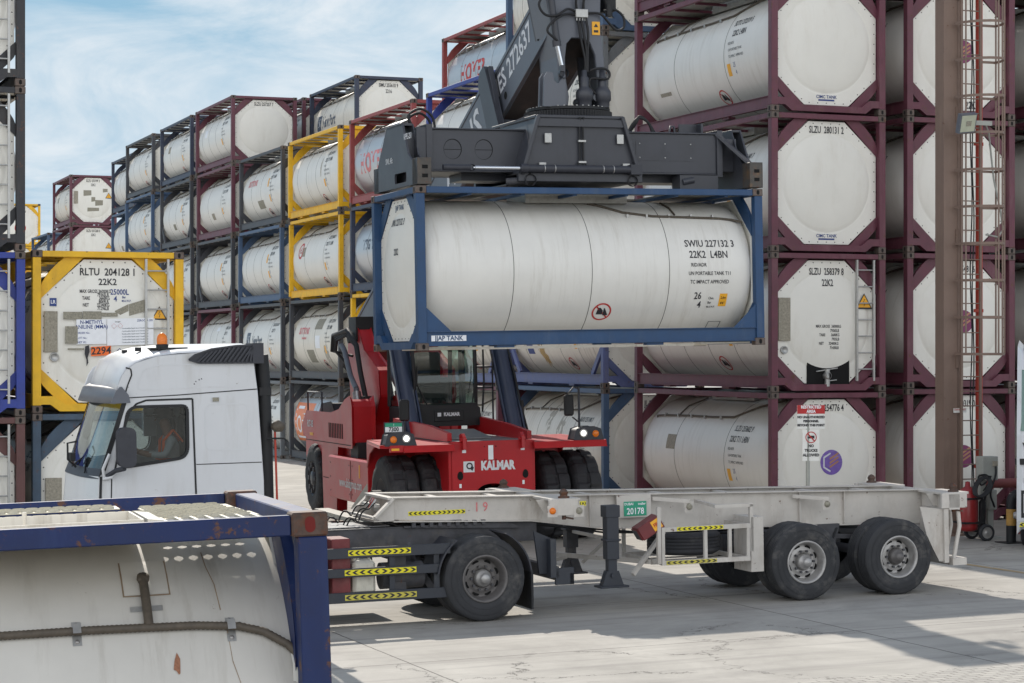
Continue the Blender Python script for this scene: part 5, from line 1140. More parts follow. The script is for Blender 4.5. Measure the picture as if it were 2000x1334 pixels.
for k in range(7): a.bar((2.30+.078*k, -.82, CH-.045), (2.30+.078*k, -.41, CH-.045), .016, .012, 1)
a.build('anti_slip_plate', [mat('grey_anti_slip', rgb(96, 98, 104), .8, 0, .15, 60), gm], F)
a = MB()
for y in (-.80, -.06): a.box(-1.0, 2.18, y-.006, y+.006, CH-.105, CH-.02)
a.box(2.17, 2.182, -.80, -.06, CH-.105, CH-.02); a.box(-1.0, 2.17, -.794, -.066, CH-.107, CH-.10); a.tube([(1.62, -.4, CH-.1), (1.62, -.4, CH+.02)], .012, 0, 8); a.tube([(1.4, -.55, CH-.1), (1.42, -.5, CH-.06), (1.58, -.5, CH-.06), (1.6, -.55, CH-.1)], .009, 0, 6)
a.prism([(2.2, CH-.02), (2.28, CH-.03), (2.3, CH-.07), (2.2, CH-.07)], 'y', -.8, -.05); a.build('spill_box', M['white2'], F)
# hose with clamps and tee
a = MB(); f4 = wrap(off=.024); bb = .83
pts = [f4(-1.0, bb+.0), f4(1.0, bb), f4(1.9, bb), f4(2.4, bb-.01), f4(2.62, bb-.03), f4(2.74, bb-.07), f4(2.85, bb-.15), f4(2.93, bb-.25), f4(2.97, bb-.32)]
P2 = []
for i in range(len(pts)-1):
    p, q = Vector(pts[i]), Vector(pts[i+1]); k = max(2, int((q-p).length/.011))
    P2 += [p.lerp(q, t/k) for t in range(k)]
P2.append(Vector(pts[-1])); a.tube(P2, [.0225 if i % 2 else .0195 for i in range(len(P2))], 0, 10)
P3 = [Vector(f4(2.18, bb+.035*k)) for k in range(10)]; a.tube(P3, .023, 0, 10); a.lathe([(-.02, .024), (.0, .032), (.02, .032), (.02, .001)], P3[-1], Vector((0, -.6, .8)), 0, 12)
a.build('drain_hose', M['pipe'], F)
a = MB()
for u, bq in ((1.83, bb), (2.58, bb-.03)):
    fc = wrap(off=.002); subdiv_rect(a, u-.022, u+.022, bq-.07, bq+.07, fc, 0, 4); fk = wrap(off=.05); subdiv_rect(a, u-.02, u+.02, bq-.028, bq+.028, fk, 0, 3)
    for db in (-.05, .05): p = fc(u, bq+db); a.lathe([(0, .011), (.008, .011), (.009, .001)], p, Vector((0, p[1], p[2]-ZB)), 1, 10)
    a.cut()
subdiv_rect(a, 2.10, 2.26, bb+.11, bb+.145, wrap(off=.003), 0, 2)
a.cut(); a.box(2.15, 2.165, -.84, -.79, ZB+.73, ZB+.79); a.box(2.195, 2.21, -.84, -.79, ZB+.73, ZB+.79)
a.each('hose_clamp', [M['alu'], M['riml']], F)
side_patch(F, 2.08, 2.30, bb+.22, bb+.50, 'fwhite', 'cover_plate', .006)
a = MB(); f5 = wrap(off=.0035)
for q in ((2.072, 2.308, bb+.212, bb+.22), (2.072, 2.08, bb+.212, bb+.5), (2.30, 2.308, bb+.212, bb+.5)): subdiv_rect(a, *q, f5, 0, 2)
pts = [(2.56, .80), (2.57, .62), (2.60, .50), (2.59, .34), (2.62, .2)]
for i in range(len(pts)-1): (u0, b0), (u1, b1) = pts[i], pts[i+1]; a.add([f5(u0, b0), f5(u0+.004, b0), f5(u1+.003, b1), f5(u1, b1)], [(0, 1, 2, 3)])
a.cut(); pts = [(2.50, 1.40), (2.505, 1.25), (2.53, 1.1), (2.54, .92)]
for i in range(len(pts)-1): (u0, b0), (u1, b1) = pts[i], pts[i+1]; a.add([f5(u0, b0), f5(u0+.005, b0), f5(u1+.005, b1), f5(u1, b1)], [(0, 1, 2, 3)])
a.each('rust_streak', mat('rust_streak', rgb(150, 130, 108), .8, 0, .2, 30), F)
a = MB(); n = 9; a.add([f5(2.30+.014*cos(2*pi*k/n)*(1+.5*(k % 2)), .62+.034*sin(2*pi*k/n)*(1+.5*(k % 3))) for k in range(n)], [tuple(range(n))]); a.build('cladding_tear', mat('torn_foam', rgb(150, 104, 80), .9, 0, .3, 80), F)
for X_ in (-2.7, 2.4):
    p = FC+fx*X_; g_ = MB(); g_.box(-.1, .1, -1.25, 1.25, 0, .09)
    o = g_.build('timber_bearer', mat('weathered_timber', rgb(128, 108, 84), .85, 0, .2, 12)); o.location = (p.x, p.y, SLOPE*p.x); o.rotation_euler = (0, 0, FYW)
    tag(o, 'weathered timber bearer under the %s end of the foreground tank container' % ('left' if X_ < 0 else 'right'), 'timber', 'timber bearers')
    o.scale.z = (.13 if X_ > 0 else .06)/.09 * .8

# ------------------------------------------------------------------ reach stacker
RO = root('reach_stacker', -.58, 39.0, .32, 'red reach stacker lifting the blue framed tank with its long grey boom', 'reach stacker', roll=-.0055, pitch=.017)
RM = RO.matrix_world.copy(); RI = RM.inverted()
def part(mb, name, mats, fr=None, bev=0., parent=RO):
    o = mb.build(name, mats, None, bev); o.parent = parent
    if fr is not None: o.matrix_parent_inverse = RI if parent is RO else (parent.matrix_world.inverted()); o.matrix_basis = fr
    return o
def big_wheel(x, y, r, w, side, name='wheel', bolts=False):
    e = bpy.data.objects.new(name, None); COL.objects.link(e); e.parent = RO; e.location = (x, y, r)
    a = MB(); nn = 96; s = side
    def md(i, h, rr):
        if rr < r*.87: return 1
        ph = (i+(2 if abs(h) > w/2 else 0)) % 6
        return 1 if ph < 4 else (.955 if rr > r*.9 else .985)
    pr = [(0, r*.50), (0, r*.56), (-.012, r*.75), (0, r*.88), (.03, r*.955), (.07, r*.995), (w*.44, r), (w*.45, r*.97), (w*.55, r*.97), (w*.56, r), (w-.07, r*.995), (w-.03, r*.955), (w, r*.88), (w+.012, r*.75), (w, r*.56), (w, r*.5)]
    def md2(i, h, rr):
        if rr < r*.87: return 1
        left = abs(h) < w*.5; ph = (i+(0 if left else 4)) % 8
        return 1 if ph < 5 else .958
    a.lathe([(h*-s, q) for h, q in pr], (0, 0, 0), (1, 0, 0), 0, nn, False, md2)
    o = a.build('tyre', M['rubber'], e)
    a = MB(); a.lathe([(0, r*.52), (.02*-s, r*.50), (.05*-s, r*.47), (.12*-s, r*.44), (.16*-s, r*.30), (.13*-s, r*.28), (.05*-s, r*.24), (0.0, r*.20), (s*.02, r*.10), (s*.02, .001)], (0, 0, 0), (1, 0, 0), 0, 36); a.build('rim', M['kdark'], e)
    if bolts:
        a = MB()
        for k in range(8):
            t = 2*pi*k/8; p = Vector((0, r*.36*cos(t), r*.36*sin(t))); a.cyl(p+Vector((-s*.12, 0, 0)), p+Vector((s*.02, 0, 0)), .055, 0, 6).cut()
        a.each('wheel_nut', M['chas'], e)
    return e
for x, s in ((-1.83, -1), (-1.25, -1), (2.12, 1), (1.52, 1)): big_wheel(x, 0, .81, .54, s)
for x, s in ((-1.10, -1), (1.4, 1)): big_wheel(x, 8.6, .76, .5, s, bolts=True)
# front frame panel
b = MB(); n = 14; arc = [(-.125+.30*cos(pi*k/n), .98+.16*sin(pi*k/n)) for k in range(n+1)]
pan = [(-.86, 1.0), (-.86, 1.87), (.61, 1.87), (.61, 1.0), (.2, .98)]+arc[1:-1]+[(-.45, .98)]
b.prism(pan, 'y', -1.22, -1.12); b.box(-.9, .65, -1.14, 1.2, 1.80, 1.86); b.box(-.92, -.86, -1.2, 1.0, .9, 1.86); b.box(.61, .67, -1.2, 1.0, .9, 1.86); part(b, 'front_panel', M['kred'], None, .008)
b = MB(); b.box(-1.5, 1.4, -.3, .4, .45, .98); b.lathe([(-.55, .1), (-.5, .28), (-.3, .34), (0, .36)], (-.12, -.5, .75), (0, 1, 0), 0, 24); b.box(-.8, .6, -1.1, -.5, .7, .95); b.cyl((-2.0, 0, .81), (2.0, 0, .81), .2, 0, 16); part(b, 'drive_axle', M['plast2'])
b = MB(); put_text(b, 'KALMAR', .21, lambda x, z: (x, -1.226, z), 0, .76, .012, (-.03, 1.44)); part(b, 'maker_lettering', M['inkw']); b = MB(); b.box(-.66, -.46, -1.226, -1.2245, 1.34, 1.53); ringpoly(b, -.55, 1.45, .035, .06, lambda x, z: (x, -1.229, z), 1, 18)
b.add([(-.51, -1.229, 1.46), (-.47, -1.229, 1.42), (-.50, -1.229, 1.36), (-.54, -1.229, 1.40)], [(0, 1, 2, 3)], 1); part(b, 'maker_badge', [M['inkw'], M['ink']])
b = MB(); b.box(-.20, -.11, -1.228, -1.222, 1.55, 1.80); b.box(-.68, -.61, -1.228, -1.222, 1.68, 1.75); b.box(.40, .47, -1.228, -1.222, 1.70, 1.77); b.box(-.74, -.70, -1.228, -1.222, 1.07, 1.14); b.box(.42, .46, -1.228, -1.222, 1.1, 1.17); part(b, 'warning_sticker', M['sticker'])
b = MB()
for x in (-.72, .48): b.add([(x+.055*cos(2*pi*k/12), -1.226, 1.27+(.07 if sin(2*pi*k/12) > 0 else .05)*sin(2*pi*k/12)*1.3) for k in range(12)], [tuple(range(12))])
for x in (-.27, -.06): 
    for z in (1.78, 1.55): b.add([(x+.012*cos(2*pi*k/8), -1.226, z+.012*sin(2*pi*k/8)) for k in range(8)], [tuple(range(8))])
part(b, 'panel_holes', M['hole'])
b = MB()
for x in (-.66, .42): b.prism([(-1.32, 1.74), (-1.14, 1.74), (-1.1, 1.98), (-1.2, 2.02), (-1.3, 1.96)], 'x', x-.03, x+.03); b.cyl((x-.06, -1.24, 1.9), (x+.06, -1.24, 1.9), .035, 0, 10).cut()
b.each(0, 0, how=lambda p: part(p, 'lifting_lug', M['kred'], None, .006))
# fenders
for s, x0, x1 in ((-1, -1.76, -.84), (1, .62, 1.98)):
    b = MB(); b.prism([(-1.35, 1.72), (-1.30, 1.84), (1.2, 1.86), (1.2, 1.80), (-1.20, 1.79)], 'x', min(x0, x1), max(x0, x1)); e_ = x0 if s < 0 else x1
    if s < 0: b.prism([(-1.76, -1.30), (-2.02, -1.25), (-2.12, -1.05), (-1.76, 1.2)], 'z', 1.795, 1.85); b.box(-2.0, -1.76, -1.32, -1.25, 1.73, 1.85)
    b.prism([(.25, 1.80), (1.2, 1.80), (1.2, 1.35), (1.0, 1.62), (.7, 1.74)], 'x', e_-.01, e_+.01)
    b.box(min(x0, x1), max(x0, x1), 1.18, 1.24, .6, 1.84)
    part(b, 'fender', M['kred'], None, .006)
b = MB(); b.box(-.85, .60, -1.1, 1.3, 1.862, 1.872); b.prism([(-.2, 1.9), (.9, 2.02), (.9, 1.99), (-.2, 1.88)], 'x', -.55, .2); part(b, 'deck_plate', M['tread'])
b = MB(); b.prism([(-1.0, 1.88), (-1.0, 2.02), (.2, 2.12), (2.6, 2.2), (2.6, 1.9)], 'x', -.88, -.80); b.prism([(-1.0, 1.88), (-1.0, 2.02), (.2, 2.12), (2.6, 2.25), (2.6, 1.9)], 'x', .60, .68); part(b, 'deck_side_beams', M['kred'], None, .005)
# lamps, plate, mirrors
for x, s in ((-1.80, -1), (1.66, 1)):
    b = MB(); b.prism([(x-.27, 1.85), (x+.27, 1.85), (x+.22, 2.03), (x+.1, 2.07), (x-.1, 2.07), (x-.22, 2.03)], 'y', -1.28, -.95); part(b, 'lamp_housing', M['plast'], None, .015)
    b = MB(); b.lathe([(0, .052), (-.012, .048), (-.018, .03), (-.02, .001)], (x+s*-.1, -1.285, 1.965), (0, 1, 0), 0, 20); b.lathe([(0, .078), (-.015, .075), (-.02, .065), (-.01, .052)], (x+s*-.1, -1.283, 1.965), (0, 1, 0), 1, 20); part(b, 'work_lamp', [M['lit'], M['riml']])
    b = MB(); b.lathe([(0, .062), (-.02, .055), (-.03, .03), (-.032, .001)], (x+s*.13, -1.285, 1.95), (0, 1, 0), 0, 20); part(b, 'indicator', M['orl'])
b = MB(); b.box(-2.05, -1.75, -1.2, -1.19, 2.08, 2.17, 0); b.box(-2.05, -1.75, -1.2, -1.19, 2.172, 2.235, 2); b.box(-2.07, -1.73, -1.188, -1.18, 2.04, 2.25, 3)
put_text(b, '7300', .10, lambda x, z: (x, -1.203, z), 1, .9, .003, (-1.90, 2.125)); put_text(b, '1', .05, lambda x, z: (x, -1.203, z), 0, 1, .001, (-1.90, 2.205)); part(b, 'number_plate', [M['sticker'], M['ink'], M['green'], M['plast']])
b = MB(); b.cyl((1.55, -1.1, 1.95), (1.55, -1.1, 2.78), .022, 0, 8); b.tube([(1.55, -1.1, 2.75), (1.45, -1.1, 2.78), (1.36, -1.1, 2.68)], .014, 0, 6); b.tube([(1.55, -1.1, 2.15), (1.42, -1.1, 2.25)], .014, 0, 6); b.cyl((-1.62, -.9, 1.9), (-1.62, -.9, 2.55), .016, 0, 8); part(b, 'mirror_pole', M['plast'])
for x, z0, y in ((1.36, 2.27, -1.1), (-1.62, 2.25, -.9)):
    b = MB(); b.box(x-.09, x+.09, y-.03, y+.05, z0, z0+.38); part(b, 'mirror', M['plast2'], None, .03)
# cab
b = MB(); b.prism([(-.66, 2.06), (.58, 2.06), (.62, 2.14), (.60, 2.38), (.52, 2.44), (-.60, 2.44), (-.68, 2.3)], 'y', 1.78, 2.0); b.box(-.66, .58, 1.95, 3.7, 2.05, 2.4); b.box(-.3, .28, 1.765, 1.785, 2.14, 2.36); part(b, 'cab_cowl', M['plast2'], None, .02)
b = MB(); put_text(b, 'KALMAR', .09, lambda x, z: (x, 1.76, z), 0, .9, .004, (.04, 2.27)); b.box(-.24, -.17, 1.755, 1.762, 2.235, 2.305); part(b, 'cab_badge', M['inkw'])
b = MB()
for x in (-.66, .58): b.tube([(x, 1.95, 2.42), (x-.02*(1 if x > 0 else -1), 1.88, 2.9), (x, 1.98, 3.55), (x, 2.1, 3.85)], .035, 0, 8); b.cyl((x, 3.65, 2.4), (x, 3.6, 3.9), .045, 0, 8); b.cyl((x, 2.7, 2.4), (x, 2.75, 3.9), .03, 0, 8)
b.cyl((.30, 2.0, 2.4), (.30, 2.05, 3.85), .035, 0, 8); b.box(-.70, .62, 1.95, 3.7, 3.85, 3.98); b.cyl((-.66, 1.92, 2.45), (.58, 1.92, 2.45), .03, 0, 8); part(b, 'cab_frame', M['plast2'])
b = MB(); vs = []
for j in range(13):
    x = -.64+1.2*j/12; bu = .07*(1-(2*j/12-1)**2); vs += [(x, 1.95-bu, 2.44), (x, 1.90-bu, 2.95), (x, 1.98-bu, 3.5), (x, 2.1-bu, 3.85)]
b.add(vs, [(4*i+q, 4*i+q+1, 4*i+q+5, 4*i+q+4) for i in range(12) for q in range(3)], 0, True); b.add([(-.67, 1.96, 2.42), (-.67, 3.62, 2.42), (-.67, 3.6, 3.85), (-.67, 2.1, 3.85)], [(0, 1, 2, 3)]); b.add([(.59, 1.96, 2.42), (.59, 3.62, 2.42), (.59, 3.6, 3.85), (.59, 2.1, 3.85)], [(0, 1, 2, 3)]); part(b, 'cab_glass', M['glassg'])
b = MB(); b.box(-.25, .25, 2.7, 3.2, 2.4, 2.8); b.box(-.25, .25, 3.15, 3.32, 2.8, 3.45); part(b, 'operator_seat', M['seat'], None, .04)
b = MB(); b.box(-.62, -.52, 2.3, 2.4, 2.6, 3.4); part(b, 'yellow_cab_post', M['yellow'])
b = MB(); b.box(-.6, .55, 3.62, 3.66, 2.4, 2.95); part(b, 'cab_rear_panel', M['plast'])
b = MB()
for x0, x1 in ((-.5, -.62), (.38, .52)): b.tube([(x0+.08, 1.82, 2.45), (x1, 1.80, 2.85), (x1+.02, 1.85, 3.2)], .012, 0, 6)
b.tube([(.66, 1.8, 2.3), (.70, 1.8, 2.9), (.70, 1.85, 3.7)], .02, 0, 8); part(b, 'wipers_and_grab_rail', M['plast2'])
b = MB()
for z in (2.75, 3.15): b.tube([(.62, 2.0, z), (1.0, 2.2, z), (1.0, 3.2, z)], .018, 0, 8)
b.tube([(1.0, 2.2, 1.9), (1.0, 2.2, 3.4)], .018, 0, 8); part(b, 'hand_rail', M['plast'])
# lift cylinders
for x in (-.79, 1.21):
    p, q = Vector((x, 1.45, 1.85)), Vector((x-.02, 3.55, 5.6)); b = MB(); b.cyl(p, p.lerp(q, .66), .15, 0, 20); b.cyl(p.lerp(q, .64), p.lerp(q, .67), .165, 0, 20)
    for dx in (-.17, .17): b.bar(p+Vector((dx, 0, .05)), p.lerp(q, .62)+Vector((dx, 0, 0)), .035, .09)
    part(b, 'lift_cylinder', M['kblue']); b = MB(); b.cyl(p.lerp(q, .66), q, .10, 0, 18); part(b, 'piston_rod', M['chrome'])
b = MB(); b.tube([(1.45, 1.5, 1.95), (1.4, 1.7, 2.4), (1.38, 2.0, 3.0), (1.3, 2.6, 4.0)], .025, 0, 6); b.tube([(1.42, 1.6, 1.9), (1.42, 1.7, 2.5)], .03, 0, 6); part(b, 'cylinder_hose', M['plast2'])
# red tower carrying the boom pivot
tw = [(6.4, 3.9), (5.6, 3.95), (5.15, 3.5), (4.05, 3.1), (3.95, 2.6), (4.4, 2.05), (4.2, 1.5), (6.9, 1.5), (6.25, 2.4), (6.45, 3.4)]
for x0, x1 in ((-.78, -.50), (.55, .80)): b = MB(); b.prism(tw, 'x', x0, x1); part(b, 'boom_tower', M['kred'], None, .03)
b = MB(); b.box(-.6, .6, 5.2, 6.3, 1.6, 3.3); part(b, 'tower_cross_box', M['kred'])
b = MB(); b.cyl((-.9, 5.95, 3.78), (.9, 5.95, 3.78), .12, 0, 16); b.box(-.82, -.45, 5.6, 6.2, 3.7, 4.2); part(b, 'boom_pivot', M['plast2'])
# body sides and hood
b = MB(); b.box(-1.22, 1.3, 1.2, 7.0, .62, 1.3); b.box(-1.20, 1.2, 3.9, 6.9, 1.25, 1.63); b.box(-1.45, -1.2, 2.0, 5.6, .55, 1.40); b.box(1.2, 1.45, 2.0, 5.6, .55, 1.4); part(b, 'chassis_body', M['kred'], None, .03)
b = MB(); b.prism([(5.4, .3), (5.7, .15), (6.5, .12), (6.6, 1.62), (5.2, 1.62), (5.3, 1.2)], 'x', -1.34, -1.12); part(b, 'side_pillar', M['kred'], None, .02)
hood = [(3.9, 1.64), (7.0, 1.64), (8.1, 1.78), (8.2, 1.9), (7.8, 2.2), (5.6, 2.2), (4.9, 2.28), (4.4, 2.48), (4.0, 2.56), (3.9, 2.4)]
b = MB(); b.prism(hood, 'x', -1.38, -.90); b.prism([(5.6, 1.64), (7.0, 1.64), (8.1, 1.78), (8.2, 1.9), (7.8, 2.19), (5.6, 2.19)], 'x', -.91, 1.38); part(b, 'engine_hood', M['kred'], None, .06)
b = MB(); b.box(-1.0, 1.2, 7.0, 9.6, .9, 1.70); part(b, 'counterweight', M['kred'], None, .05)
b = MB(); b.prism([(6.0, 2.2), (7.3, 2.2), (7.2, 2.38), (6.3, 2.44)], 'x', -1.2, -.6); part(b, 'hood_intake', M['plast2'], None, .03)
b = MB(); put_text(b, 'www.alaisgroup.com', .26, lambda a_, z: (-1.455, 3.75-a_, z), 0, .82, .004, (0, .90)); part(b, 'web_address', M['inkw'])
b = MB(); put_text(b, 'RST-05', .2, lambda a_, z: (-1.385, 7.45-a_, z), 0, .9, .004, (0, 1.98)); b.box(-1.385, -1.382, 7.2, 7.5, 1.74, 1.80, 1); part(b, 'fleet_number', [M['inkw'], M['ylab']])
b = MB(); b.prism([(1.3, .5), (2.7, .5), (1.4, 1.05)], 'x', -1.72, -1.47); b.cut(); b.box(-1.75, -1.46, 1.4, 5.6, .24, .32); b.each(0, 0, how=lambda p: part(p, 'boarding_step', M['boxg']))
b = MB()
for k in range(9): b.box(-1.386, -1.381, 4.6+.14*k, 4.66+.14*k, 1.75, 2.05)
part(b, 'hood_grille', M['hole'])
b = MB(); b.box(-1.386, -1.38, 3.95, 7.9, 1.635, 1.65); b.box(-1.456, -1.45, 3.72, 3.735, .6, 1.35); b.box(-1.346, -1.34, 5.35, 6.5, .9, .915); part(b, 'panel_gap', M['hole'])
b = MB()
for y in (2.2, 3.6, 3.85, 5.4):
    for z in (.7, .98, 1.26): b.lathe([(0, .016), (-.006, .013), (-.007, .001)], (-1.452, y, z), (1, 0, 0), 0, 8)
part(b, 'panel_bolts', M['ink'])
b = MB(); b.box(-1.456, -1.451, 3.0, 3.06, 1.05, 1.3); b.box(-1.98, -1.84, -1.326, -1.322, 1.76, 1.80); part(b, 'yellow_sticker', M['ylab'])
b = MB(); b.tube([(-1.32, 6.6, 2.2), (-1.32, 6.6, 2.65), (-1.32, 7.9, 2.65), (-1.32, 7.9, 2.2)], .018, 0, 8); part(b, 'hood_hand_rail', M['plast'])
# exhaust, hoses
b = MB(); b.tube([(-1.1, 5.7, 3.62), (-1.1, 5.45, 3.50), (-1.1, 5.0, 3.0), (-1.1, 4.55, 2.75)], .055, 0, 12); b.tube([(-1.1, 4.55, 2.75), (-1.12, 4.1, 1.65)], .06, 0, 12); part(b, 'exhaust_pipe', M['kgrey'])
b = MB(); b.tube([(-1.1, 4.52, 2.68), (-1.12, 4.12, 1.68)], .085, 0, 16); part(b, 'exhaust_guard', mat('perforated_steel', rgb(150, 152, 154), .35, .8, .5, 90))
b = MB()
for k in range(4):
    o_ = .09*k; b.tube([(-1.0+.05*k, 5.6, 3.2+.1*k), (-1.15, 6.0+o_, 3.5), (-1.15, 5.9+o_, 3.72+o_*.4), (-1.05, 5.5-o_*.5, 3.82+o_*.4), (-.95, 5.15-o_*.3, 3.6), (-.95, 4.8, 3.1), (-.93, 4.2, 2.2), (-.93, 3.9, 1.7)][k % 2:], .03 if k < 3 else .055, 0, 8)
b.box(-1.05, -.85, 4.2, 4.35, 2.5, 2.6); part(b, 'hydraulic_hoses', M['plast2'])
b = MB(); b.box(-1.3, -1.05, 3.7, 4.3, 1.35, 1.7); part(b, 'air_filter_box', M['plast2'], None, .02)
# ---- boom
H0 = Vector((.96, 35.93, 9.5+SLOPE*.96)); bd = Vector((-.355, .935, -.52)).normalized(); bl = Vector((.935, .355, 0)).normalized(); bn = bl.cross(bd).normalized()
if bn.z < 0: bn = -bn
BM = Matrix((( bd.x, bl.x, bn.x, H0.x), (bd.y, bl.y, bn.y, H0.y), (bd.z, bl.z, bn.z, H0.z), (0, 0, 0, 1)))   # x back down the boom, y to the right, z up
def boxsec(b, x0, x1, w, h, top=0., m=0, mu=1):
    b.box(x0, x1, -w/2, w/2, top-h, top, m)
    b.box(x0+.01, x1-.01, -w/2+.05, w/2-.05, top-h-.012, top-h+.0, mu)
    for y in (-w/2, w/2):
        for z in (top-.05, top-h+.03): b.box(x0, x1, y-.015, y+.015, z-.035, z+.035, m)
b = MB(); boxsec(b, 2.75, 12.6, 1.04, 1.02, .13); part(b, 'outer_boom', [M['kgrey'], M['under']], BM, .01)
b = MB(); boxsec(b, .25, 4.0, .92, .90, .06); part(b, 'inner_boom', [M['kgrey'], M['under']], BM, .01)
b = MB()
for y0, y1 in ((-.66, -.54), (.54, .66)): b.prism([(2.60, .16), (2.85, .16), (3.0, .0), (2.95, -1.25), (2.7, -1.4), (2.45, -1.2), (2.55, -.2)], 'y', y0, y1)
b.box(2.6, 2.9, -.64, .64, -1.25, -1.05); b.box(2.5, 2.62, -.62, -.52, -.9, .1)
part(b, 'boom_collar', M['kdark'], BM, .01)
b = MB(); put_text(b, 'LINES 272637', .50, lambda a_, z: (-a_, -.464, z), 0, .82, .01, (-2.02, -.30)); part(b, 'boom_lettering', M['inkw'], BM)
b = MB(); put_text(b, 'AL AIS', .85, lambda a_, z: (-a_, -.525, z), 0, .9, .015, (-4.55, -.42)); part(b, 'boom_lettering', M['inkw'], BM)
b = MB()
for x_ in (.6, 2.35): b.add([(x_+.07*cos(2*pi*k/14), -.466, -.62+.07*sin(2*pi*k/14)) for k in range(14)], [tuple(range(14))])
part(b, 'boom_holes', M['hole'], BM)
# ---- spreader, in the frame of the lifted tank, z = 0 at its roof
SF = Matrix.Translation((TC0.x, TC0.y, SLOPE*TC0.x+TZ+CH)) @ Matrix.Rotation(TY, 4, 'Z') @ Matrix.Rotation(-.0168, 4, 'Y')
b = MB(); b.box(-2.62, 2.42, -.62, -.60, .30, .95); b.box(-2.62, 2.42, .60, .62, .30, .95); b.box(-2.62, 2.42, -.66, .66, .95, .975); b.box(-2.60, 2.40, -.6, .6, .31, .94); b.box(-2.62, 2.42, -.64, .64, .275, .30); part(b, 'main_beam', M['kdark'], SF, .006)
b = MB()
for x in (-2.25, -1.72): b.add([(x+.155*cos(2*pi*k/26), -.622, .64+.165*sin(2*pi*k/26)) for k in range(26)], [tuple(range(26))], 0); b.add([(x+.145*cos(2*pi*k/26)-.006, -.624, .635+.155*sin(2*pi*k/26)) for k in range(26)], [tuple(range(26))], 1); b.box(x-.145, x+.135, -.627, -.6245, .628, .636, 0).cut()
b.box(.95, 2.02, -.626, -.6215, .50, .83, 1)
for x in (1.02, 1.48, 1.95):
    for z in (.55, .78): b.lathe([(0, .014), (-.006, .012), (-.007, .001)], (x, -.626, z), (0, 1, 0), 2, 8)
b.each(0, 0, how=lambda p: part(p, 'beam_cover', [M['hole'], M['kdark'], M['alu']], SF))
for s in (-1, 1):
    # telescopic end: arm, transverse end beam, twist lock boxes
    b = MB(); b.box(*((-2.98, -2.60) if s < 0 else (2.40, 2.86)), -.5, .5, .34, .90); part(b, 'telescopic_arm', M['kdark'], SF, .008)
    X0, X1 = (-3.03, -2.86) if s < 0 else (2.82, 2.99)
    b = MB(); prof = [(-1.16, .04), (1.16, .04), (1.16, .42), (.95, .44), (.42, 1.05), (-.42, 1.05), (-.70, .55), (-.86, .44), (-1.16, .44)]
    slot = [(-.60, .11), (-.60, .27), (.02, .27), (.02, .11)]
    b.plate(prof, [rnd(slot, .05)], lambda y, z, d, X0=(X0 if s < 0 else X1): (X0+d, y, z), .03 if s < 0 else -.03)
    b.plate(prof, [], lambda y, z, d, X0=(X0 if s < 0 else X1): (X0+(.17 if s < 0 else -.17)+d, y, z), .02 if s < 0 else -.02)
    b.box(min(X0, X1), max(X0, X1), -.42, .42, 1.02, 1.06); b.box(min(X0, X1)+.001, max(X0, X1)-.001, -1.1, 1.1, .045, .10)
    if s < 0: b.box(-2.86, -2.62, -.64, -.61, .22, .98); b.box(-2.70, -2.60, -.66, .66, .28, 1.03)
    else: b.box(2.42, 2.52, -.66, .66, .24, 1.02); b.bar((2.50, -.55, .95), (2.90, -.95, .43), .30, .03); b.bar((2.50, .5, .95), (2.86, 1.0, .43), .2, .03)
    part(b, 'end_beam', M['kdark'], SF, .006)
    for t in (-1, 1):
        b = MB(); xa, xb = ((-3.03, -2.80) if s < 0 else (2.76, 3.0)); ya = t*1.19; b.box(xa, xb, min(ya, ya-t*.28), max(ya, ya-t*.28), .03, .45)
        if t < 0:
            for z in (.13, .27): b.box((xa+xb)/2-.05, (xa+xb)/2+.06, ya-.003, ya+.01, z, z+.07, 1)
        part(b, 'twist_lock_box', [mat('scuffed_lock_box', rgb(74, 70, 66), .5, .1, .25, 8, rgb(128, 96, 62), (6, 6, 6), .9, .9), M['hole']], SF, .01)
# central trapezoid frame
tz = [(-1.24, .21), (-.94, 1.16), (.52, 1.16), (.81, .21)]
b = MB()
for y0, y1 in ((-1.02, -.98), (.98, 1.02)): b.prism(tz, 'y', y0, y1)
for (p, q) in ((tz[0], tz[1]), (tz[3], tz[2])):
    for y in (-1.06, 1.02): b.bar((p[0], y, p[1]), (q[0], y, q[1]), .06, .09, 0, (0, 1, 0))
    b.bar((p[0]*.98, 0, p[1]+.02), (q[0]*.98, 0, q[1]), .05, 2.0, 0, (0, 1, 0))
b.box(-.98, .56, -1.04, 1.04, 1.13, 1.18); b.box(-1.3, .86, -1.08, -.98, .10, .24); b.box(-1.3, .86, .98, 1.08, .10, .24); b.box(-1.22, .78, -1.0, 1.0, .09, .12)
b.prism([(-1.0, 1.0), (.55, 1.0), (.53, 1.10), (-.96, 1.10)], 'y', -1.08, -1.02); part(b, 'centre_frame', M['kdark'], SF, .008)
b = MB()
for (x, z) in ((-.78, .80), (.48, .80), (-.88, .33), (.58, .33)): b.box(x-.06, x+.06, -1.085, -1.065 if z > .5 else -1.03, z-.08, z+.08)
part(b, 'spreader_lamp', M['alu'], SF, .008)
b = MB()
for dx in (-.03, .03): b.tube([(-.19+dx, -1.07, 1.15), (-.20+dx, -1.06, 1.0), (-.20+dx, -1.06, .45), (-.20+dx*3, -1.08, .34), (-.2+dx*13, -1.09, .27)], .016, 0, 6)
for z in (.42, .76): b.box(-.26, -.13, -1.09, -1.045, z-.015, z+.015, 1)
b.tube([(-1.1, -1.1, .22), (-1.16, -1.12, .30), (-1.05, -1.1, .32), (-.6, -1.1, .27), (-.3, -1.1, .25)], .012, 0, 6)
part(b, 'spreader_hoses', [M['plast2'], M['alu']], SF)
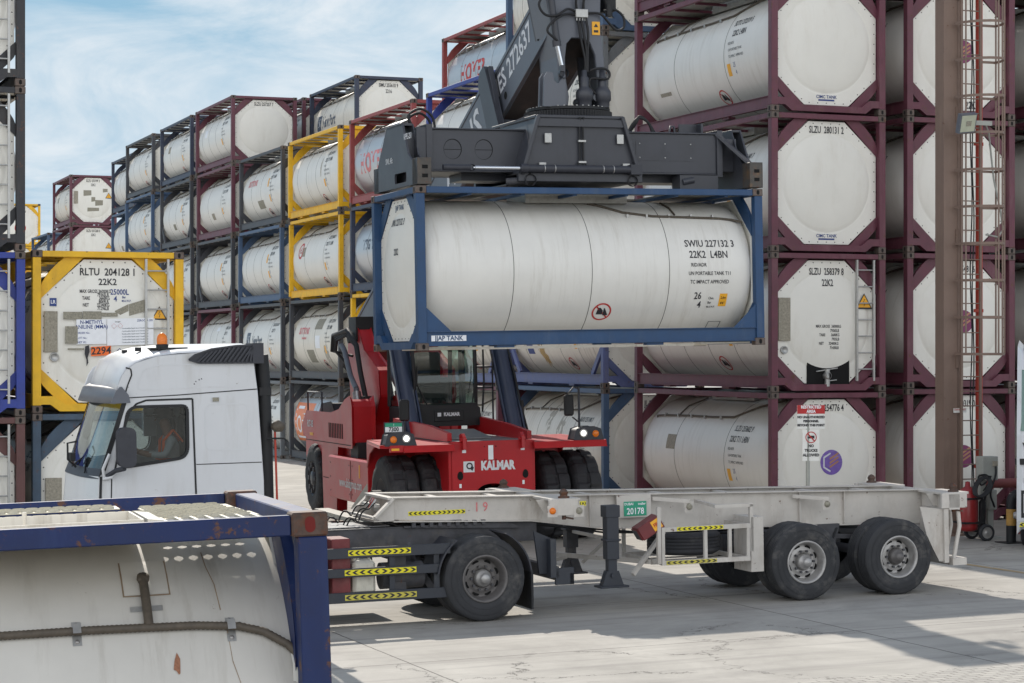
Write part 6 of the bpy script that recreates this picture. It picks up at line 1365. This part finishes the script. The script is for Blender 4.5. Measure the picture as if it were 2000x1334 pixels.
b = MB(); b.cyl((-1.27, -1.16, .30), (.65, -1.16, .30), .062, 0, 18); b.cyl((-1.30, -1.16, .30), (-1.18, -1.16, .30), .075, 0, 16); b.box(.60, .8, -1.22, -1.08, .22, .38); b.cyl((-2.6, -1.16, .30), (-2.15, -1.16, .30), .05, 0, 12); b.lathe([(-.04, .05), (0, .06), (.04, .05)], (-2.12, -1.16, .3), (0, 1, 0), 0, 12)
for x in (-.9, -.72, .12, .3): b.cyl((x, -1.16, .30), (x+.012, -1.16, .30), .066, 1, 16)
part(b, 'side_shift_cylinder', [M['plast'], M['alu']], SF)
b = MB(); b.cyl((-2.1, -1.16, .30), (-1.28, -1.16, .30), .033, 0, 14); part(b, 'side_shift_rod', M['chrome'], SF)
b = MB(); b.lathe([(-.05, .09), (.0, .10), (.05, .09)], (-1.1, -1.08, .12), (0, 1, 0), 0, 16); b.lathe([(-.05, .08), (.0, .09), (.05, .08)], (.68, -1.08, .12), (0, 1, 0), 0, 16); b.cyl((-1.45, -.9, .10), (-1.1, -1.0, .12), .06, 0, 12); part(b, 'pivot_pins', M['chas'], SF)
# slewing ring and motors
b = MB(); nt_ = 180
b.lathe([(0, .58), (0, .735), (.10, .735), (.10, .5)], (0, 0, 1.22), (0, 0, 1), 0, nt_, False, lambda i, h, r: .975 if (i % 2 and r > .7) else 1)
b.lathe([(0, .3), (0, .70), (.045, .70), (.045, .0001)], (.0, 0, 1.335), (0, 0, 1), 0, 48, False); b.lathe([(0, .66), (.05, .70), (.05, .5)], (0, 0, 1.17), (0, 0, 1), 0, 48, False)
for k in range(40): t = 2*pi*k/40; b.cyl((.665*cos(t), .665*sin(t), 1.38), (.665*cos(t), .665*sin(t), 1.395), .016, 1, 6); b.cyl((.71*cos(t), .71*sin(t), 1.17), (.71*cos(t), .71*sin(t), 1.20), .016, 1, 6)
part(b, 'slewing_ring', [M['plast2'], M['alu']], SF)
for x, y, h in ((.10, -.50, .32), (.45, -.42, .34)):
    b = MB(); b.lathe([(0, .115), (.1, .12), (.12, .145), (h-.08, .145), (h-.04, .12), (h, .08), (h+.02, .075), (h+.16, .075), (h+.18, .05), (h+.28, .045), (h+.29, .001)], (x, y, 1.38), (0, 0, 1), 0, 24); part(b, 'slewing_motor', M['kdark'], SF)
# boom head: yoke with arch
outer = [(-.66, 3.9), (.46, 3.9), (.45, 3.2), (.43, 2.7), (.49, 2.2), (.52, 1.55), (.40, 1.40), (.36, 1.9), (.33, 2.25), (.24, 2.45), (.10, 2.52), (-.08, 2.52), (-.17, 2.42), (-.20, 2.2), (-.20, 1.9), (-.14, 1.55), (-.16, 1.40), (-.30, 1.40), (-.32, 1.8), (-.34, 2.2), (-.44, 2.7), (-.54, 3.2)]
for y0, y1, mk in ((-.42, -.34, 'kgrey'), (.32, .40, 'kdark')): b = MB(); b.plate(outer, [], lambda x, z, d, y0=y0: (x, y0+d, z), y1-y0); part(b, 'yoke_plate', M[mk], SF, .012)
b = MB()
for (p, q) in zip(outer[1:6], outer[2:7]): b.add([(p[0], -.36, p[1]), (q[0], -.36, q[1]), (q[0], .34, q[1]), (p[0], .34, p[1])], [(0, 1, 2, 3)])
for (p, q) in zip(outer[16:], outer[17:]+outer[:1]): b.add([(p[0], -.36, p[1]), (q[0], -.36, q[1]), (q[0], .34, q[1]), (p[0], .34, p[1])], [(0, 1, 2, 3)])
b.cyl((.34, -.46, 1.55), (.34, .44, 1.55), .07, 0, 14); part(b, 'yoke_sides', M['kgrey'], SF)
b = MB(); b.prism([(-.62, 1.38), (-.24, 1.38), (-.24, 1.9), (-.36, 1.74), (-.44, 1.80), (-.46, 1.92), (-.55, 1.94), (-.60, 1.86)], 'y', -.50, -.44); b.prism([(-.62, 1.38), (-.24, 1.38), (-.24, 1.9), (-.36, 1.74), (-.44, 1.80), (-.46, 1.92), (-.55, 1.94), (-.60, 1.86)], 'y', -.30, -.24); part(b, 'damper_bracket', M['kgrey'], SF, .006)
b = MB(); b.cyl((-.50, -.52, 3.3), (-.38, -.52, 2.38), .06, 0, 16); b.cyl((-.40, -.52, 2.46), (-.385, -.52, 2.36), .075, 0, 16); b.lathe([(-.05, .08), (0, .085), (.05, .08)], (-.27, -.50, 1.92), (0, 1, 0), 0, 16); b.box(-.34, -.26, -.56, -.47, 1.95, 2.05); b.lathe([(-.05, .07), (0, .075), (.05, .07)], (-.53, -.5, 3.36), (0, 1, 0), 0, 14); part(b, 'tilt_damper', M['kdark'], SF)
b = MB(); b.cyl((-.385, -.52, 2.4), (-.29, -.52, 1.98), .038, 0, 14); part(b, 'damper_rod', M['chrome'], SF)
b = MB(); b.box(-.03, .19, -.50, -.42, 2.85, 2.99, 0)
for k in range(4): b.cyl((.0+.05*k, -.46, 2.80), (.0+.05*k, -.46, 2.86), .014, 0, 8)
part(b, 'valve_block', M['alu'], SF, .008)
b = MB()
def hose(*p): b.tube([Vector(q) for q in smooth(p)], .021, 0, 8).cut()
def smooth(p, k=5):
    P = [Vector(q) for q in p]; out = []
    for i in range(len(P)-1):
        a_, c_, d_, e_ = P[max(i-1, 0)], P[i], P[i+1], P[min(i+2, len(P)-1)]
        for j in range(k):
            t = j/k; out.append(.5*((2*c_)+(-a_+d_)*t+(2*a_-5*c_+4*d_-e_)*t*t+(-a_+3*c_-3*d_+e_)*t**3))
    return out+[P[-1]]
hose((.02, -.46, 2.85), (.05, -.5, 2.5), (.12, -.5, 2.15), (.12, -.48, 1.95)); hose((.07, -.46, 2.85), (.12, -.5, 2.5), (.15, -.5, 2.2), (.14, -.5, 1.95)); hose((.16, -.46, 2.85), (.18, -.5, 2.6), (.17, -.5, 2.3), (.16, -.5, 1.95))
hose((-.03, -.46, 2.95), (-.2, -.55, 2.97), (-.42, -.6, 2.85), (-.62, -.6, 2.86), (-.72, -.6, 3.02), (-.62, -.6, 3.18), (-.48, -.55, 3.15))
hose((-.03, -.46, 2.90), (-.25, -.55, 2.88), (-.48, -.6, 2.75), (-.58, -.6, 2.6), (-.46, -.6, 2.48), (-.34, -.55, 2.42))
hose((.0, -.46, 3.0), (-.02, -.5, 3.15), (.08, -.55, 3.35), (.3, -.55, 3.42), (.5, -.5, 3.35), (.58, -.4, 3.2)); hose((.12, -.46, 3.0), (.12, -.5, 3.15), (.22, -.55, 3.28), (.42, -.5, 3.28), (.55, -.4, 3.1))
hose((.19, -.46, 2.93), (.4, -.5, 2.92), (.56, -.45, 2.8), (.72, -.4, 2.68), (.86, -.4, 2.72), (.86, -.4, 2.9), (.7, -.4, 3.02), (.5, -.42, 2.98))
hose((.2, -.46, 1.95), (.25, -.5, 2.0), (.45, -.5, 2.02), (.55, -.5, 1.95), (.5, -.5, 1.85), (.22, -.5, 1.85), (.2, -.5, 1.7), (.3, -.5, 1.6))
hose((-2.75, -.2, .98), (-2.85, -.2, 1.2), (-2.65, -.2, 1.32), (-2.45, -.2, 1.2), (-2.4, -.2, .98)); hose((-2.72, -.1, .98), (-2.82, -.1, 1.16), (-2.64, -.1, 1.26), (-2.48, -.1, 1.16), (-2.42, -.1, .98))
for k in range(4): hose((1.02+.02*k, -.1+.04*k, .97), (1.14+.02*k, -.1, 1.18), (1.26, -.1, 1.26+.01*k), (1.42, -.1, 1.18), (1.56-.02*k, -.1, .97))
hose((.15, -.45, 2.0), (.1, -.45, 1.8), (.14, -.5, 1.6)); b.each(0, 0, how=lambda p: part(p, 'hydraulic_hose', M['plast2'], SF))
b = MB(); b.box(.55, .75, -.35, -.05, 3.0, 3.25); b.cyl((.6, -.4, 2.9), (.6, -.4, 3.1), .06, 0, 12); b.box(.08, .1, -.5, -.49, 2.3, 2.4); part(b, 'hose_junction', M['plast2'], SF)
b = MB(); b.box(.28, .42, -.432, -.424, 2.58, 2.80); b.add([(.31, -.434, 2.71), (.39, -.434, 2.71), (.35, -.434, 2.77)], [(0, 1, 2)], 1); b.box(.31, .39, -.434, -.433, 2.62, 2.66, 1); part(b, 'warning_sticker', [M['ylab'], M['ink']], SF)
b = MB(); b.box(1.98, 2.34, -.12, -.09, .97, 1.17); b.box(2.3, 2.34, -.3, .1, .97, 1.17); b.tube([(1.75, -.2, .98), (1.78, -.2, 1.12), (1.84, -.2, 1.12), (1.86, -.2, 1.0)], .02, 0, 8); b.cut(); b.bar((-1.95+.6, -.4, 1.02), (-.9, -.5, 1.22), .02, .02); b.each(0, 0, how=lambda p: part(p, 'valve_cover', M['kdark'], SF))
b = MB(); put_text(b, 'KPFL-251', .13, lambda a_, z: (-3.034, -a_, z), 0, .8, .003, (.72, .82)); put_text(b, 'SWL 45t', .13, lambda a_, z: (-3.034, -a_, z), 0, .8, .003, (-.3, .5)); part(b, 'spreader_number', M['inkw'], SF)
b = MB(); b.box(-2.0, 2.2, -.3, .3, .16, .28); b.cyl((1.75, -.7, .14), (1.95, -.7, .18), .06, 0, 12); b.box(1.70, 2.4, -.72, -.4, .02, .26); part(b, 'underside_guides', M['kdark'], SF)

# ------------------------------------------------------------------ right-hand side furniture
def P(x, z): return ((x-1000)/4211*z, z)
YW = TH
# light mast with caged ladder
mp_ = P(1848, 38.7); MR = root('light_mast', mp_[0], mp_[1], YW, 'tall brown steel mast with a caged ladder and red pipe beside it', 'mast')
b = MB(); b.box(-.14, .14, -.14, .14, 0, 15); b.box(-.3, .3, -.3, .3, 0, .04); b.box(.17, .29, -.1, -.06, 0, 15); 
for z in (3.0, 5.2, 7.4, 9.6): b.box(.1, .2, -.17, -.11, z, z+.28)
b.build('mast_column', M['mast'], MR)
b = MB()
for x in (.16, .56): b.box(x-.02, x+.02, -.26, -.22, .6, 15)
k = 0
while .75+.262*k < 15: b.cyl((.16, -.235, .75+.262*k), (.56, -.235, .75+.262*k), .012, 0, 6); k += 1
b.build('ladder', M['mast'], MR)
b = MB(); ca = (.36+.18, -.26)
def cage(t): return (.60+.46*cos(t)*1.0-.02, -.24-.62*sin(t)*.75)
for k in range(19):
    z = 3.25+.655*k; pts = [(.16, -.24, z)]+[(.36+.34*cos(t)+.09*(1-abs(cos(t)))+.09*(1+cos(t)), -.24-.60*sin(t), z) for t in [pi*(1-q/10) for q in range(11)]]+[(.56, -.24, z)]
    for i in range(len(pts)-1): b.bar(pts[i], pts[i+1], .010, .045)
for t in (pi*.85, pi*.5, pi*.3, pi*.15, .02):
    x, y = .36+.34*cos(t)+.09*(1-abs(cos(t)))+.09*(1+cos(t)), -.24-.60*sin(t); b.box(x-.015, x+.015, y-.006, y+.006, 3.25, 15)
b.build('safety_cage', M['mast'], MR)
b = MB(); b.cyl((.66, -.05, 0), (.66, -.05, 15), .065, 0, 16); 
for z in (1.2, 4, 7, 10): b.box(.5, .7, -.13, -.11, z, z+.06)
b.build('red_pipe', M['redpipe'], MR)
b = MB()
for j, x in enumerate((.42, .46)): b.tube([(x+.02*sin(q*.9+j), -.16, .5+.35*q) for q in range(42)], .012, 0, 5)
b.build('cables', M['plast2'], MR)
b = MB(); b.box(.04, .31, -.18, -.17, 2.20, 2.28); put_text(b, 'CRANE MAST', .045, lambda x, z: (x, -.182, z), 1, .9, .001, (.17, 2.255)); b.build('name_label', [M['inkwr'], M['signr']], MR)
b = MB(); Q = Matrix.Translation((-.06, -.75, 7.32)) @ Matrix.Scale(1.15, 4) @ Matrix.Rotation(.15, 4, 'Z') @ Matrix.Rotation(.35, 4, 'X') @ Matrix.Rotation(-.12, 4, 'Y')
b.box(-.16, .16, -.03, .05, -.15, .15, 0, Q); b.box(-.14, .14, -.036, -.031, -.13, .13, 1, Q); b.box(-.04, .06, -.04, -.037, -.04, .04, 2, Q); o = b.build('flood_lamp', [M['kgrey'], mat('lamp_glass', rgb(176, 180, 160), .15), M['scuff']], MR, .006)
b = MB(); b.tube([(.05, -.7, 7.35), (.5, -.5, 7.33), (.7, -.3, 7.2), (.8, -.3, 6.4), (.95, -.3, 5.8), (1.0, -.3, 5.5), (.9, -.3, 5.35), (.7, -.2, 5.4)], .018, 0, 8); b.box(.1, .5, -.70, -.66, 7.30, 7.38); b.build('lamp_arm', M['boxg'], MR)
# signs
sp_ = P(1584, 37.5); SG = root('warning_sign', sp_[0], sp_[1], .1, 'white and red restricted area sign above a no trucks sign on a grey post', 'sign')
b = MB(); b.cyl((-.05, .03, 0), (-.05, .03, 2.35), .035, 0, 12); b.build('sign_post', M['boxg'], SG)
b = MB(); b.box(-.245, .245, 0, .012, 2.0, 2.41, 0); b.box(-.245, .245, -.003, 0, 2.26, 2.41, 1); F_ = lambda x, z: (x, -.006, z)
for s, z, mk in (('RESTRICTED', 2.375, 2), ('AREA', 2.30, 2), ('NO UNAUTHORIZED', 2.20, 3), ('PERSONNEL', 2.13, 3), ('BEYOND THIS POINT', 2.06, 3)): put_text(b, s, .07 if mk == 2 else .055, F_, mk, .92, .003, (0, z))
b.build('restricted_area_board', [M['inkwr'], M['signr'], M['sticker'], M['ink']], SG)
b = MB(); b.box(-.15, .15, 0, .012, 1.44, 1.985); ringpoly(b, 0, 1.85, .085, .10, F_, 1)
b.add([F_(-.07, 1.91), F_(-.055, 1.925), F_(.07, 1.79), F_(.055, 1.775)], [(0, 1, 2, 3)], 1); b.add([(x, -.005, z) for x, z in ((-.06, 1.83), (.06, 1.83), (.06, 1.88), (-.02, 1.88), (-.02, 1.87), (-.06, 1.86))], [(0, 1, 2, 3, 4, 5)], 2)
for s, z in (('NO', 1.70), ('TRUCKS', 1.62), ('ALLOWED', 1.54)): put_text(b, s, .066, F_, 2, .92, .003, (0, z))
b.build('no_trucks_board', [M['inkwr'], M['signr'], M['ink']], SG)
# extinguisher trolley
ep = P(1890, 37.6); EX = root('wheeled_extinguisher', ep[0], ep[1], .3, 'large red wheeled fire extinguisher with coiled black hose beside the mast', 'fire extinguisher')
b = MB(); b.lathe([(0, .10), (.03, .17), (.08, .18), (.62, .18), (.72, .14), (.78, .05), (.86, .04), (.87, .001)], (0, 0, .16), (0, 0, 1), 0, 28); b.build('cylinder', M['extred'], EX)
b = MB(); b.lathe([(0, .05), (.02, .06), (.45, .06), (.5, .02), (.56, .02)], (.24, -.08, .22), (0, 0, 1), 0, 14); b.build('gas_bottle', M['plast2'], EX)
for y in (-.26, .26):
    b = MB(); b.lathe([(-.035, .10), (-.04, .13), (-.02, .148), (.02, .148), (.04, .13), (.035, .1)], (.22, y, .148), (0, 1, 0), 0, 24); b.lathe([(-.03, .10), (-.025, .04), (-.04, .03), (-.04, .001)], (.22, y, .148), (0, 1, 0), 1, 16); b.build('trolley_wheel', [M['rubber'], M['riml']], EX)
b = MB(); b.cyl((.22, -.26, .148), (.22, .26, .148), .02, 0, 8); b.bar((.1, -.2, .2), (.26, -.2, .9), .03, .03); b.bar((.1, .2, .2), (.26, .2, .9), .03, .03); b.tube([(.26, -.2, .9), (.34, -.2, 1.12), (.34, .2, 1.12), (.26, .2, .9)], .016, 0, 8); b.box(-.19, .19, -.19, .19, .3, .33); b.box(-.19, .19, -.19, .19, .72, .75); b.build('trolley_frame', M['plast2'], EX)
b = MB(); pts = []
for k in range(120): t = k/120; pts.append((.12+.20*cos(2*pi*5*t)*.75+.06*t, -.23+.05*sin(2*pi*5*t)-.04*t, .95+.16*sin(2*pi*5*t+.6)-.02*t))
b.tube(pts, .017, 0, 6); b.build('rubber_hose', M['plast2'], EX)
# electrical cabinet
cp = P(1927, 38.0); CB = root('electrical_cabinet', cp[0], cp[1], YW, 'grey electrical cabinet with a hanging plug cable on a steel post', 'cabinet')
b = MB(); b.box(-.16, .16, -.12, .1, 1.02, 1.44); b.build('upper_box', M['boxg'], CB, .01); b = MB(); b.box(.0, .15, -.1, .05, .50, .85); b.build('lower_box', M['boxg'], CB, .01)
b = MB(); b.box(-.12, -.02, .0, .1, 0, 1.02); b.box(.02, .13, -.02, .05, 0, .5); b.box(-.05, .22, -.12, .12, 0, .02); b.build('cabinet_post', M['boxg'], CB)
b = MB(); b.box(.04, .12, -.17, -.12, 1.27, 1.36); b.build('socket', M['stickb'], CB); b = MB(); b.tube(smooth([(.08, -.16, 1.27), (.06, -.18, 1.1), (-.02, -.18, .9), (-.03, -.17, .75), (.03, -.16, .62), (.07, -.14, .55)]), .018, 0, 8); b.tube(smooth([(-.1, -.15, 1.0), (-.25, -.2, .95), (-.3, -.2, 1.1), (-.12, -.18, 1.12), (-.05, -.16, 1.0), (-.2, -.2, .85)]), .016, 0, 8); b.build('cable', M['plast2'], CB)
pp = P(1958, 38.6); o = MB(); o.cyl((-.42, 0, 0), (.5, 0, 0), .085, 0, 18); o.cyl((-.43, 0, 0), (-.36, 0, 0), .1, 0, 18); o.box(-.3, -.22, -.05, .05, -.95, 0); o.box(.3, .38, -.05, .05, -.95, 0)
o = o.build('fire_main_pipe', mat('faded_pink_pipe', rgb(128, 66, 64), .6, 0, .15, 5)); o.location = (pp[0], pp[1], .92+SLOPE*pp[0]); o.rotation_euler = (0, 0, YW); tag(o, 'thick faded red pipe on short stands between the cabinet and bollard', 'pipe')
bp_ = P(1975, 37.0); BO = root('bollard', bp_[0], bp_[1], YW, 'black and ochre striped bollard with a bent top beside the truck', 'bollard')
b = MB(); b.tube(smooth([(0, 0, 0), (0, 0, .55), (0, 0, .70), (.05, 0, .80), (.2, 0, .86)]), .085, 0, 18); b.lathe([(0, .0862), (.28, .0862)], (0, 0, .30), (0, 0, 1), 1, 24); b.box(-.2, .2, -.2, .2, 0, .015); b.build('bollard_post', [M['plast2'], mat('ochre_band', rgb(176, 136, 70), .6, 0, .2, 12)], BO)
# second truck at the right edge
t2 = P(1986, 35.6); T2 = root('parked_truck', t2[0], t2[1], -.25, 'white truck front just entering at the right edge of the yard', 'truck')
b = MB(); pr = [(-.03, .35), (-.08, .5), (-.08, 1.05), (-.03, 1.12), (.0, 1.9), (.06, 2.1), (.50, 3.0), (.75, 3.3), (2.2, 3.4), (2.2, .5), (1.5, .5), (1.4, .85), (.9, .95), (.5, .85), (.45, .35)]
b.prism(pr, 'x', 0, 2.45); b.build('cab_body', M['cabw'], T2, .08)
b = MB(); b.prism([(-.002, 1.98), (.045, 2.09), (.48, 2.98), (.50, 2.9), (.08, 2.06), (.02, 1.98)], 'x', .04, 2.41); b.build('windscreen', M['glassg'], T2)
b = MB(); b.box(.12, 2.3, -.045, -.02, 1.12, 1.2); b.box(-.03, .3, -.05, .02, 1.42, 1.52); b.box(.03, .12, -.09, -.06, .55, 1.0); b.build('grille_trim', M['plast2'], T2)
b = MB(); b.box(.10, .45, -.095, -.075, .62, .95); b.build('headlamp', M['alu'], T2, .01); b = MB(); chevrons(b, .04, .6, .40, .47, lambda a_, c, o_: (a_, -.09-o_, c), 0, 1, 5); b.build('reflective_strip', [M['refl'], M['ink']], T2)
b = MB(); put_text(b, 'VOLVO', .16, lambda x, z: (x, -.02, z), 0, 1, .004, (.36, 1.72)); b.build('maker_badge', M['ink'], T2)
for yy in (1.1, 4.8, 6.1):
    for k, xx in enumerate((.05, 2.4)):
        w_ = wheel(T2, 0, 0, .5, .3, yy > 2, 'riml', 'rubber', far=False, dish=.05); w_.location = (xx, yy, .5); w_.rotation_euler = (0, 0, -pi/2 if k == 0 else pi/2)
b = MB(); b.box(.8, .9, 1.0, 6.8, .9, 1.1); b.box(1.5, 1.6, 1.0, 6.8, .9, 1.1); b.box(.9, 1.5, 1.2, 6.8, .95, 1.0); b.build('chassis_frame', M['chas'], T2)
